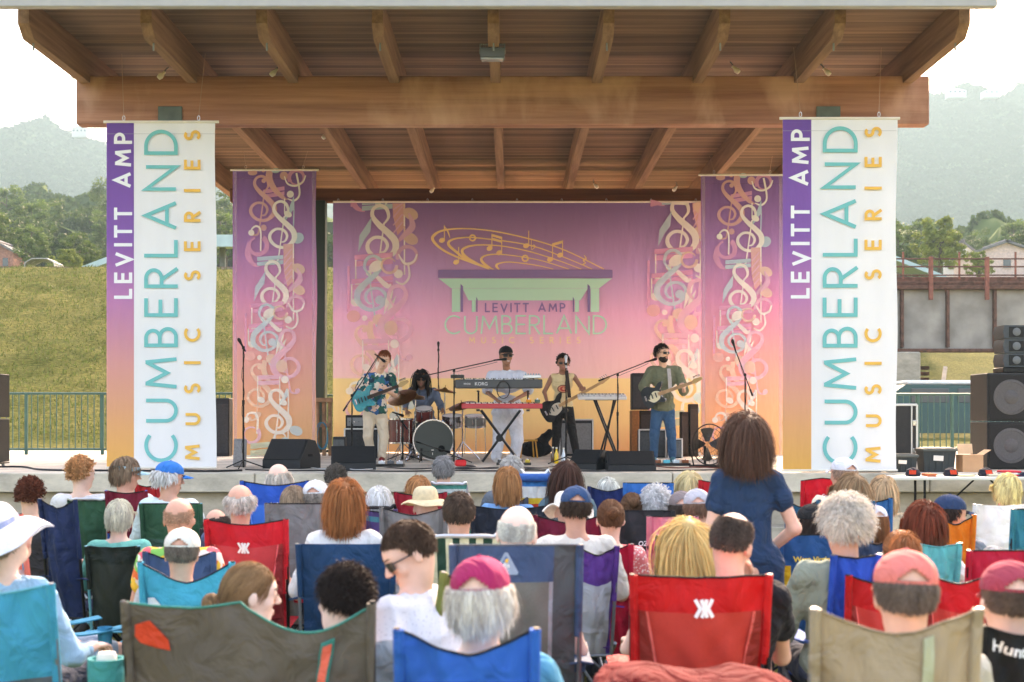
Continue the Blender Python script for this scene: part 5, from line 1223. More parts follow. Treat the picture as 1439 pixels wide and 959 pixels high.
def amp(px0, px1, pyt, Y, depth, label, c=(44, 46, 48), gc=(60, 62, 64), edge=None, head=0.0, pyb=None, name='amplifier', cat='amplifier', rz=0, z0=SZ):
    x0, x1 = W(px0, 0, Y).x, W(px1, 0, Y).x; w_ = x1 - x0; zb = z0; h_ = W(0, pyt, Y).z - zb
    e = empty(name, ((x0 + x1) / 2, Y, zb), R(rz), label, cat)
    a = MB(); a.box((0, 0, (h_ - head) / 2), (w_, depth, h_ - head), .012); a.build('cabinet', mat('vinyl_covering', c, .7, 0, .1, 30, .4, 150), e)
    a = MB(); a.box((0, -depth / 2 - .004, (h_ - head) * .48), (w_ * .9, .012, (h_ - head) * .84), .004); a.build('grille', mat('grille_cloth', gc, .85, 0, .12, 40, .6, 220), e)
    if edge:
        a = MB()
        for s in (-1, 1): a.box((s * (w_ / 2), -depth / 2 - .002, (h_ - head) / 2), (.025, .02, h_ - head + .004), .003)
        a.box((0, -depth / 2 - .002, h_ - head), (w_ + .02, .02, .025), .003); a.build('corner_trim', edge, e)
    if head:
        a = MB(); a.box((0, 0, h_ - head / 2), (w_ * .96, depth * .8, head * .94), .01); hd = a.build('amp_head', mat('vinyl_covering', (30, 31, 33), .7, 0, .1, 30, .4, 150), e)
        a = MB(); a.box((0, -depth * .4 - .004, h_ - head / 2), (w_ * .86, .008, head * .6), .002); a.build('control_panel', mat('silver_panel', (120, 122, 124), .4, .5, .05), hd)
        for i in range(6): a = MB(); a.lathe((-w_ * .36 + i * w_ * .14, -depth * .4 - .008, h_ - head / 2), [(.011, 0), (.009, .016)], 10, (0, -1, 0)); a.build('knob', M_WHITEP if i % 2 else M_BLACKP, hd)
    return e
amp(486, 533, 583, 24.2, .35, 'guitar amplifier head on a speaker cabinet behind the guitarist in the floral shirt', edge=M_SILV, head=.24)
amp(469, 486, 614, 21.5, .25, 'small black practice amplifier left of the amplifier stack', gc=(90, 92, 92))
amp(786, 832, 590, 25.6, .45, 'grey bass speaker cabinet with a silver frame behind the bassist', gc=(132, 134, 134), edge=M_SILV)
amp(897, 934, 604, 24.6, .35, 'grey guitar amplifier with silver edges behind the legs of the guitarist in the green T-shirt', c=(50, 56, 60), gc=(76, 82, 86), edge=M_SILV)
amp(938, 957, 617, 24.2, .3, 'narrow grey amplifier right of the legs of the guitarist in the green T-shirt', c=(60, 62, 64), gc=(98, 104, 108), edge=M_SILV)
amp(956, 966, 579, 25.2, .3, 'shorter of the two narrow black upright boxes beside the right music banner', name='equipment_case', cat='case')
amp(968, 980, 568, 25.2, .3, 'taller of the two narrow black upright boxes beside the right music banner', name='equipment_case', cat='case')
amp(886, 897, 577, 25.4, .4, 'brown plywood side of the box carrying the black loudspeaker', c=(146, 96, 54), gc=(150, 102, 60), name='plywood_box', cat='box')
amp(898, 925, 577, 25.6, .4, 'black equipment box beside the plywood box', name='equipment_case', cat='case')
sp_ = amp(887, 912, 525, 25.4, .4, 'upright black loudspeaker on the plywood box behind the guitarist in the green T-shirt', name='loudspeaker', cat='loudspeaker', z0=W(0, 577, 25.4).z + .01)
amp(305, 326, 560, 25.4, .5, 'tall black equipment case standing behind the two left banners', name='equipment_case', cat='case')
x = amp(328, 345, 617, 19.9, .12, 'small grey panel leaning behind the left microphone stand', c=(150, 150, 150), gc=(164, 164, 164), name='grey_panel', cat='panel'); x.rotation_euler.x = R(-12)

mic_stand(342, 19.1, 'tall straight microphone stand before the left music banner', 489, None, (-.5, -.3, 1))
mic_stand(494.5, 21.3, 'boom microphone stand of the singer in the floral shirt', 556, ((485, 574, 0), (531, 501, 0)), (.6, -.1, -.45))
mic_stand(638, 21.2, 'boom microphone stand reaching in front of the keyboard singer', 521, ((598, 528, .1), (699, 506, .1)), (1, .2, .1))
mic_stand(616, 24.9, 'slim overhead microphone stand behind the drummer', 492, None, (0, 0, 1))
mic_stand(795.5, 20.6, 'straight microphone stand in front of the bassist', 512, None, (0, .5, 1), mat('pale_grille', (200, 200, 200), .4, .5, 0))
mic_stand(868, 22.2, 'boom microphone stand of the guitarist in the green T-shirt', 527, ((845, 534, 0), (911, 508, .1)), (1, .1, .3))
mic_stand(1047, 20.2, 'boom microphone stand before the right music banner', 527, ((1056, 552, 0), (1033, 491, 0)), (-.3, 0, 1))
mic_stand(566, 22.6, 'short microphone stand beside the floor tom', 592, ((570, 600, 0), (556, 581, 0)), (.6, -.2, -.2))

# keyboards
def keyboard(px0, px1, py, Y, h_, depth, c, label, keys=True, white=False, tilt=0, knobs=8, txt=None, name='keyboard'):
    x0, x1 = W(px0, 0, Y).x, W(px1, 0, Y).x; w_ = x1 - x0; z = W(0, py, Y).z; e = empty(name, ((x0 + x1) / 2, Y, z), 0, label, 'keyboard', 'stage keyboards'); e.rotation_euler = (R(tilt), 0, 0)
    a = MB(); a.box((0, 0, 0), (w_, depth, h_), .01); a.build('case', mat('keyboard_case', c, .35, 0, .03, spec=.5), e)
    a = MB(); a.box((0, .06, h_ / 2 + .006), (w_ * .9, depth * .4, .014), .002); n = 44
    a.build('white_keys', mat('ivory_keys', (232, 230, 222), .3, var=.02), e)
    b = MB()
    for i in range(n):
        if i % 7 not in (2, 6): b.box((-w_ * .45 + w_ * .9 * (i + 1) / n, .035, h_ / 2 + .018), (w_ * .9 / n * .5, depth * .24, .012), .001)
    b.build('black_keys', M_BLACKP, e, None)
    for i in range(knobs): a = MB(); a.lathe((-w_ * .4 + i * w_ * .8 / max(1, knobs - 1), -depth * .32, h_ / 2), [(.012, 0), (.010, .018)], 8); a.build('knob', M_SILV if white else M_BLACKP, e)
    if txt:
        f = Flat(); f.z = depth / 2 + .003; f.map = lambda x, y, z: Vector((x, -z, y))
        for t_, cx_, hh in txt: put_text(f, t_, cx_ * w_, 0, hh, 0)
        f.build('lettering', [mat('pale_print', (200, 200, 200), .6, var=0)], e)
    return e
kb1 = keyboard(640, 762, 540, 21.35, .13, .32, (52, 55, 58), 'grey upper keyboard on the X stand, level with the chest of the singer in white', txt=[('KORG', -.2, .05), ('KROSS', -.36, .025)])
kb2 = keyboard(649, 762, 571, 21.35, .075, .30, (196, 52, 58), 'red lower keyboard on the X stand in front of the singer in white', knobs=12)
kb3 = keyboard(812, 880, 558, 23.2, .05, .3, (226, 226, 222), 'white keyboard on the black stand between the bassist and the right guitarist', white=True, tilt=10)
xe = empty('keyboard_stand', (W(703, 0, 21.35).x, 21.35, SZ), 0, 'heavy black X stand carrying the two keyboards of the singer in white', 'keyboard stand'); o = Vector(xe.location)
for (pa, pb, dy) in (((676, 574), (730, 650), -.1), ((731, 574), (678, 654), -.1), ((676, 574), (730, 650), .1), ((731, 574), (678, 654), .1)):
    p0 = W(*pa, 21.35) - o; p1 = W(*pb, 21.35) - o; p1.z = .03; a = MB(); p0.z -= .03; mid = (p0 + p1) / 2; a.tube([p0 + Vector((0, dy, 0)), p1 + Vector((0, dy * 1.6, 0))], .02, 8); a.build('leg', M_STAND, xe)
a = MB(); q = W(702, 616, 21.35) - o; a.lathe(q - Vector((0, .16, 0)), [(.055, 0), (.055, .03), (.02, .03), (.02, .32)], 16, (0, 1, 0)); a.build('hub', M_STAND, xe)
for px in (672, 742): 
    a = MB(); q0 = W(px, 574, 21.35) - o; q1 = W(px, 549, 21.35) - o; a.tube([q0 + Vector((0, .14, 0)), q1 + Vector((0, .14, -.0))], .015, 6); a.box(q1 + Vector((0, 0, -.012)), (.04, .3, .02), .003); a.box(q0 + Vector((0, 0, -.03)), (.05, .34, .03), .003); a.build('tier_bracket', M_STAND, xe)
xe = empty('keyboard_stand', (W(850, 0, 23.2).x, 23.2, SZ), 0, 'black double-braced X stand under the white keyboard', 'keyboard stand'); o = Vector(xe.location)
for (pa, pb, dy) in (((834, 562), (866, 636), -.12), ((862, 562), (846, 634), -.12), ((838, 562), (870, 634), .12), ((866, 562), (842, 634), .12)):
    p0 = W(*pa, 23.2) - o; p1 = W(*pb, 23.2) - o; p1.z = .02; a = MB(); a.tube([p0 + Vector((0, dy, 0)), p1 + Vector((0, dy, 0))], .016, 8); a.build('leg', M_STAND, xe)
a = MB(); q = W(846, 561, 23.2) - o; a.box(q + Vector((0, 0, -.01)), (.55, .26, .02), .004); a.build('top_bar', M_STAND, xe)
# small gear standing on the upper and lower keyboards
p = kb1.location
e = empty('effects_box', (p.x - .62, p.y, p.z + .1), 0, 'small black sound module on the left end of the upper keyboard', 'sound module'); a = MB(); a.box((0, 0, .012), (.2, .16, .05), .005); a.build('case', M_BLACKP, e)
for i in range(4): a = MB(); a.lathe((-.07 + i * .045, -.03, .037), [(.009, 0), (.008, .014)], 8); a.build('knob', M_SILV, e)
e = empty('effects_box', (p.x + .5, p.y, p.z + .1), 0, 'small silver mixer with knobs on the right end of the upper keyboard', 'mixer'); a = MB(); a.box((0, 0, .012), (.26, .18, .05), .005); a.build('case', M_SILV, e)
for i in range(6): a = MB(); a.lathe((-.1 + i * .04, -.03, .037), [(.009, 0), (.008, .02)], 8); a.build('knob', mat('cyan_knob', (90, 170, 190), .4, var=0), e)
p = kb2.location
e = empty('effects_pedal', (p.x + .4, p.y - .02, p.z + .055), 0, 'orange effects pedal on the right half of the red keyboard', 'pedal'); a = MB(); a.box((0, 0, .02), (.08, .12, .05), .006); a.build('case', mat('orange_enamel', (240, 150, 30), .35, var=.02), e); a = MB(); a.lathe((0, -.03, .045), [(.012, 0), (.01, .015)], 8); a.build('footswitch', M_CHR, e)
e = empty('effects_pedal', (p.x + .53, p.y - .02, p.z + .055), 0, 'dark green effects pedal on the right end of the red keyboard', 'pedal'); a = MB(); a.box((0, 0, .02), (.08, .12, .05), .006); a.build('case', mat('green_enamel', (70, 100, 84), .35, var=.02), e); a = MB(); a.lathe((0, -.03, .045), [(.012, 0), (.01, .015)], 8); a.build('footswitch', M_CHR, e)
e = empty('cable_coil', (p.x + .02, p.y - .19, kb1.location.z - .09), 0, 'coil of black cable hanging off the front of the upper keyboard', 'cable'); a = MB(); a.tube([(.1 * math.sin(t) * (1 - t * .004), -.008 * math.sin(t * .4), -.0 + .13 * math.cos(t)) for t in [i * .35 for i in range(70)]], .004, 5); a.build('coil', M_STAND, e)

# drum kit: every drum, cymbal and stand a thing of its own
M_DRUM = mat('sunburst_lacquer', (96, 34, 30), .25, 0, .35, 3, spec=.6); M_HEAD = mat('drum_head', (236, 234, 228), .5, var=.03)
def drum(p, r, h_, axis, label, shell=M_DRUM, front=M_HEAD, name='drum', lugs=6, legs=0, base=None):
    e = empty(name, p, 0, label, 'drum', 'drums of the kit'); ax = Vector(axis).normalized(); a = MB(); a.lathe((0, 0, 0), [(r * .97, -h_ / 2), (r * .97, h_ / 2)], 36, ax); a.build('shell', shell, e)
    for s in (-1, 1):
        a = MB(); a.lathe(ax * s * (h_ / 2 - .0), [(r, -.012), (r * 1.02, -.012), (r * 1.02, .014), (r * .96, .014), (r * .96, -.012)], 36, ax, None, True); a.build('hoop', M_CHR if shell is not M_BLKP else M_STAND, e)
        a = MB(); a.lathe(ax * s * (h_ / 2 + .002), [(r * .95, -.002), (r * .95, .004)], 36, ax); a.build('drum_head', front if s > 0 else M_HEAD, e)
    u = ax.cross(Vector((0, 0, 1))) if abs(ax.z) < .9 else Vector((1, 0, 0)); u.normalize(); v = ax.cross(u)
    for q in range(lugs):
        t = q * 2 * math.pi / lugs + .3; c = (u * math.cos(t) + v * math.sin(t)) * r * 1.0; a = MB(); a.tube([c - ax * h_ * .42, c + ax * h_ * .42], .006, 5); a.tube([c - ax * .03, c + ax * .03], .014, 6); a.build('lug', M_CHR, e)
    if legs:
        for q in range(3):
            t = q * 2.094 + .6; c = Vector((math.cos(t), math.sin(t), 0)) * r * 1.05; a = MB(); a.tube([c + Vector((0, 0, h_ * .2)), c + Vector((0, 0, -h_ / 2 - legs)) + c * .1], .008, 6); a.build('leg', M_CHR, e)
    return e
YD = 22.9
M_BH = mat('black_resonant_head', (40, 50, 46), .35, var=.05, spec=.5)
bd = W(609, 627, YD); bd.z = max(bd.z, SZ + .33)
be = drum(bd, .325, .42, (.06, -1, 0), 'big bass drum with a black front head at the centre of the kit', front=M_BH, lugs=8)
for s in (-1, 1): a = MB(); a.tube([(s * .3, -.1, -.1), (s * .42, -.2, -(bd.z - SZ) + .01)], .009, 6); a.build('spur', M_CHR, be)
a = MB(); a.lathe((.14, -.217, -.14), [(.055, 0), (.055, .006)], 20, (0, -1, 0)); a.build('port_hole', mat('deep_black', (6, 6, 6), .9, var=0), be)
f = Flat(); f.z = .218; f.stroke([(-.02, -.16), (.02, -.16)], .012, 0); f.stroke([(-.0, -.24), (.0, -.2)], .008, 0); f.build('small_label', [M_WHITEP], be)
drum(W(563, 606, YD - .1), .2, .38, (0, 0, 1), 'reddish brown floor tom at the left of the kit, beside the floral-shirt guitarist', legs=.28)
drum(W(596, 583, YD + .1), .14, .2, (0, -.35, 1), 'reddish brown rack tom mounted over the bass drum')
drum(W(636, 592, YD + .1), .17, .16, (0, -.2, 1), 'silver snare drum right of the bass drum', shell=M_CHR, legs=.4)
drum(W(668, 592, YD - .2), .17, .16, (0, -.15, 1), 'grey side snare at the right end of the kit', shell=mat('grey_wrap', (120, 118, 112), .35, .3, .1), legs=.45)
def cymbal(px, py, r, tilt, label, Y, basepx=None, hat=False):
    p = W(px, py, Y); e = empty('cymbal_stand', (p.x, Y, SZ), 0, label, 'cymbal', 'cymbals of the kit'); z = p.z - SZ
    a = MB(); a.tube([(0, 0, .05), (0, 0, z)], .011, 8); a.build('pole', M_CHR, e)
    for q in range(3): t = q * 2.094 + .2; a = MB(); a.tube([(0, 0, .3), (.28 * math.cos(t), .28 * math.sin(t), .012)], .009, 6); a.build('leg', M_CHR, e)
    for k_ in range(2 if hat else 1):
        a = MB(); a.lathe((0, 0, z - k_ * .03), [(r, 0), (r * .97, .005), (r * .3, .03), (r * .26, .035), (r * .1, .06), (.006, .062), (.006, .1)], 36, Vector(tilt)); a.build('cymbal', M_BRASS if hat or r < .23 else mat('dark_bronze', (120, 84, 52), .32, .85, .15, 30), e)
    return e
cymbal(565, 559, .24, (-.3, -.62, 1), 'dark crash cymbal tilted beside the floral-shirt guitarist', YD - .1)
cymbal(625, 550, .19, (.15, -.12, 1), 'thin bright cymbal at the right hand of the drummer', YD + .2)
cymbal(650, 571, .23, (-.25, -.3, 1), 'ride cymbal low over the snares at the right of the kit', YD + .1)
cymbal(584, 558, .16, (.05, -.1, 1), 'small splash cymbal in front of the drummer', YD + .35, hat=True)
e = empty('drum_stool', (W(597, 0, 23.9).x, 23.9, SZ), 0, 'round black drum stool under the drummer', 'stool'); a = MB(); a.lathe((0, 0, .44), [(.14, 0), (.17, .02), (.17, .07), (.13, .1)], 24); a.build('seat', M_BLACKP, e)
for q in range(3): t = q * 2.094; a = MB(); a.tube([(0, 0, .3), (.22 * math.cos(t), .22 * math.sin(t), .01)], .012, 6); a.build('leg', M_CHR, e)
a = MB(); a.tube([(0, 0, .1), (0, 0, .45)], .014, 8); a.build('pole', M_CHR, e)
mic_stand(592, 21.9, 'low microphone stand aimed at the bass drum', 632, ((588, 622, -.1), (622, 633, .3)), (1, .6, -.3))

# guitars
def guitar(M, c, label, neck=.62, body=1.0, bass=False, pg=(236, 232, 218), fret=(150, 108, 70)):
    """solid-body guitar: double cut-away body, pickguard, pickups, bridge, neck, headstock with tuners; +x along the neck, -y is the face"""
    e = empty('bass_guitar' if bass else 'electric_guitar', (0, 0, 0), 0, label, 'guitar', None); e.matrix_world = M
    out = smoothpath([(-.22, 0), (-.2, .11), (-.1, .165), (.0, .125), (.06, .115), (.13, .16), (.2, .165), (.17, .10), (.12, .05), (.12, -.05), (.16, -.10), (.15, -.14), (.1, -.135), (.03, -.115), (-.04, -.125), (-.12, -.165), (-.2, -.12), (-.22, 0)], 4)
    a = MB(); a.prism([(x * body, z * body) for x, z in out[:-1]], .042, Matrix.Translation((0, -.021, 0))); a.build('body', mat('guitar_lacquer', c, .2, 0, .18, 6, spec=.6), e, 30)
    g = smoothpath([(-.12, -.04), (-.04, -.10), (.05, -.085), (.1, -.05), (.115, .03), (.05, .06), (-.02, .05), (-.12, -.04)], 3)
    a = MB(); a.prism([(x * body, z * body) for x, z in g[:-1]], .003, Matrix.Translation((0, -.0245, 0))); a.build('pickguard', mat('pickguard_plastic', pg, .35, var=.03), e, None)
    for x in (-.09, -.03, .04): a = MB(); a.box((x * body, -.028, 0), (.018, .01, .08), .003); a.build('pickup', M_BLACKP, e)
    a = MB(); a.box((-.15 * body, -.027, 0), (.03, .014, .08), .003); a.build('bridge', M_CHR, e)
    a = MB(); L_ = neck; a.sheet(lambda u, v: Vector((.08 + u * L_, -.026, (v - .5) * (.056 - .012 * u))), 1, 1, .02); a.build('fretboard', mat('fretboard', fret, .5, var=.15), e)
    a = MB(); a.prism([(.08 + L_, -.022), (.08 + L_, .022), (.12 + L_, .045), (.25 + L_, .04), (.27 + L_, .01), (.25 + L_, -.005), (.12 + L_, -.03)], .016, Matrix.Translation((0, -.018, 0))); hs_ = a.build('headstock', mat('headstock_lacquer', fret if bass else (190, 160, 110), .35, var=.05), e)
    for i in range(4 if bass else 6): a = MB(); x = .12 + L_ + i * (.035 if bass else .022); a.lathe((x, -.01, .05), [(.004, 0), (.006, .02), (.010, .03), (.002, .036)], 8, (0, 0, 1)); a.build('tuner', M_CHR, hs_)
    a = MB()
    for i in range(4 if bass else 6): z = (i - (1.5 if bass else 2.5)) * .0075; a.tube([(-.15 * body, -.036, z * 1.3), (.08 + L_, -.032, z * .8)], .0009, 3)
    a.build('strings', M_CHR, e, None)
    return e
def gm(pa, pb, Y, dy=0.0):
    """matrix that puts the body centre at pixel pa and points the neck at pixel pb (head end dy nearer)"""
    p0 = W(*pa, Y); p1 = W(*pb, Y + dy); x = (p1 - p0).normalized(); y = Vector((0, 1, 0)); y = (y - x * y.dot(x)).normalized(); z = x.cross(y); M = Matrix((x, y, z)).transposed().to_4x4(); M.translation = p0; return M
guitar(gm((512, 561), (578, 536), 21.55, -.5), (20, 150, 160), 'turquoise electric guitar held by the singer in the floral shirt', pg=(30, 140, 150), fret=(70, 50, 40))
guitar(gm((780, 574), (852, 534), 23.45, -.2), (20, 20, 22), 'black bass guitar with a pale pickguard played by the man in sunglasses', .78, 1.1, True, (214, 200, 180), (206, 160, 110))
guitar(gm((920, 556), (978, 536), 21.65, -.45), (52, 58, 62), 'dark grey electric guitar with a cream pickguard played by the man in the green T-shirt', pg=(232, 222, 190), fret=(196, 158, 120))

# ------------------------------------------------------------------ performers
def performer(px, Y, fy, pts, **kw):
    """joints given where they are seen: name -> (px, py, metres nearer to the viewer)"""
    x0 = W(px, 0, Y).x; J = {}
    for n_, (a_, b_, d_) in pts.items():
        p = W(a_, b_, Y); J[n_] = (-(p.x - x0), d_, p.z - SZ)
    kw.setdefault('hk', 1.13); kw.setdefault('pl', .012); return make_person((x0, Y, SZ), 180, J, group='musicians on the stage', **kw)
def floral(name, base, cols, sc_):
    m, n, b = new_mat(name); tc = n.nodes.new('ShaderNodeTexCoord'); v = n.nodes.new('ShaderNodeTexVoronoi'); v.inputs['Scale'].default_value = sc_
    nz = n.nodes.new('ShaderNodeTexNoise'); nz.inputs['Scale'].default_value = sc_ * 1.2; mx = n.nodes.new('ShaderNodeMixRGB'); mx.inputs[0].default_value = .12; n.links.new(tc.outputs['Object'], mx.inputs[1]); n.links.new(tc.outputs['Object'], nz.inputs[0]); n.links.new(nz.outputs['Color'], mx.inputs[2])
    n.links.new(mx.outputs[0], v.inputs['Vector']); r = n.nodes.new('ShaderNodeValToRGB'); r.color_ramp.interpolation = 'CONSTANT'; e = r.color_ramp.elements; cs = [base] + cols
    while len(e) < len(cs): e.new(.5)
    for i, q in enumerate(e): q.position = i / len(cs) * .95; q.color = (*lin(cs[i]), 1)
    sp = n.nodes.new('ShaderNodeSeparateColor'); n.links.new(v.outputs['Color'], sp.inputs[0]); n.links.new(sp.outputs[0], r.inputs[0]); n.links.new(r.outputs[0], b.inputs['Base Color']); b.inputs['Roughness'].default_value = .85; return m
p = performer(528, 21.9, 650, dict(head=(541, 506, .16), neck=(534, 522, .06), chest=(531, 541, .03), pelvis=(527, 579, 0), shR=(514, 531, .0), shL=(551, 531, .04), elR=(503, 551, .05), wrR=(513, 557, .26), elL=(556, 556, .1), wrL=(547, 551, .34),
    hpR=(519, 583, 0), hpL=(535, 583, 0), knR=(518, 613, .08), knL=(540, 614, .05), anR=(522, 642, 0), anL=(537, 642, .05)), label='person in a green floral shirt and cream trousers playing a turquoise guitar', skinc=(226, 178, 150), shirt_m=floral('floral_print', (14, 70, 78), [(24, 110, 112), (12, 46, 62), (226, 214, 196), (40, 96, 150), (16, 84, 70), (232, 196, 176)], 13),
    sleeve=.75, pants=(226, 208, 182), face=True, h=.009, hr=(8, 16, -6), seed=3, loose=.012, shoes=(130, 40, 40), hands=dict(R=dict(fd=(-1, .1, -.1), pn=(0, -1, 0), side=(0, 0, 1), curl=.5), L=dict(fd=(.4, -.4, .6), pn=(.2, -1, 0), side=(0, 0, 1), curl=.9)))
on_head(p, hair(p.e, 'short', (150, 84, 50), 5, 800, .035, .012, grav=.1))
p = performer(596, 23.95, 644, dict(head=(592, 532, .12), neck=(594, 546, .05), chest=(595, 560, .03), pelvis=(597, 595, 0), shR=(578, 551, .02), shL=(611, 551, .02), elR=(569, 571, .12), wrR=(574, 578, .36), elL=(621, 573, .12), wrL=(624, 577, .38),
    hpR=(590, 598, .02), hpL=(604, 598, .02), knR=(580, 600, .42), knL=(614, 600, .42), anR=(583, 636, .5), anL=(612, 636, .5)), label='person with long dark locks, a brown headband and sunglasses seated at the drums', skinc=(160, 114, 90), shirt=(104, 116, 134), sleeve=1.5, pants=(60, 62, 70), face=True, h=.010, hr=(6, 14, 0), seed=4, loose=.015)
on_head(p, hair(p.e, 'long', (34, 26, 24), 6, 500, .36, .03, wave=.1, width=.008)); on_head(p, glasses(p.e))
a = MB(); a.sheet(lambda u, v: Vector((math.cos(2 * math.pi * u) * .087, -.008 + math.sin(2 * math.pi * u) * .108, .04 + v * .05)), 40, 3, .006); on_head(p, a.build('headband', cloth((128, 84, 56)), p.e))
for s_, px_ in ((-1, 566), (1, 632)):
    q = W(px_, 574, 23.5); e = empty('drumstick', q, 0, 'wooden drumstick in the %s hand of the drummer' % ('right' if s_ < 0 else 'left'), 'drumstick'); a = MB(); a.tube([(-s_ * .06, .1, -.02), (s_ * .12, -.22, .06)], [.009, .005], 6); a.build('stick', mat('hickory', (210, 170, 110), .5), e)
p = performer(712, 22.05, 652, dict(head=(711, 501, .12), neck=(712, 518, .02), chest=(713, 538, 0), pelvis=(713, 584, 0), shR=(691, 529, .0), shL=(734, 529, .0), elR=(684, 551, .1), wrR=(699, 563, .42), elL=(744, 551, .1), wrL=(722, 563, .42),
    hpR=(704, 588, 0), hpL=(723, 588, 0), knR=(701, 618, .03), knL=(727, 618, .03), anR=(697, 643, 0), anL=(723, 643, 0)), label='person in white with a black cap and sunglasses singing at the keyboards', skinc=(168, 118, 92), shirt=(222, 226, 236), sleeve=.85, pants=(224, 226, 234), build=1.3, belly=.03, face=True, h=.010, hr=(18, 0, 0), seed=5, loose=.03, pl=.032, hk=1.2, shoes=(200, 196, 190))
on_head(p, cap(p.e, (34, 32, 34))); on_head(p, glasses(p.e)); on_head(p, hair(p.e, 'buzz', (30, 24, 22), 5, 400, .01, .004, mask='undercap'))
a = MB(); a.sheet(lambda u, v: Vector(((u - .5) * .034, .1, -.064 - v * .008)), 6, 1, .002); on_head(p, a.build('teeth', mat('teeth', (236, 232, 224), .3, var=0), p.e))
p = performer(791, 23.8, 644, dict(head=(791, 511, .1), neck=(790, 524, .03), chest=(790, 540, .02), pelvis=(791, 573, 0), shR=(775, 531, .0), shL=(807, 530, .0), elR=(765, 551, .02), wrR=(769, 568, .28), elL=(815, 543, .1), wrL=(821, 551, .38),
    hpR=(784, 577, 0), hpL=(798, 577, 0), knR=(782, 606, .08), knL=(804, 606, .05), anR=(780, 637, 0), anL=(810, 637, .02)), label='person in a cream sleeveless printed shirt, dark trousers and sunglasses playing a black bass', skinc=(160, 110, 86), shirt=(238, 214, 164), sleeve=0, pants=(44, 42, 42), face=True, h=.010, hr=(0, 2, 0), seed=6, hands=dict(R=dict(fd=(-.3, .3, -1), pn=(0, -1, 0), side=(-1, 0, .3), curl=.4), L=dict(fd=(.6, -.2, .4), pn=(.2, -1, 0), side=(0, 0, 1), curl=.8)))
on_head(p, hair(p.e, 'curly', (26, 20, 18), 7, 900, .045, .03, curl=1.2, grav=.05, width=.005)); on_head(p, glasses(p.e))
f = Flat(); f.z = 0; q = W(791, 547, 23.8); f.map = lambda x, y, z: Vector((-x * .98, .145 - 1.2 * x * x + z, q.z - SZ + y)); f.ell(0, 0, .1, .068, 0, 0); f.ell(0, 0, .085, .055, 0, 1); f.ell(0, 0, .055, .04, 0, 2); f.ell(.01, .004, .028, .024, 0, 1); f.build('shirt_print', [mat('print_dark_red', (120, 50, 44), .8), mat('print_tan', (224, 150, 110), .8), mat('print_red', (190, 60, 50), .8)], p.e)
a = MB(); a.sheet(lambda u, v: Vector((-.055 - .05 * u + (v - .5) * .06 , .10 + .05 * math.sin(u * 3.1), 1.47 - SZ * 0 - .45 * u)), 8, 1, .004); a.build('guitar_strap', mat('strap_leather', (60, 42, 34), .6), p.e)
p = performer(931, 21.95, 650, dict(head=(929, 497, .1), neck=(932, 513, .02), chest=(932, 533, .0), pelvis=(931, 575, 0), shR=(914, 522, .0), shL=(952, 521, .0), elR=(904, 545, .03), wrR=(915, 552, .28), elL=(960, 551, .1), wrL=(957, 547, .36),
    hpR=(924, 578, 0), hpL=(939, 578, 0), knR=(919, 611, .06), knL=(943, 611, .04), anR=(919, 642, 0), anL=(945, 642, .0)), label='person with a dark beard in a loose green T-shirt and jeans playing a dark guitar', skinc=(222, 176, 148), shirt=(118, 122, 98), sleeve=.95, pants=(56, 92, 124), face=True, h=.009, hr=(42, 0, 0), seed=8, loose=.022, shoes=(60, 120, 130), hands=dict(R=dict(fd=(-1, .1, -.1), pn=(0, -1, 0), side=(0, 0, 1), curl=.5), L=dict(fd=(.2, -.5, .7), pn=(.2, -1, 0), side=(0, 0, 1), curl=1.0)))
on_head(p, hair(p.e, 'short', (52, 42, 38), 9, 900, .045, .018, grav=.1)); on_head(p, glasses(p.e))
V, Q = sdf_mesh([('e', (0, .028, -.07), (.061, .066, .055)), ('e', (0, .05, -.1), (.034, .034, .024))], .008, .03); ok = (V[Q][:, :, 2].max(1) < -.035) ; on_head(p, np_mesh('beard', V, Q[ok], hair_mat((66, 52, 44), 'beard'), p.e))
a = MB(); a.sheet(lambda u, v: Vector((-.085 - .02 * u + (v - .5) * .055, .09 + .06 * math.sin(u * 2.6), 1.44 - .34 * u)), 8, 1, .004); a.build('guitar_strap', cloth((196, 190, 186)), p.e)

# ------------------------------------------------------------------ more things on the stage floor
e = empty('fan', (W(994, 0, 19.6).x, 19.6, SZ), R(25), 'round black floor fan in front of the right music banner', 'fan'); a = MB()
for r_ in (.11, .17, .23, .28): a.tube([(r_ * math.cos(t), -.06, .32 + r_ * math.sin(t)) for t in [i * math.pi / 16 for i in range(33)]], .003 if r_ < .27 else .009, 5)
for i in range(24): t = i * math.pi / 12; a.tube([(.03 * math.cos(t), -.075, .32 + .03 * math.sin(t)), (.28 * math.cos(t), -.05, .32 + .28 * math.sin(t))], .0022, 4)
a.build('guard', M_STAND, e); a = MB()
for i in range(4): t = i * math.pi / 2; a.sheet(lambda u, v: Vector((math.cos(t + (v - .5) * .9) * (.04 + .19 * u), -.02 + .04 * v, .32 + math.sin(t + (v - .5) * .9) * (.04 + .19 * u))), 4, 4, .002)
a.build('blades', M_BLACKP, e); a = MB(); a.box((0, .06, .02), (.4, .2, .04), .01); a.tube([(0, .06, .04), (0, .06, .3)], .02, 8); a.tube([(-.2, .03, .03), (-.29, 0, .32)], .01, 6); a.tube([(.2, .03, .03), (.29, 0, .32)], .01, 6); a.build('stand', M_STAND, e)
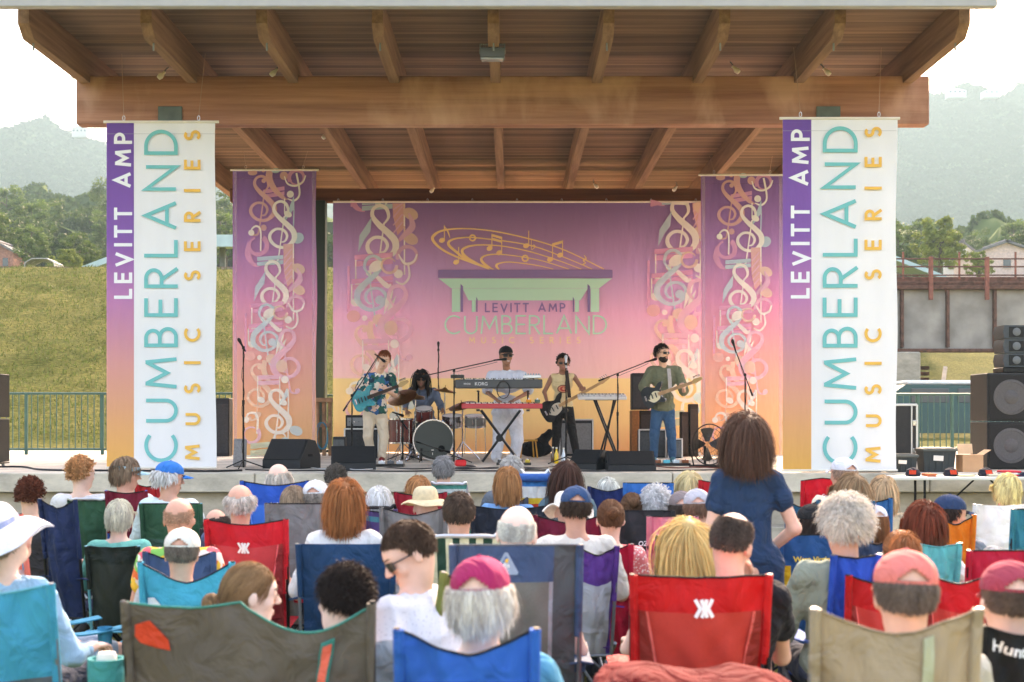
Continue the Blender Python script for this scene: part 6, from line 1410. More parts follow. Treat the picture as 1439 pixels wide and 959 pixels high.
def pedalboard(px, Y, n, label, cols, w_=.5):
    p = W(px, 0, Y); e = empty('pedalboard', (p.x, Y, SZ), 0, label, 'pedalboard'); a = MB(); a.box((0, 0, .02), (w_, .26, .035), .005); a.build('board', M_BLACKP, e)
    for i in range(n):
        a = MB(); x = -w_ / 2 + (i + .5) * w_ / n; a.box((x, 0, .06), (w_ / n * .7, .12, .045), .005); pd = a.build('pedal', mat('pedal_enamel', cols[i % len(cols)], .35, var=.02), e); a = MB(); a.lathe((x, -.03, .08), [(.010, 0), (.008, .014)], 8); a.build('footswitch', M_CHR, pd)
pedalboard(543, 20.0, 4, 'pedalboard with silver and white pedals between the left monitor and the drums', [(190, 190, 190), (230, 230, 226), (90, 90, 92)])
pedalboard(722, 20.6, 5, 'pedalboard with small yellow pedals at the feet of the keyboard player', [(60, 60, 62), (200, 170, 60), (150, 150, 150)])
pedalboard(930, 20.4, 6, 'pedalboard with cyan and white pedals at the feet of the right guitarist', [(70, 200, 220), (200, 220, 226), (150, 90, 60)], .8)
def bottle(px, Y, c, label, z=SZ, h_=.24):
    p = W(px, 0, Y); e = empty('bottle', (p.x, Y, z), 0, label, 'bottle'); a = MB(); a.lathe((0, 0, 0), [(.03, 0), (.033, .01), (.033, h_ * .55), (.013, h_ * .78), (.012, h_ * .95)], 14); a.build('bottle_body', mat('drink', c, .15, 0, .03, spec=.6), e); a = MB(); a.lathe((0, 0, h_ * .93), [(.015, 0), (.015, .022)], 12); a.build('bottle_cap', M_WHITEP, e)
bottle(782, 21.3, (230, 190, 40), 'bottle of yellow drink on the stage floor below the bassist'); bottle(777, 21.6, (90, 60, 30), 'brown bottle behind the bottle of yellow drink'); bottle(792, 21.0, (214, 226, 232), 'clear water bottle by the foot of the bassist')
e = empty('red_box', (W(647, 0, 20.2).x, 20.2, SZ), .2, 'small bright red box lying by the foot of the keyboard stand', 'box'); a = MB(); a.box((0, 0, .045), (.16, .12, .09), .02); a.build('case', mat('red_plastic', (220, 40, 44), .4), e); a = MB(); a.box((0, 0, .095), (.1, .03, .015), .005); a.build('handle', M_BLACKP, e)
e = empty('gig_bag', (W(752, 0, 24.6).x, 24.6, SZ), 0, 'black soft guitar bag slumped behind the keyboard player', 'bag'); V, Q = sdf_mesh([('e', (0, 0, .14), (.3, .14, .14)), ('c', (.05, .02, .2), (.26, .06, .42), .12, .07)], .018, .06); np_mesh('bag_shell', wrinkle(V, Q, .008, 3), Q, cloth((30, 30, 32)), e); a = MB(); a.tube([(-.2, -.12, .2), (-.1, -.18, .28), (.1, -.17, .26)], .012, 6); a.build('strap', M_STAND, e)
e = empty('stool', (W(741, 0, 24.2).x, 24.2, SZ), .3, 'low wooden stool left of the black guitar bag', 'stool'); a = MB(); a.box((0, 0, .3), (.3, .22, .03), .006); a.build('seat', mat('yellow_wood', (206, 150, 60), .5, var=.15), e)
for sx in (-1, 1):
    for sy in (-1, 1): a = MB(); a.tube([(sx * .12, sy * .08, .29), (sx * .15, sy * .1, 0)], .012, 6); a.build('leg', mat('yellow_wood', (206, 150, 60), .5, var=.15), e)
# wooden rack with coiled blue cable at the foot of the left column
e = empty('cable_rack', (W(450, 0, 25.6).x, 25.6, SZ), 0, 'rough wooden crate frame hung with a blue cable at the foot of the left column', 'rack'); a = MB()
for x in (-.17, -.05, .07, .18): a.box((x, 0, .5), (.06, .1, 1.0), .005)
a.box((0, -.02, 1.0), (.44, .2, .08), .006); a.box((0, -.06, .55), (.42, .04, .07), .005); a.build('frame', mat('grey_pallet_wood', (150, 122, 96), .85, var=.25, scale=10), e)
a = MB(); a.tube([(.05 + .1 * math.sin(t * 2.2) * (1 + .1 * math.sin(t)), -.12 - .01 * math.sin(t * 3), .36 + .24 * math.cos(t * 2.2 + .2 * math.sin(t))) for t in [i * .16 for i in range(120)]], .006, 5); a.build('blue_cable', mat('blue_cable', (40, 130, 160), .5, var=0), e)
# loose cables on the stage
def cable(pts, label, c=(24, 24, 26), r=.009, z=SZ):
    q = smoothpath([(W(px, 0, Y).x, Y, z + .012) for px, Y in pts], 8); a = MB(); a.tube(q, r, 5); return tag(a.build('cable', mat('cable_rubber', c, .5, var=0)), label, 'cable')
cable([(-20, 19.5), (30, 19.6), (55, 18.6), (100, 18.3), (150, 18.25), (235, 18.1), (300, 18.05), (340, 18.3)], 'black cable running along the front of the stage from the left loudspeaker', r=.014)
cable([(345, 18.6), (400, 18.2), (470, 18.3), (560, 18.0), (640, 18.3), (690, 18.1), (760, 18.4), (830, 18.1), (940, 18.2), (1010, 18.5), (1090, 18.2)], 'long black cable snaking along the stage edge from the left banner to the right banner')
cable([(540, 19.6), (580, 18.8), (620, 19.2), (655, 18.8), (700, 19.4), (735, 18.8), (770, 19.3)], 'tangled black cable before the drums and keyboards')
cable([(640, 20.6), (668, 19.8), (640, 19.3), (690, 19.0), (720, 19.7), (752, 19.2), (780, 19.9)], 'looped dark grey cable below the keyboard stand', (50, 50, 52))
cable([(920, 19.9), (950, 19.2), (985, 19.5), (1020, 19.0), (1060, 19.4)], 'reddish brown cable at the foot of the floor fan', (120, 60, 50))
cable([(430, 19.6), (455, 18.8), (480, 19.3), (500, 18.5), (530, 18.9)], 'pale cable curled between the two left monitors', (190, 190, 190), .007)

# ------------------------------------------------------------------ loudspeakers, road case, merchandise at the right
def sub(x0, z0, Y, w_, h_, label, n=2):
    e = empty('subwoofer', (x0 + w_ / 2, Y, z0), 0, label, 'loudspeaker', 'black loudspeaker cabinets'); a = MB(); a.box((0, .35, h_ / 2), (w_, .7, h_ - .01), .012); a.build('cabinet', M_BLKP, e)
    a = MB(); a.box((0, -.01, h_ / 2), (w_ - .05, .02, h_ - .06), .004); a.build('grille', mat('perforated_grille', (36, 34, 34), .55, .3, .1, 60, .8, 300), e)
    for i in range(n):
        a = MB(); x = (-w_ / 4 if i == 0 else w_ / 4) if n == 2 else 0; r = min(.235, h_ * .37); a.lathe((x, -.021, h_ / 2), [(r, 0), (r, .006), (r * .86, .010), (r * .84, .004), (r * .4, .003), (r * .36, .012), (r * .05, .018)], 36, (0, -1, 0)); a.build('cone', mat('speaker_cone', (84, 80, 80), .6, .1, .08, 40), e)
    return e
xs_ = W(1366, 0, 18.9).x + .2
sub(xs_, SZ, 18.9, 1.25, .635, 'lower one of the two big black loudspeaker cabinets at the right edge'); sub(xs_, SZ + .637, 18.9, 1.25, .65, 'upper one of the two big black loudspeaker cabinets at the right edge')
e = empty('line_array', (xs_ + .8, 19.1, SZ + 1.29), 0, 'stack of small dark line-array loudspeakers standing on the big cabinets at the right edge', 'loudspeaker'); 
for i in range(3):
    a = MB(); z = .08 + .19 * i; a.prism([(-.52, z + .09), (-.5, z), (.5, z), (.52, z + .09), (.5, z + .18), (-.5, z + .18)], .4); q = a.build('cabinet', mat('blue_grey_cabinet', (64, 70, 74), .5, 0, .1, 20), e)
    for x in (-.34, .34): a = MB(); a.box((x, -.004, z + .09), (.2, .012, .14), .003); a.build('horn', M_BLK, q); a = MB(); a.lathe((x, -.012, z + .09), [(.055, 0), (.04, .008), (.01, .01)], 20, (0, -1, 0)); a.build('cone', mat('grey_cone', (100, 104, 106), .5, var=.05), q)
    a = MB(); a.box((0, -.004, z + .09), (.3, .012, .15), .003); a.build('centre_grille', M_BLK, q)
a = MB(); a.box((0, .2, .04), (1.04, .4, .07), .008); a.build('base_frame', M_STAND, e)
xl = W(12, 0, 19.6).x - 1.13
sub(xl, SZ + .06, 19.6, .9, .62, 'lower cabinet of the left loudspeaker stack, cut by the left edge of the picture', 1); sub(xl, SZ + .69, 19.6, .9, .62, 'upper cabinet of the left loudspeaker stack, cut by the left edge of the picture', 1)
e = empty('wheeled_dolly', (xl + .45, 19.95, SZ), 0, 'low wheeled dolly under the left loudspeaker stack', 'dolly'); a = MB(); a.box((0, 0, .048), (.9, .7, .018), .004); a.build('board', M_BLKP, e)
for x in (-.38, .38):
    for y in (-.28, .28): a = MB(); a.lathe((x, y - .012, .02), [(.02, 0), (.02, .024)], 12, (0, 1, 0)); a.build('wheel', M_SILV, e)
e = empty('road_case', (W(1272, 0, 18.8).x, 18.9, SZ), 0, 'tall black road case with silver edges beside the right name banner', 'case'); w_ = .34; h_ = W(0, 569, 18.7).z - SZ
a = MB(); a.box((0, .2, h_ / 2), (w_, .5, h_), .006); a.build('case', M_BLKP, e); a = MB()
for x in (-w_ / 2, w_ / 2): a.box((x, -.052, h_ / 2), (.03, .02, h_ + .004), .004)
a.box((w_ / 2 - .07, -.052, h_ / 2), (.02, .012, h_), .003)
for z in (.01, h_): a.box((0, -.052, z), (w_, .02, .03), .004)
a.build('edge_trim', M_SILV, e)
for z in (.25, .62): a = MB(); a.box((w_ / 2 - .035, -.066, z), (.05, .012, .07), .004); a.build('latch', M_CHR, e)
def tote(px0, px1, pyt, Y, label, rz=0):
    x0, x1 = W(px0, 0, Y).x, W(px1, 0, Y).x; w_ = x1 - x0; h_ = W(0, pyt, Y).z - SZ; e = empty('storage_tote', ((x0 + x1) / 2, Y + .18, SZ), R(rz), label, 'storage box', 'black storage totes on the stage edge')
    a = MB(); t = .88; vs = [Vector((sx * w_ / 2 * q, sy * .17 * q, z)) for z, q in ((0, t), (h_ * .9, 1)) for sx, sy in ((-1, -1), (1, -1), (1, 1), (-1, 1))]; a.add(vs, [(3, 2, 1, 0), (4, 5, 6, 7), (0, 1, 5, 4), (1, 2, 6, 5), (2, 3, 7, 6), (3, 0, 4, 7)])
    for x in (-.3, -.1, .1, .3): a.box((x * w_, -.165, h_ * .45), (.015, .012, h_ * .8), .002)
    a.build('box', mat('dark_grey_plastic', (44, 52, 54), .5, 0, .06, 12), e)
    a = MB(); a.box((0, 0, h_ * .95), (w_ * 1.08, .39, .035), .008); a.box((0, 0, h_ * .95 + .02), (w_ * .9, .3, .014), .005); a.build('lid', mat('grey_lid_plastic', (84, 88, 84), .5, 0, .05), e)
    a = MB(); a.box((-.02, -.182, h_ * .6), (w_ * .3, .006, h_ * .22), .001, Matrix.Rotation(R(3), 3, 'Y')); a.build('paper_label', M_WHITEP, e)
tote(1201, 1241, 643, 17.95, 'smallest black storage tote, left one of the three, touching the right name banner'); tote(1250, 1289, 640, 17.95, 'middle one of the three black storage totes, in front of the road case', 3); tote(1298, 1344, 631, 17.95, 'tallest black storage tote, right one of the three')
e = empty('cardboard_box', (W(1366, 0, 18.0).x, 18.1, SZ), .1, 'open brown cardboard box in front of the big loudspeakers', 'box'); M_CARD = mat('cardboard', (196, 150, 112), .85, 0, .06); a = MB(); a.box((0, 0, .11), (.27, .22, .22), .003); a.build('box', M_CARD, e)
a = MB(); a.box((-.01, .12, .29), (.2, .005, .13), .001, Matrix.Rotation(R(-12), 3, 'X')); a.box((.19, 0, .25), (.12, .2, .005), .001, Matrix.Rotation(R(-32), 3, 'Y')); a.build('flap', mat('cardboard_inside', (222, 184, 146), .85, 0, .06), e)
# merchandise table below the stage edge
e = empty('folding_table', (W(1380, 0, 17.2).x, 17.2, 0), 0, 'long white folding table along the stage at the right', 'table'); TX = e.location.x; TZ = .955
a = MB(); a.box((0, 0, TZ - .02), (2.35, .55, .04), .008); a.build('tabletop', mat('white_table_plastic', (226, 222, 214), .5, 0, .03), e)
for x0_, x1_ in ((-.75, -.75), (.75, .75)): a = MB(); a.tube([(x0_, -.2, TZ - .04), (x0_, -.2, .02), (x0_, .2, .02), (x0_, .2, TZ - .04)], .016, 8); a.build('leg', M_STAND, e)
a = MB(); a.tube([(-.7, 0, .35), (-.1, 0, TZ - .05)], .011, 6); a.tube([(.7, 0, .35), (.1, 0, TZ - .05)], .011, 6); a.build('brace', M_STAND, e)
def merch_cap(px, label):
    p = W(px, 0, 17.15); e = empty('ball_cap', (p.x, 17.15, TZ), R(random.uniform(-20, 20)), label, 'cap', 'caps for sale'); a = MB(); a.lathe((0, 0, 0), [(.085, 0), (.09, .03), (.07, .08), (.02, .105), (.002, .108)], 20); o = a.build('crown', cloth((44, 46, 56)), e); a = MB(); a.sheet(lambda u, v: Vector(((u - .5) * .15, -.06 - .075 * v * (1 - .4 * (2 * u - 1) ** 2), .012 - .01 * (2 * u - 1) ** 2)), 8, 3, .004); a.build('brim', cloth((40, 42, 50)), e)
    a = MB(); a.sheet(lambda u, v: Vector(((u - .5) * .08, -.092 + .02 * v, .025 + v * .05)), 3, 2, .004); a.build('front_patch', cloth((226, 72, 44)), e)
merch_cap(1283, 'dark cap with a red-orange front patch, left one of three on the table'); merch_cap(1336, 'dark cap with a red-orange front patch, middle one of three on the table'); merch_cap(1385, 'dark cap with a red-orange front patch, right one of three on the table')
def folded(px, w_, h_, c, label, stripes=None):
    p = W(px, 0, 17.1); e = empty('folded_shirt', (p.x, 17.1, TZ), R(random.uniform(-8, 8)), label, 'folded clothing', 'folded clothes on the table')
    for i in range(3): a = MB(); a.box((0, 0, h_ * (i + .5) / 3), (w_ * (1 - .02 * i), .26, h_ / 3 - .002), .006); a.build('fold', cloth(c if not stripes or i % 2 == 0 else stripes), e)
folded(1306, .11, .035, (232, 130, 84), 'small folded orange shirt between the first two dark caps'); folded(1418, .2, .07, (226, 60, 70), 'folded red and white striped shirts near the right end of the table', (240, 232, 230)); folded(1439, .24, .05, (50, 52, 74), 'folded navy shirt at the right edge'); folded(1396, .2, .03, (224, 214, 190), 'folded cream shirt right of the last dark cap'); folded(1355, .2, .02, (228, 216, 176), 'flat folded pale yellow shirt between two dark caps')
# ------------------------------------------------------------------ camp chairs
M_GTUBE = mat('grey_tube', (120, 124, 128), .35, .5, .03); M_TTUBE = mat('turquoise_tube', (90, 170, 190), .35, .4, .03); M_ALU = mat('aluminium_tube', (212, 214, 216), .3, .8, .03)
def mesh_cloth(c):
    """open-weave nylon: some light and background come through"""
    key = ('mesh', c)
    if key in _M: return _M[key]
    m, n, b = new_mat('mesh_fabric'); b.inputs['Roughness'].default_value = .7; b.inputs['Base Color'].default_value = (*lin(c), 1); b.inputs['Specular IOR Level'].default_value = .2
    tc = n.nodes.new('ShaderNodeTexCoord'); ck = n.nodes.new('ShaderNodeTexVoronoi'); ck.inputs['Scale'].default_value = 260; n.links.new(tc.outputs['Object'], ck.inputs['Vector'])
    nz = n.nodes.new('ShaderNodeTexNoise'); nz.inputs['Scale'].default_value = 6; n.links.new(tc.outputs['Object'], nz.inputs[0])
    bp = n.nodes.new('ShaderNodeBump'); bp.inputs['Strength'].default_value = .5; bp.inputs['Distance'].default_value = .02; n.links.new(nz.outputs['Fac'], bp.inputs['Height']); n.links.new(bp.outputs[0], b.inputs['Normal'])
    r = n.nodes.new('ShaderNodeValToRGB'); e = r.color_ramp.elements; e[0].position = .1; e[0].color = (.45, .45, .45, 1); e[1].position = .3; e[1].color = (0, 0, 0, 1); n.links.new(ck.outputs['Distance'], r.inputs[0])
    tp = n.nodes.new('ShaderNodeBsdfTransparent'); mx = n.nodes.new('ShaderNodeMixShader'); n.links.new(r.outputs[0], mx.inputs[0]); n.links.new(b.outputs[0], mx.inputs[1]); n.links.new(tp.outputs[0], mx.inputs[2]); n.links.new(mx.outputs[0], n.nodes['Material Output'].inputs[0])
    _M[key] = m; return m
CI = [0]
def chair(px0, px1, pyt, Yb, label, cols, style='plain', hs=.40, sag=.05, tube=None, yaw=0, arms=True, arm_c=None, logo=None, text=None, cup=True, pipe=(24, 26, 30), low=False, sagfn=None, group='camp chairs of the audience', arm_bag=None):
    """folding chair seen from behind; px0, px1, pyt: where the two top corners of its back are seen"""
    CI[0] += 1; rs = np.random.default_rng(100 + CI[0]); ph = rs.uniform(0, 6, 4)
    x0, x1 = W(px0, 0, Yb).x, W(px1, 0, Yb).x; w_ = (x1 - x0); zt = W(0, pyt, Yb).z; tube = tube or M_STAND
    cx = (x0 + x1) / 2; off = Matrix.Rotation(R(yaw), 3, 'Z') @ Vector((0, -.33, 0)); e = empty('camp_chair', (cx - off.x, Yb - off.y, 0), R(yaw), label, 'camp chair', group)
    zb = hs - .04; b0 = -.2
    def B(u, v, o=0.0):
        q = abs(2 * u - 1); top = zt - (sagfn(u) if sagfn else sag * (1 - q ** 1.4)); z = zb + (top - zb) * v
        fold = .007 * math.sin(u * 23 + v * 9 + ph[0]) * math.sin(v * 8 + ph[1]) + .005 * math.sin((u + v) * 17 + ph[2]) + (.012 if w_ < .7 else .02) * (1 - abs(math.sin(u * 6 - v * 7 * (1 if u > .5 else -1) + ph[3]))) ** 3
        return Vector(((u - .5) * w_ * (.94 + .06 * v) * (1 - .035 * math.sin(math.pi * v)), b0 + (-.33 - b0) * v - .065 * math.sin(math.pi * u) * math.sin(math.pi * min(1, v * .9 + .1)) + fold - o, z))
    if style == 'kij': cols = [cols[0], cols[1], tuple(min(255, x + 50) for x in cols[1]), tuple(int(x * .8) for x in cols[1])]
    C_ = [cloth(c, 'nylon', .11) if i != 1 or style not in ('kij', 'rei', 'meshy') else mesh_cloth(c) for i, c in enumerate(cols)]
    def mf(u, v):
        q = abs(2 * u - 1); n_ = len(cols)
        if style == 'plain' or n_ == 1: return 0
        if style == 'kij': return 0 if v > .80 or q > .93 else 1
        if style == 'rei': return 2 if u > .80 else (0 if v > .80 else (3 if u > .76 or u < .05 else 1))
        if style == 'two': return 0 if v > .55 else 1
        if style == 'meshy': return 0 if v > .8 or q > .86 else 1
        if style == 'side': return 0 if q > .72 else 1
        if style == 'stripes': return int((1 - v) * 17) % n_
        if style == 'web': return 0 if (int(u * 9) % 2) else 1
        if style == 'purple': return 0 if (v > .72 or q > .8) else 1
        if style == 'flap': return 1 if q > .78 else 0
        if style == 'star': return 1 if (u < .16 and v < .75) else 0
        return 0
    a = MB(); a.sheet(B, 30, 20, .006, mf); back = a.build('backrest', C_, e, 50)
    if pipe: a = MB(); a.tube([B(i / 30, 1) + Vector((0, -.002, 0)) for i in range(31)], .0042, 6); a.build('edge_piping', cloth(pipe, 'nylon'), back)
    if tube is not M_ALU and style != 'web':
        for s in (-1, 1): a = MB(); a.tube([B(.5 + s * .5, t_ / 8, .002).lerp(Vector((s * w_ / 2, -.335 + .113 * (1 - t_ / 8), zb + (zt - zb) * t_ / 8)), .7) for t_ in range(4, 9)], .0165, 8); a.build('pole_sleeve', C_[0], back)
    a = MB(); a.sheet(lambda u, v: Vector(((u - .5) * w_ * .95, -.22 + .47 * v, hs + .02 * v - .035 * math.sin(math.pi * u) * math.sin(math.pi * v))), 10, 8, .005); a.build('seat', cloth(cols[0], 'nylon', .07), e)
    hw = w_ / 2
    a = MB()
    if style in ('web', 'stripes') or tube is M_ALU:
        a.tube(smoothpath([(-hw * .99, -.222, hs - .045), (-hw, -.30, zt - .04), (-hw + .04, -.33, zt + .008), (0, -.335, zt + .012), (hw - .04, -.33, zt + .008), (hw, -.30, zt - .04), (hw * .99, -.222, hs - .045)], 5), .0125, 8)
    else:
        for s in (-1, 1): a.tube([(s * hw * .99, -.222, hs - .045), (s * (hw + .004), -.335, zt + .004)], .010, 8)
    a.tube([(-hw * .99, -.222, hs - .045), (hw * .99, -.222, hs - .045)], .009, 6)
    for s in (-1, 1): a.tube([(s * hw, -.225, hs - .042), (s * hw, .245, hs - .042)], .009, 6)
    if low: a.tube([(-hw, .2, .04), (-hw, -.25, .04), (hw, -.25, .04), (hw, .2, .04)], .011, 8)
    else:
        a.tube([(-hw, -.27, .05), (hw, -.22, hs - .04)], .009, 6); a.tube([(hw, -.285, .05), (-hw, -.235, hs - .04)], .009, 6); a.tube([(-hw, .27, .05), (hw, .24, hs - .04)], .009, 6); a.tube([(hw, .285, .05), (-hw, .255, hs - .04)], .009, 6)
    a.build('frame', tube, e)
    for s in (-1, 1):
        for g in (-1, 1):
            a = MB(); a.tube([(s * (hw + .012 + .012 * (g > 0)), g * .28, .012), (s * (hw + .01 + .012 * (g > 0)), -g * .22, hs + .02)], .011, 8); a.lathe((s * (hw + .012 + .012 * (g > 0)), g * .28, 0), [(.02, 0), (.02, .02), (.012, .035)], 8); a.build('leg', tube, e)
    if arms:
        for s in (-1, 1):
            a = MB(); a.sheet(lambda u, v: Vector((s * (hw + .01 + (u - .5) * .10), -.27 + .54 * v, hs + .235 - .02 * math.sin(math.pi * v) - .008 * abs(2 * u - 1))), 4, 8, .008); ar = a.build('armrest', cloth(arm_c or cols[0], 'nylon', .07), e)
            a = MB(); a.tube([(s * (hw + .01), .26, hs + .22), (s * (hw + .01), .24, hs)], .011, 8); a.build('arm_post', tube, ar)
            if cup and s > 0: a = MB(); a.lathe((s * (hw + .01), .14, hs + .12), [(.036, 0), (.042, .11), (.040, .11), (.034, .005)], 14); a.build('cup_holder', cloth(arm_c or cols[0], 'nylon'), ar)
    def mapped(cu, cv, sc_):
        def f(x, y, z):
            v = cv + y / (zt - zb); u = cu + x / w_; return B(u, v, .008 + z)
        return f
    if logo:
        f = Flat(); cu, cv, k_ = logo[:3]; f.map = mapped(cu, cv, 1); c = logo[3] if len(logo) > 3 else (235, 230, 226)
        for st_ in ([(-1, 1), (-.42, 0), (-1, -1)], [(-.3, 1), (-.05, .3), (-.05, -.3), (-.3, -1)], [(.32, 1), (.08, 0), (.32, -1)], [(1, 1), (.45, 0), (1, -1)]): f.stroke([(x * k_, y * k_) for x, y in st_], k_ * .42, 0)
        f.build('logo', [mat('logo_print', c, .7, var=0)], back)
    if text:
        for (t_, cu, cv, hh, c, sh) in text:
            f = Flat(); f.map = mapped(cu, cv, 1); put_text(f, t_, 0, 0, hh, 0, None, .02, sh); f.build('lettering', [mat('text_print', c, .7, var=0)], back)
    if style == 'kij':
        f = Flat(); f.map = lambda x, y, z: B(x, y, .008 + z)
        for g in (-1, 1):
            L_ = [(.5 + g * (.25 + .2 * v_), v_) for v_ in [.04 + .76 * i / 12 for i in range(13)]]; f.mb.add([f._p(*q_) for q_ in L_] + [B(.5 + g * .47, q_[1], .009) for q_ in L_], [(i, i + 1, 14 + i, 13 + i) for i in range(12)], 0)
            f.z = .002; f.mb.add([f._p(q_[0] - g * .008, q_[1]) for q_ in L_] + [f._p(q_[0] + g * .012, q_[1]) for q_ in L_], [(i, i + 1, 14 + i, 13 + i) for i in range(12)], 1)
        f.build('side_panel', [cloth(cols[3], 'nylon'), cloth(cols[2], 'nylon')], back)
    r = Person(); r.e = e; r.B = B; r.back = back; r.map = mapped; r.hs = hs; r.zt = zt
    return r
def patch(ch, cu, cv, shapes, cols, name='patch'):
    f = Flat(); f.map = ch.map(cu, cv, 1)
    for mi, pts in shapes: f.poly(pts, mi)
    return f.build(name, [cloth(c, 'nylon') for c in cols], ch.back)

# ------------------------------------------------------------------ the seated audience
SK = [(226, 178, 156), (232, 190, 170), (214, 158, 134), (238, 202, 184), (198, 142, 116)]
GRP = 'people seated on the lawn'
PI_ = [40]
def sitter(px, pyt, s, label, style='short', hc=(120, 90, 70), hat=None, skn=0, shirt=(225, 225, 225), yaw=0, hr=(0, 0, 0), lean=14, ch=None, hair_kw=None, face=False, J_=None, size=1.0, up=.012, dY=.18, **kw):
    """px, pyt: where the top of the head is seen; s: photo pixels per metre at the head; ch: chair arguments"""
    PI_[0] += 1; sd_ = PI_[0]; Y = F / s; Yb = Y - dY; zt = W(0, pyt, Y).z - up
    hs = zt - .865 * size; 
    if hs < .26: size *= (zt - .26) / (.865 * size); hs = .26
    if hs > .50: size *= (zt - .50) / (.865 * size); hs = .50
    hsL = hs / size; J = sit_joints(hsL, lean, **(kw.pop('sj', {})))
    dz = (zt / size) - .118 - J['head'][2]; 
    if lean > -5:
        for q in ('head',): J[q] = J[q] + np.array((0, 0, np.clip(dz, -.03, .03)))
    if J_: J.update({k: np.array(v, float) for k, v in J_(J, hsL).items()})
    hx = Matrix.Rotation(R(yaw), 3, 'Z') @ Vector((J['head'][0] * size, J['head'][1] * size, 0)); P0 = W(px, 0, Y)
    near = s > 300; kw.setdefault('h', .009 if near else .013)
    p = make_person((P0.x - hx.x, Y - hx.y, 0), yaw, J, label, GRP, SK[skn] if isinstance(skn, int) else skn, shirt, size=size, hr=(hr[0] + random.uniform(-4, 4), hr[1] + random.uniform(-2, 4), hr[2] + random.uniform(-3, 3)), face=face, seed=sd_, **kw)
    N = 5600 if near else (2600 if s > 200 else 1300); wd = .0018 if near else (.003 if s > 200 else .0048); H = dict(N=N, width=wd)
    pre = {'bob': dict(L=.2, vol=.022, wave=.10), 'bobcurl': dict(L=.2, vol=.045, wave=.28, curl=.35), 'long': dict(L=.36, vol=.016, wave=.05), 'short': dict(L=.035, vol=.008, grav=.12), 'mid': dict(L=.09, vol=.022, wave=.12), 'curly': dict(L=.05, vol=.024, curl=.8, wave=.3, grav=.15),
           'afro': dict(L=.035, vol=.018, curl=.9, wave=.3, grav=.02), 'buzz': dict(L=.014, vol=.003, grav=.05), 'fringe': dict(L=.03, vol=.006, mask='fringe', grav=.2), 'fringelong': dict(L=.16, vol=.02, mask='fringe', wave=.15), 'thin': dict(L=.03, vol=.006, mask='thin', grav=.15), 'under': dict(L=.03, vol=.004, mask='undercap', grav=.3), 'undercurly': dict(L=.09, vol=.035, mask='undercap', wave=.3, curl=.3), 'underlong': dict(L=.28, vol=.02, mask='undercap', wave=.06),
           'tail': dict(L=.26, vol=.006, tie=(0, -.125, .02)), 'tailhigh': dict(L=.24, vol=.006, tie=(0, -.12, .075)), 'bun': dict(L=.13, vol=.006, tie=(0, -.11, -.03)), 'bunhigh': dict(L=.12, vol=.006, tie=(0, -.12, .05))}
    if style:
        H.update(pre[style]); H.update(hair_kw or {}); on_head(p, hair(p.e, {'fringe': 'buzz', 'thin': 'short', 'under': 'buzz', 'afro': 'curly'}.get(style, style), hc, sd_, **H))
        if 'bun' in style: t = H['tie']; on_head(p, bun(p.e, hc, sd_, (t[0], t[1] - .02, t[2])))
    if hat:
        k_ = hat[0]; o = cap(p.e, *hat[1:]) if k_ == 'cap' else (brim_hat(p.e, *hat[1:]) if k_ == 'hat' else visor(p.e, hat[1])); on_head(p, o)
    if ch is not None:
        c = dict(ch); a = c.pop('at'); cy_ = c.pop('cyaw', yaw * .6); c.setdefault('yaw', cy_); p.chair = chair(a[0], a[1], a[2], Yb + c.pop('dy', 0), c.pop('label'), c.pop('cols'), hs=hs + .01, **c)
    return p
RED, ROY, NVY, GRY, TQ, GRN = (206, 36, 40), (24, 92, 190), (28, 46, 84), (136, 134, 132), (20, 160, 190), (44, 92, 66)
WH = (226, 224, 222)
def striped(c1, c2, n, axis='Z', sharp=True):
    m, nn, b = new_mat('striped_cloth'); tc = nn.nodes.new('ShaderNodeTexCoord'); w_ = nn.nodes.new('ShaderNodeTexWave'); w_.bands_direction = axis; w_.inputs['Scale'].default_value = n; w_.inputs['Distortion'].default_value = .6; nn.links.new(tc.outputs['Object'], w_.inputs['Vector'])
    r = nn.nodes.new('ShaderNodeValToRGB'); r.color_ramp.interpolation = 'CONSTANT'; e = r.color_ramp.elements; e[0].color = (*lin(c1), 1); e[1].position = .55; e[1].color = (*lin(c2), 1); nn.links.new(w_.outputs['Fac'], r.inputs[0]); nn.links.new(r.outputs[0], b.inputs['Base Color']); b.inputs['Roughness'].default_value = .9; return m
def dotted(c1, c2, sc_, th=.25):
    m, nn, b = new_mat('dotted_cloth'); tc = nn.nodes.new('ShaderNodeTexCoord'); w_ = nn.nodes.new('ShaderNodeTexVoronoi'); w_.inputs['Scale'].default_value = sc_; nn.links.new(tc.outputs['Object'], w_.inputs['Vector'])
    r = nn.nodes.new('ShaderNodeValToRGB'); r.color_ramp.interpolation = 'CONSTANT'; e = r.color_ramp.elements; e[0].color = (*lin(c2), 1); e[1].position = th; e[1].color = (*lin(c1), 1); nn.links.new(w_.outputs['Distance'], r.inputs[0]); nn.links.new(r.outputs[0], b.inputs['Base Color']); b.inputs['Roughness'].default_value = .9; return m
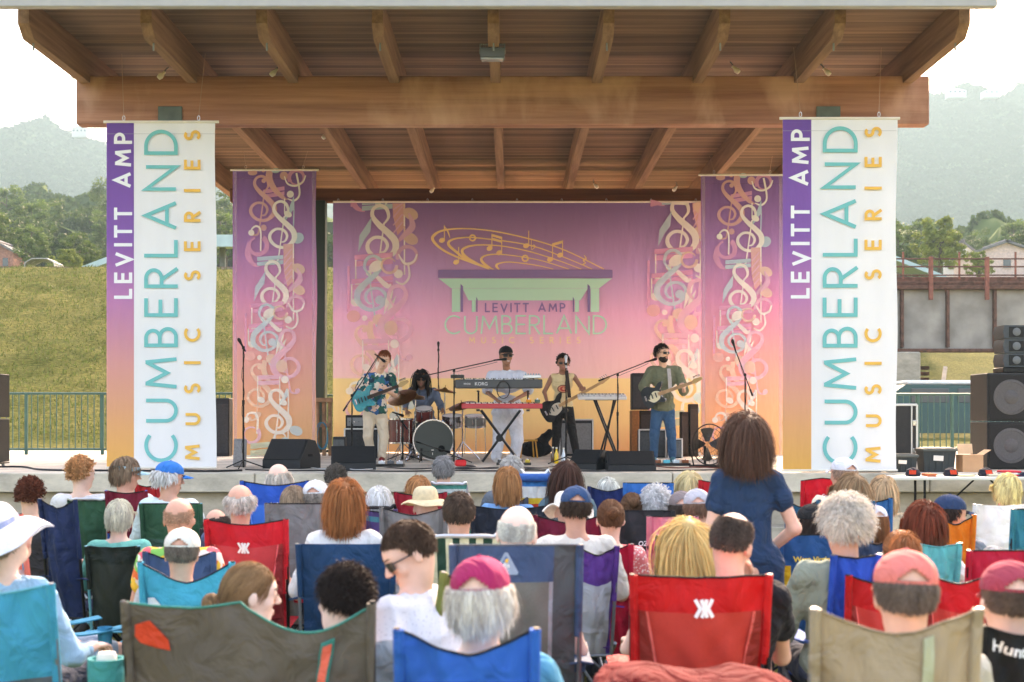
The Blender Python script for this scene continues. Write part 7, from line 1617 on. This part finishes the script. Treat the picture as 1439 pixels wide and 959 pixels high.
# ---- far rows (near the stage), left to right
sitter(43, 672, 195, 'person with short curly reddish-brown hair in a dark top, leftmost head of the far rows', 'afro', (112, 62, 46), shirt=(64, 60, 62), ch=dict(at=(52, 110, 702), label='navy folding chair at the far left, beside the coral and turquoise chair', cols=[NVY], dy=-.6, sag=.06, yaw=-18), hair_kw=dict(vol=.03))
sitter(115, 643, 180, 'person with fluffy strawberry blonde hair in a white shirt facing right, near the left rail', 'afro', (206, 156, 110), shirt=WH, hr=(-38, 0, 0), sleeve=.9, skn=1, face=True, hair_kw=dict(vol=.028, L=.045), ch=dict(at=(94, 148, 704), label='aluminium lawn chair with a dark green back under the person with fluffy blonde hair', cols=[GRN], tube=M_ALU, arms=False, sag=0))
sitter(177, 643, 180, 'person in a pale blue visor with short grey-brown hair, facing right at the left', 'mid', (142, 118, 96), hat=('visor', (168, 206, 214)), shirt=(236, 236, 240), hr=(-75, 4, 0), skn=2, face=True, ch=dict(at=(150, 205, 690), label='maroon folding chair under the person in the pale blue visor', cols=[(132, 30, 52)], sag=.02, tube=mat('blue_tube', (50, 100, 190), .4, .3)))
chair(192, 222, 681, 11.4, 'small red folding chair left of the person in the bright blue cap', [(190, 40, 44)], sag=.02)
sitter(238, 648, 185, 'person in a bright blue cap with white hair and a pale mint shirt, facing right', 'under', (226, 222, 214), hat=('cap', (22, 120, 200), False), shirt=(222, 236, 232), hr=(-65, 4, 0), skn=2, face=True, sleeve=.95, hair_kw=dict(L=.06, vol=.03), ch=dict(at=(198, 282, 708), label='dark green folding chair under the person in the bright blue cap', cols=[GRN, (60, 96, 82)], style='two', tube=M_TTUBE, sag=.0))
sitter(392, 650, 190, 'person bald on top with long white side hair in the royal blue chair', 'fringelong', (214, 202, 186), shirt=(90, 110, 150), skn=1, ch=dict(at=(340, 432, 676), label='royal blue folding chair with a white logo, nearest the left monitor', cols=[ROY, (40, 110, 200)], style='kij', logo=(.5, .8, .026), sag=.035))
sitter(414, 684, 205, 'person with short sandy grey hair in a blue shirt leaning beside the white cap', 'mid', (164, 140, 116), shirt=(40, 120, 200), ch=dict(at=(392, 436, 716), label='low blue folding chair hidden behind the light grey chair', cols=[ROY], sag=.02))
sitter(444, 675, 205, 'person in a white cap with grey hair behind the light grey chair', 'under', (150, 140, 130), hat=('cap', (228, 228, 230)), shirt=(60, 130, 200), skn=2, ch=dict(at=(375, 462, 708), dy=-.5, label='wide light grey folding chair behind the red logo chair at the left', cols=[GRY, (150, 148, 146)], style='two', sag=.0))
sitter(472, 653, 165, 'person with short curly dark grey hair, right in front of the second monitor', 'afro', (106, 98, 90), shirt=(90, 92, 100), skn=2, hair_kw=dict(L=.03, vol=.018), ch=dict(at=(448, 498, 712), label='grey folding chair hidden behind the auburn bob', cols=[(100, 100, 104)]))
sitter(533, 684, 195, 'person with white hair in a striped top between the auburn bob and the straw hat', 'bob', (234, 230, 218), shirt_m=striped((60, 130, 130), (220, 216, 180), 9, 'DIAGONAL'), hair_kw=dict(L=.12), fem=True, ch=dict(at=(510, 556, 716), label='striped purple and teal folding chair right of the auburn bob', cols=[(94, 70, 120), (70, 140, 150)], style='stripes', sag=.02))
sitter(588, 669, 170, 'person with strawberry blonde hair in white behind the straw hat', 'bob', (186, 130, 84), shirt=(240, 236, 228), fem=True, ch=dict(at=(556, 626, 692), label='red folding chair behind the straw hat', cols=[(176, 32, 48)], sag=.03))
sitter(598, 688, 200, 'person in a wide cream straw hat left of centre', None, hat=('hat', (232, 212, 172), .17, .012, .10), shirt=(240, 226, 200), ch=dict(at=(536, 626, 713), label='wide mid-grey folding chair under the straw hat, sagging in the middle', cols=[GRY, (120, 118, 118)], style='flap', sag=.055, dy=-.4))
sitter(623, 641, 165, 'person with neat grey hair seated alone against the stage wall, left of centre', 'short', (140, 138, 136), shirt=(220, 200, 190), skn=0, hair_kw=dict(vol=.014, L=.045), ch=dict(at=(606, 656, 682), label='teal lawn chair with a white tube frame against the stage wall', cols=[(60, 150, 134), (210, 222, 216)], style='stripes', tube=M_ALU, sag=0, pipe=None))
sitter(719, 641, 170, 'person with thick grey hair behind the strawberry blonde bob', 'short', (176, 172, 166), shirt=(110, 118, 126), hair_kw=dict(vol=.02, L=.05), ch=dict(at=(700, 740, 700), label='low grey folding chair hidden in front of the centre of the stage', cols=[(90, 96, 110)]))
sitter(713, 656, 185, 'person with a strawberry blonde bob in a light blue top, centre', 'bob', (176, 124, 80), shirt=(112, 166, 214), fem=True, hair_kw=dict(L=.17), ch=dict(at=(664, 768, 711), dy=-.35, label='wide dark navy folding chair in the centre, before the light blue top', cols=[(38, 46, 60)], sag=.03))
sitter(738, 685, 165, 'child with curly sandy hair in front of the rainbow-striped beach chair', 'curly', (190, 164, 128), shirt=(206, 200, 190), size=.8, ch=dict(at=(722, 756, 712), label='small tan child chair left of the beach chair', cols=[(170, 160, 150)], sag=.01))
c_ = chair(731, 772, 668, 11.6, 'rainbow-striped beach chair with a blue headrest roll near the stage', [(36, 110, 190), (40, 140, 210), (236, 236, 230), (240, 200, 60), (226, 70, 50), (60, 150, 110), (236, 236, 230), (36, 110, 190)], 'stripes', .3, 0, M_ALU, pipe=None)
a = MB(); a.lathe((-.14, -.36, c_.zt - .02), [(.03, 0), (.035, .01), (.035, .27), (.03, .28)], 14, (1, 0, 0)); a.build('headrest', cloth((40, 100, 170), 'nylon'), c_.e)
sitter(797, 647, 180, 'person with long dark brown hair and sunglasses pushed up, at the centre near the stage', 'long', (78, 50, 40), shirt=(90, 120, 130), fem=True, hair_kw=dict(L=.38, vol=.018), ch=dict(at=(768, 828, 716), label='grey folding chair under the person with long dark brown hair', cols=[(96, 110, 116)]))
sitter(798, 693, 215, 'person in a floppy white sun hat half hidden by the navy cap', None, hat=('hat', (244, 240, 230), .165, .035, .09, None, .05), shirt=(220, 205, 190), ch=dict(at=(752, 846, 724), dy=-.3, label='maroon folding chair with yellow team lettering', cols=[(118, 24, 54)], sag=.05, text=[('WA', .30, .80, .045, (236, 190, 40), .2), ('N', .76, .80, .045, (236, 190, 40), .2)]))
sitter(854, 672, 170, 'person with fine white hair behind a navy two-lobed chair', 'bob', (226, 220, 206), shirt=(40, 60, 110), hair_kw=dict(L=.1), ch=dict(at=(828, 881, 684), label='navy folding chair whose back rises in two lobes', cols=[(30, 50, 104)], sag=.04))
sitter(888, 691, 195, 'person with brown hair pinned by a clip behind the black lettered chair', 'bunhigh', (112, 78, 54), shirt=(70, 66, 70), fem=True, ch=dict(at=(868, 946, 718), dy=-.35, label='black and grey folding chair with white lettering and a mountain mark', cols=[(48, 50, 54), (140, 142, 144)], style='two', sag=.0, text=[('OZARK TR', .66, .72, .034, (236, 236, 236), .1)]))
_c = chair(878, 944, 679, 11.2, 'bright blue folding chair closest to the widest monitor', [(30, 116, 196), (44, 128, 204)], 'two', sag=.0)
sitter(921, 684, 195, 'person with fluffy white hair in a green shirt under the bright blue chair', 'curly', (232, 232, 230), shirt=(50, 160, 90), hair_kw=dict(L=.06, vol=.03), ch=dict(at=(900, 944, 722), label='dark folding chair under the green shirt', cols=[(60, 62, 66)]))
sitter(958, 690, 200, 'person in a patchwork grey cap left of the pale grey cap', 'under', (70, 56, 48), hat=('cap', (140, 126, 124)), shirt=(160, 140, 140), ch=dict(at=(936, 980, 730), label='grey folding chair under the patchwork cap', cols=[(110, 106, 108)]))
sitter(980, 687, 215, 'person in a pale grey cap left of the standing woman', 'under', (130, 100, 80), hat=('cap', (190, 190, 196)), shirt=(220, 180, 180), ch=dict(at=(912, 978, 726), dy=-.3, label='pink folding chair left of the long blonde hair', cols=[(236, 140, 156), (222, 116, 138)], style='flap', sag=.0))
sitter(969, 661, 175, 'person with straight pale blonde hair near the stage, left of the standing woman', 'long', (224, 198, 150), shirt=(200, 180, 170), fem=True, hair_kw=dict(L=.3), skn=1, ch=dict(at=(984, 1030, 675), label='small red folding chair just left of the standing woman', cols=[(200, 32, 44)], sag=.02))
sitter(1185, 643, 190, 'person in a white patterned cap and cream shirt by the right name banner', 'under', (170, 140, 120), hat=('cap', (226, 226, 232)), shirt=(238, 226, 200), skn=2, hr=(25, 0, 0), build=1.15, ch=dict(at=(1128, 1184, 676), dy=.5, label='bright red folding chair with a small white script, right of the standing woman', cols=[(214, 24, 44)], sag=-.02, text=[('Coleman', .68, .82, .028, (240, 230, 230), .3)]))
sitter(1197, 664, 215, 'person with long straight light brown hair in front of the white patterned cap', 'long', (160, 130, 98), shirt=(232, 190, 160), fem=True, hr=(18, 0, 0), hair_kw=dict(L=.28), ch=dict(at=(1168, 1226, 704), label='dark teal folding chair under the long light brown hair', cols=[(24, 92, 130)]))
sitter(1241, 669, 190, 'person with a tousled blonde bob left of the navy cap', 'bob', (196, 166, 130), shirt=(214, 200, 170), fem=True, hair_kw=dict(L=.16, wave=.2), ch=dict(at=(1208, 1251, 700), label='small blue folding chair below the tousled blonde bob, its side turned', cols=[(30, 104, 160)], sag=.03, cyaw=-14))
sitter(1231, 710, 215, 'child in a white cap with auburn hair and a white shirt at the right', 'underlong', (150, 96, 60), hat=('cap', (238, 236, 240)), shirt=(240, 240, 242), size=.8, hair_kw=dict(L=.14), ch=dict(at=(1208, 1256, 755), label='low dark chair under the child in the white cap', cols=[(60, 80, 110)]))
sitter(1335, 695, 225, 'person in a navy cap facing right at the right', 'under', (60, 44, 36), hat=('cap', (42, 64, 96), False), shirt=(120, 130, 140), hr=(-70, 5, 0), skn=2, face=True, ch=dict(at=(1316, 1369, 724), label='bright orange folding chair right of the auburn bob, under the navy cap', cols=[(236, 122, 30), (226, 110, 26)], style='flap', sag=.06))
sitter(1415, 666, 190, 'person with short blonde hair and a magenta pink shirt at the right edge', 'mid', (232, 206, 150), shirt=(224, 60, 150), skn=1, ch=dict(at=(1370, 1443, 709), dy=-.5, label='chair draped with a plain white cloth at the right edge', cols=[(238, 238, 240)], sag=.01, pipe=None, arms=False))
# ---- middle rows
sitter(168, 702, 205, 'person with short white hair in a mint green T-shirt at the left', 'mid', (222, 212, 192), shirt=(120, 208, 190), sleeve=.9, skn=1, hair_kw=dict(L=.07, vol=.02), ch=dict(at=(122, 194, 768), dy=-.12, label='low black folding chair with turquoise legs under the mint green T-shirt', cols=[(30, 40, 34), (40, 46, 40)], style='meshy', tube=M_TTUBE, arms=False, low=False, sag=.01))
sitter(252, 697, 255, 'bald tanned person in a bright tropical shirt at the left', 'buzz', (190, 150, 124), hair_kw=dict(mask='fringe', L=.006, N=500), skn=2, shirt_m=floral('tropical_print', (238, 214, 200), [(240, 110, 50), (244, 236, 226), (120, 190, 90), (236, 90, 100), (244, 190, 60)], 16), build=1.1, ch=dict(at=(204, 300, 776), label='grey-blue folding chair under the tropical shirt', cols=[(60, 90, 130)]))
sitter(305, 714, 215, 'bald person with dark side hair leaning left behind the red logo chair', 'fringe', (70, 56, 50), skn=2, shirt=(60, 64, 76), hr=(20, 14, -12), ch=dict(at=(284, 326, 744), label='dark folding chair hidden behind the red logo chair', cols=[(40, 42, 48)]))
sitter(338, 679, 232, 'balding person with white side hair and a slate blue shirt in a red chair', 'fringe', (208, 200, 190), shirt=(74, 92, 124), skn=2, build=1.12, hair_kw=dict(L=.035), ch=dict(at=(290, 402, 730), dy=-.1, label='red folding chair with a white logo, left of centre', cols=[(206, 30, 44), (196, 62, 66)], style='kij', logo=(.47, .80, .032), sag=.035))
sitter(484, 675, 255, 'person with a thick auburn bob in a white T-shirt left of centre', 'bob', (166, 104, 62), shirt=WH, fem=True, build=1.25, sleeve=.9, hair_kw=dict(L=.19, vol=.032), ch=dict(at=(419, 552, 765), dy=-.05, label='tall navy folding chair with grey posts under the auburn bob', cols=[(20, 66, 104)], tube=M_GTUBE, sag=.0, pipe=None))
sitter(645, 690, 255, 'person with short dark hair and a grey-green shirt left of the bald head', 'short', (84, 66, 54), shirt=(146, 164, 150), skn=2, hair_kw=dict(L=.03, vol=.01), ch=dict(at=(603, 702, 757), dy=-.05, label='lawn chair of green and cream webbing left of the big grey chair', cols=[(30, 70, 54), (222, 216, 180)], style='web', tube=M_ALU, sag=0, pipe=None))
BIG = sitter(726, 708, 330, 'bald person with a pink scalp in front of the big grey chair', 'buzz', (226, 216, 206), skn=3, shirt=(120, 130, 150), hair_kw=dict(mask='fringe', L=.006), ch=dict(at=(636, 815, 766), dy=-.1, label='tall grey camp chair with a navy header and a small triangular badge, centre', cols=[(66, 88, 120), (112, 112, 104), (84, 90, 92), (160, 164, 170)], style='rei', tube=M_GTUBE, sag=.0, pipe=(110, 114, 118)))
sitter(809, 683, 245, 'person in a navy cap and cream T-shirt right of the big grey chair', 'under', (70, 52, 40), hat=('cap', (46, 78, 116)), shirt=(234, 226, 212), skn=2, build=1.15, sleeve=.9, ch=dict(at=(812, 868, 768), dy=-.3, label='purple and grey folding chair right of the big grey chair', cols=[(96, 56, 140), (176, 180, 188)], style='purple', tube=M_GTUBE, cyaw=12))
sitter(858, 700, 235, 'person with brown hair pinned up and a red and white patterned top', 'bunhigh', (120, 80, 54), shirt_m=dotted((222, 120, 120), (244, 220, 214), 60, .35), fem=True, skn=1, sleeve=.8, hair_kw=dict(L=.16), ch=dict(at=(824, 887, 765), dy=-.1, label='crimson folding chair under the red and white patterned top', cols=[(206, 24, 60)], sag=.04, tube=M_GTUBE))
chair(925, 950, 753, 7.6, 'narrow dark green chair back before the pink chair', [(30, 84, 60), (40, 96, 70)], 'two', sag=.0, arms=False)
sitter(966, 726, 300, 'person with long golden blonde hair beside the person with sunglasses on the head', 'long', (222, 186, 124), shirt=(60, 58, 62), fem=True, skn=1, hair_kw=dict(L=.42, vol=.02), hr=(10, 0, -8), ch=dict(at=(925, 992, 812), label='dark folding chair under the long golden blonde hair', cols=[(50, 50, 54)]))
def chin(J, hs): return dict(elR=(.24, .12, hs + .26), wrR=(J['head'][0] + .10, J['head'][1] + .13, J['head'][2] - .16))
sitter(1028, 717, 355, 'person in a black shirt with sunglasses on the head, chin resting on a hand', 'buzz', (96, 82, 74), shirt=(34, 34, 38), hr=(-28, 8, 8), skn=0, build=1.15, face=True, hair_kw=dict(mask='thin', L=.010, N=6200), J_=chin, h=.008, hands=dict(R=dict(fd=(-.3, .2, 1), pn=(-1, -.2, 0), side=(0, -1, 0), curl=1.0)), ch=dict(at=(890, 1080, 808), dy=-.1, label='big scarlet folding chair with a white logo, right of centre in front', cols=[(206, 30, 30), (190, 60, 48)], style='kij', logo=(.52, .83, .034), sag=.012))
sitter(1142, 708, 235, 'person in a black cap with dark hair in the blue and gold chair', 'underlong', (54, 40, 34), hat=('cap', (34, 34, 36)), shirt=(70, 60, 60), hr=(30, 0, 0), fem=True, hair_kw=dict(L=.2), ch=dict(at=(1098, 1178, 752), label='blue folding chair with a gold side strip and yellow lettering', cols=[(22, 84, 140), (236, 184, 40)], style='star', sag=.0, text=[('West Virginia', .58, .80, .044, (240, 206, 80), .0)]))
_c = chair(1106, 1150, 703, 9.2, 'dark teal folding chair between the standing woman and the black cap', [(26, 96, 128), (60, 130, 110)], 'two', sag=.05, yaw=-14)
sitter(1186, 699, 315, 'person with big curly silver hair and a sage green shirt, arm on the armrest', 'curly', (216, 208, 196), shirt=(140, 150, 134), skn=2, build=1.08, sleeve=.95, hair_kw=dict(L=.065, vol=.034, N=6200), hr=(12, 0, 0), ch=dict(at=(1170, 1236, 780), dy=.05, label='royal blue folding chair under the big curly silver hair', cols=[(24, 84, 190)], sag=.015, tube=M_GTUBE, cyaw=10, arm_c=(60, 110, 190)))
sitter(1299, 706, 265, 'person with a thick reddish-brown bob, a red lanyard and a white top', 'bob', (122, 62, 42), shirt=(236, 232, 236), fem=True, skn=1, hair_kw=dict(L=.16, vol=.03, wave=.2), ch=dict(at=(1290, 1350, 764), dy=-.05, label='aqua folding chair with a pale panel behind the salmon cap', cols=[(70, 196, 196), (214, 232, 232)], style='plain', sag=.02, cyaw=8, pipe=(40, 160, 160)))
sitter(1264, 743, 290, 'person with an auburn ponytail just behind the salmon cap', 'tailhigh', (170, 112, 72), shirt=(160, 60, 60), fem=True, skn=0, ch=dict(at=(1228, 1296, 818), label='dark red chair hidden behind the salmon cap', cols=[(120, 26, 30)]))
_c = chair(1193, 1302, 809, 6.1, 'left one of the two scarlet folding chairs behind the salmon cap', [(200, 28, 32), (196, 60, 54)], 'kij', sag=.045)
_c = chair(1300, 1396, 806, 6.0, 'right one of the two scarlet folding chairs behind the salmon cap', [(204, 26, 36), (196, 60, 54)], 'kij', sag=.045)
_c = chair(1362, 1446, 774, 6.9, 'crimson folding chair at the right edge with a dark top binding', [(186, 26, 60)], sag=-.0)
sitter(1396, 768, 250, 'person whose white hair shows just over the crimson chair at the right', 'mid', (234, 226, 216), shirt=(170, 206, 220), ch=dict(at=(1380, 1420, 800), label='grey chair hidden behind the crimson chair at the right edge', cols=[GRY]))
_c = chair(1424, 1480, 716, 7.9, 'teal folding chair cut by the right edge', [(24, 130, 150)], sag=.0)
# the coral and turquoise chair and its visitor at the left edge
sitter(20, 724, 255, 'person in light blue shorts, mostly hidden by the white sun hat, hands in the lap', 'short', (150, 130, 110), shirt=(200, 160, 150), shorts=True, pants=(150, 176, 196), yaw=-58, sj=dict(arm='lap'), skn=0, ch=dict(at=(-34, 58, 720), dy=.1, label='coral and turquoise folding chair at the left edge', cols=[(238, 120, 104), (30, 150, 186)], style='flap', cyaw=-50, sag=.03, arm_c=(30, 150, 186)))
# ---- near rows
c = sitter(256, 742, 285, 'person in a cream cap and grey shirt in the turquoise chair', 'under', (120, 106, 94), hat=('cap', (226, 220, 208)), shirt=(196, 190, 188), skn=2, hair_kw=dict(L=.015), ch=dict(at=(198, 326, 790), dy=-.15, label='bright turquoise folding chair with a white patch at the left', cols=[(20, 170, 196), (70, 190, 206)], style='two', sag=.10, pipe=(24, 40, 60)))
patch(c.chair, .16, .72, [(0, [(-.05, .05), (-.01, .075), (.035, .045), (.04, -.03), (.01, -.075), (-.045, -.04)])], [(226, 232, 232)])
c = sitter(352, 787, 385, 'person with light brown hair in a low bun with a pink scrunchie, face turned right', 'bun', (150, 116, 82), shirt=(206, 214, 222), fem=True, skn=3, hr=(-66, 6, 0), face=True, h=.007, hair_kw=dict(tie=(-.03, -.12, -.045), N=6200, L=.15), size=.95)
a = MB(); a.tube([(-.03 + .022 * math.cos(t), -.125 + .006 * math.sin(3 * t), -.045 + .022 * math.sin(t)) for t in [i * .3 for i in range(22)]], .012, 8); on_head(c, a.build('scrunchie', cloth((222, 160, 150)), c.e))
c2 = sitter(482, 795, 400, 'person with dense dark curly hair looking left in the brown double chair', 'curly', (44, 34, 30), shirt=(130, 140, 148), skn=3, hr=(30, 2, 10), hair_kw=dict(L=.045, vol=.024, N=6200), face=True, lean=10, size=.95)
lv = chair(176, 522, 846, 4.72, 'brown double camp chair with teal piping, in front at the left', [(104, 94, 82), (24, 128, 116)], 'plain', .3, .05, sagfn=lambda u: .02 * math.sin(math.pi * min(1, u / .48)) if u < .48 else .018 + .085 * math.sin(math.pi * (u - .48) / .52) ** 1.2 * (1.0 if u < .9 else 1), pipe=(40, 140, 126), cup=False, arm_c=(24, 128, 116))
patch(lv, .07, .86, [(0, [(-.03, .04), (.02, .06), (.08, .0), (.085, -.035), (.03, -.03), (-.02, -.02), (-.035, .0)])], [(226, 74, 44)], 'orange_patch')
f = MB(); f.sheet(lambda u, v: lv.B(.475 + .035 * u, .02 + .62 * v, .012), 3, 10, .004); f.build('red_strap', cloth((150, 34, 34), 'nylon'), lv.back)
f = MB(); f.sheet(lambda u, v: lv.B(.765 + .055 * u + .035 * v, .52 + .42 * v, .014), 4, 8, .008); f.build('strap_pad', cloth((40, 138, 124), 'nylon'), lv.back)
f = MB(); f.sheet(lambda u, v: lv.B(.775 + .035 * u + .035 * v, .60 + .32 * v, .024), 4, 8, .005); f.build('coral_pad', cloth((240, 110, 84), 'nylon'), lv.back)
def lean_(J, hs): return dict(wrL=(-.13, .30, .93), elL=(-.27, .12, .76), wrR=(.0, .28, .90), elR=(.25, .16, .72))
c = sitter(576, 718, 372, 'person in dark sunglasses and a white dotted T-shirt leaning to the left', 'short', (84, 62, 48), shirt_m=dotted((206, 206, 212), (140, 140, 160), 90, .18), yaw=66, hr=(42, 30, 0), lean=-20, skn=0, face=True, h=.007, J_=lean_, sleeve=.8, hair_kw=dict(L=.02, vol=.008, N=6200), hands=dict(R=dict(fd=(-.2, 1, -.1), pn=(-1, 0, -.3), side=(0, .2, 1), curl=1.2), L=dict(fd=(.1, 1, -.1), pn=(0, 0, -1), side=(1, 0, 0), curl=.9)),
    ch=dict(at=(600, 700, 800), label='olive folding chair turned sideways under the leaning person in sunglasses', cols=[(130, 134, 70)], tube=M_GTUBE, dy=.2, cyaw=60, arms=False))
on_head(c, glasses(c.e))
c = sitter(676, 782, 470, 'person in a raspberry cap with wavy white hair, in front of the big grey chair', 'undercurly', (230, 214, 204), hat=('cap', (176, 44, 92)), shirt=(80, 160, 190), hr=(-12, 0, 0), skn=1, hair_kw=dict(L=.07, vol=.026, N=6200), ch=dict(at=(560, 752, 884), dy=-.05, label='bright royal blue folding chair in front, under the raspberry cap', cols=[(22, 100, 190), (22, 120, 205)], style='two', sag=.075))
c = sitter(1272, 773, 495, 'person in a faded salmon cap with dark greying hair, in the tan chair', 'under', (122, 106, 94), hat=('cap', (232, 128, 118)), shirt=(196, 190, 176), skn=0, hair_kw=dict(L=.022, vol=.004, N=6200), build=1.1, ch=dict(at=(1146, 1374, 856), dy=-.05, label='big tan folding chair with a pale centre strap, in front at the right', cols=[(176, 156, 130), (188, 170, 146)], style='two', sag=.07, tube=M_GTUBE, pipe=(150, 132, 108)))
f = MB(); f.sheet(lambda u, v: c.chair.B(.655 + .07 * u, .0 + .97 * v, .012), 3, 12, .005); f.build('centre_strap', cloth((188, 190, 160), 'nylon'), c.chair.back)
c = sitter(1418, 788, 455, 'person in a dusty red cap and cream shirt at the right edge', 'buzz', (120, 100, 86), hat=('cap', (168, 66, 82)), shirt=(230, 218, 186), skn=1, hair_kw=dict(mask='undercap', L=.01), build=1.1, ch=dict(at=(1378, 1500, 878), label='black folding chair with white slanted lettering at the right edge', cols=[(30, 30, 32)], sag=.035, text=[('HunterD', .475, .935, .036, (236, 236, 236), .15)]))
c = sitter(6, 718, 325, 'person in a wide white sun hat and light blue shirt at the left edge', 'short', (150, 130, 110), hat=('hat', (236, 236, 246), .205, .02, .11, (150, 160, 190), .085, 0, 2), shirt=(150, 190, 216), skn=1, sleeve=1.6, yaw=-10, hr=(0, -14, -22))
cc = chair(-150, 82, 818, 5.0, 'turquoise and grey folding chair cut by the left edge', [(24, 150, 180), (86, 96, 102)], 'two', .4, .05, tube=M_GTUBE, yaw=-12, pipe=(90, 180, 200))

# badge on the tall grey chair; words and marks on other chairs
f = Flat(); B_ = BIG.chair
f.map = B_.map(.42, .895, 1); f.poly([(-.045, -.04), (.045, -.04), (.05, -.03), (.006, .05), (-.006, .05), (-.05, -.03)], 0); f.poly([(-.038, -.034), (.038, -.034), (.0, .036)], 1); f.poly([(-.03, -.02), (-.006, .012), (.004, .0), (.012, .008), (.03, -.02)], 2); f.ell(.004, .016, .009, .009, 0, 3); f.poly([(-.034, -.034), (.034, -.034), (.026, -.02), (-.026, -.02)], 4)
f.build('badge', [mat('badge_grey', (150, 170, 190), .6), mat('badge_blue', (60, 110, 160), .6), mat('badge_white', (225, 230, 232), .6), mat('badge_sun', (240, 190, 80), .6), mat('badge_pale', (200, 215, 225), .6)], B_.back)
# standing woman
J = stand_joints(); J.update(shL=(-.165, 0, 1.41), shR=(.165, 0, 1.41), elR=(.255, -.01, 1.15), wrR=(.13, .14, 1.0), elL=(-.205, -.02, 1.12), wrL=(-.18, .14, .96), knL=(-.09, .03, .5))
sw = make_person((W(1050, 0, 7.27).x, 7.27, 0), 4, J, 'standing person in a short-sleeved blue dress with shoulder-length brown hair, seen from behind', GRP, SK[0], (36, 62, 92), fem=True, dress=True, hem=.75, shorts=None, size=.955, h=.009, sleeve=.45, hr=(-6, 6, 0), seed=77, loose=.0, build=.84, amp=.006, shoes=(90, 80, 70))
on_head(sw, hair(sw.e, 'bob', (98, 70, 56), 77, 9000, L=.26, vol=.03, wave=.16, width=.0019, grav=.3))
# sunglasses pushed up on heads
for o in list(COL.objects):
    lb = o.get('label', '') if o.name.startswith('person') else ''
    if 'sunglasses on the head' in lb or 'sunglasses pushed up' in lb:
        hd = [c for c in o.children if c.name.startswith('hair')][0]; g_ = glasses(o, True); g_.matrix_parent_inverse = Matrix.Identity(4); g_.matrix_local = hd.matrix_local
# ---- things on the grass in front
e = empty('drink_cooler', (W(150, 0, 4.9).x, 4.9, .0), 0, 'open teal drink pouch with a can in an orange and white sleeve, bottom left', 'cooler'); zc = W(0, 925, 4.9).z
a = MB(); a.lathe((0, 0, zc - .2), [(.05, 0), (.06, .02), (.065, .2), (.052, .2), (.05, .03)], 24); a.build('pouch', cloth((40, 150, 150), 'nylon'), e); a = MB(); a.lathe((0, 0, zc - .15), [(.033, 0), (.036, .01), (.036, .12), (.03, .14)], 18); cn = a.build('can_sleeve', cloth((238, 120, 80)), e); a = MB(); a.lathe((0, 0, zc - .02), [(.034, 0), (.034, .03), (.028, .04)], 18); a.build('can_top', M_WHITEP, cn)
a = MB()
for t in range(3): a.tube([(0, 0, zc - .2), (.16 * math.cos(t * 2.1), .16 * math.sin(t * 2.1), 0)], .009, 6)
a.build('tripod', M_GTUBE, e)
def disc(px, py, z, r, c, label):
    Y = (CH - z) * F / (py - HY); e = empty('flying_disc', (W(px, 0, Y).x, Y, z), 0, label, 'flying disc'); a = MB(); a.lathe((0, 0, 0), [(r, 0), (r * 1.02, .015), (r * .93, .03), (r * .3, .034), (.002, .034)], 32); a.build('disc', mat('disc_plastic', c, .4, 0, .05), e); a = MB(); a.lathe((0, 0, .034), [(r * .5, 0), (r * .5, .002), (r * .42, .002), (r * .42, 0)], 28, (0, 0, 1), None, True); a.build('printed_ring', M_WHITEP, e)
disc(142, 892, .06, .12, (60, 170, 214), 'pale blue flying disc on the grass at the left'); disc(186, 866, .02, .10, (120, 196, 220), 'smaller pale blue flying disc half hidden by the brown double chair')
# arm with a watch and a red cloth in front of the big scarlet chair
e = empty('picnic_blanket', (W(968, 0, 4.75).x, 4.75, 0), 0, 'scarlet picnic blanket heaped over a cooler in front of the big scarlet chair', 'blanket'); zt_ = W(0, 918, 4.75).z
V, Q = sdf_mesh([('e', (-.16, 0, zt_ - .12), (.16, .2, .11)), ('e', (.14, 0, zt_ - .17), (.22, .2, .13)), ('e', (-.1, 0, zt_ - .36), (.27, .24, .26)), ('e', (.14, 0, zt_ - .37), (.25, .24, .25)), ('e', (0, 0, .18), (.36, .28, .2))], .016, .1); V[:, 2] = np.maximum(V[:, 2], .003); np_mesh('cloth', wrinkle(V, Q, .026, 9, 13, 1), Q, cloth((112, 14, 14), 'cotton', .1), e)
c = sitter(1080, 985, 520, 'person in black almost wholly below the lower picture edge, before the tan chair', 'short', (90, 70, 56), shirt=(34, 34, 38), skn=0, h=.007, ch=dict(at=(1000, 1160, 1010), label='low black chair just under the lower edge of the picture', cols=[(30, 30, 34)]))
# ------------------------------------------------------------------ haze
hz = MB(); hz.box((0, 1500 / 2 + 0, 170), (2600, 2300, 342))
m = bpy.data.materials.new('haze_air'); m.use_nodes = True; n = m.node_tree; n.nodes.clear()
pv = n.nodes.new('ShaderNodeVolumePrincipled'); pv.inputs['Density'].default_value = .0009; pv.inputs['Color'].default_value = (.235, .35, .39, 1); pv.inputs['Anisotropy'].default_value = .25
ou = n.nodes.new('ShaderNodeOutputMaterial'); n.links.new(pv.outputs[0], ou.inputs['Volume'])
tag(hz.build('haze', m, smooth=None), kind='stuff')
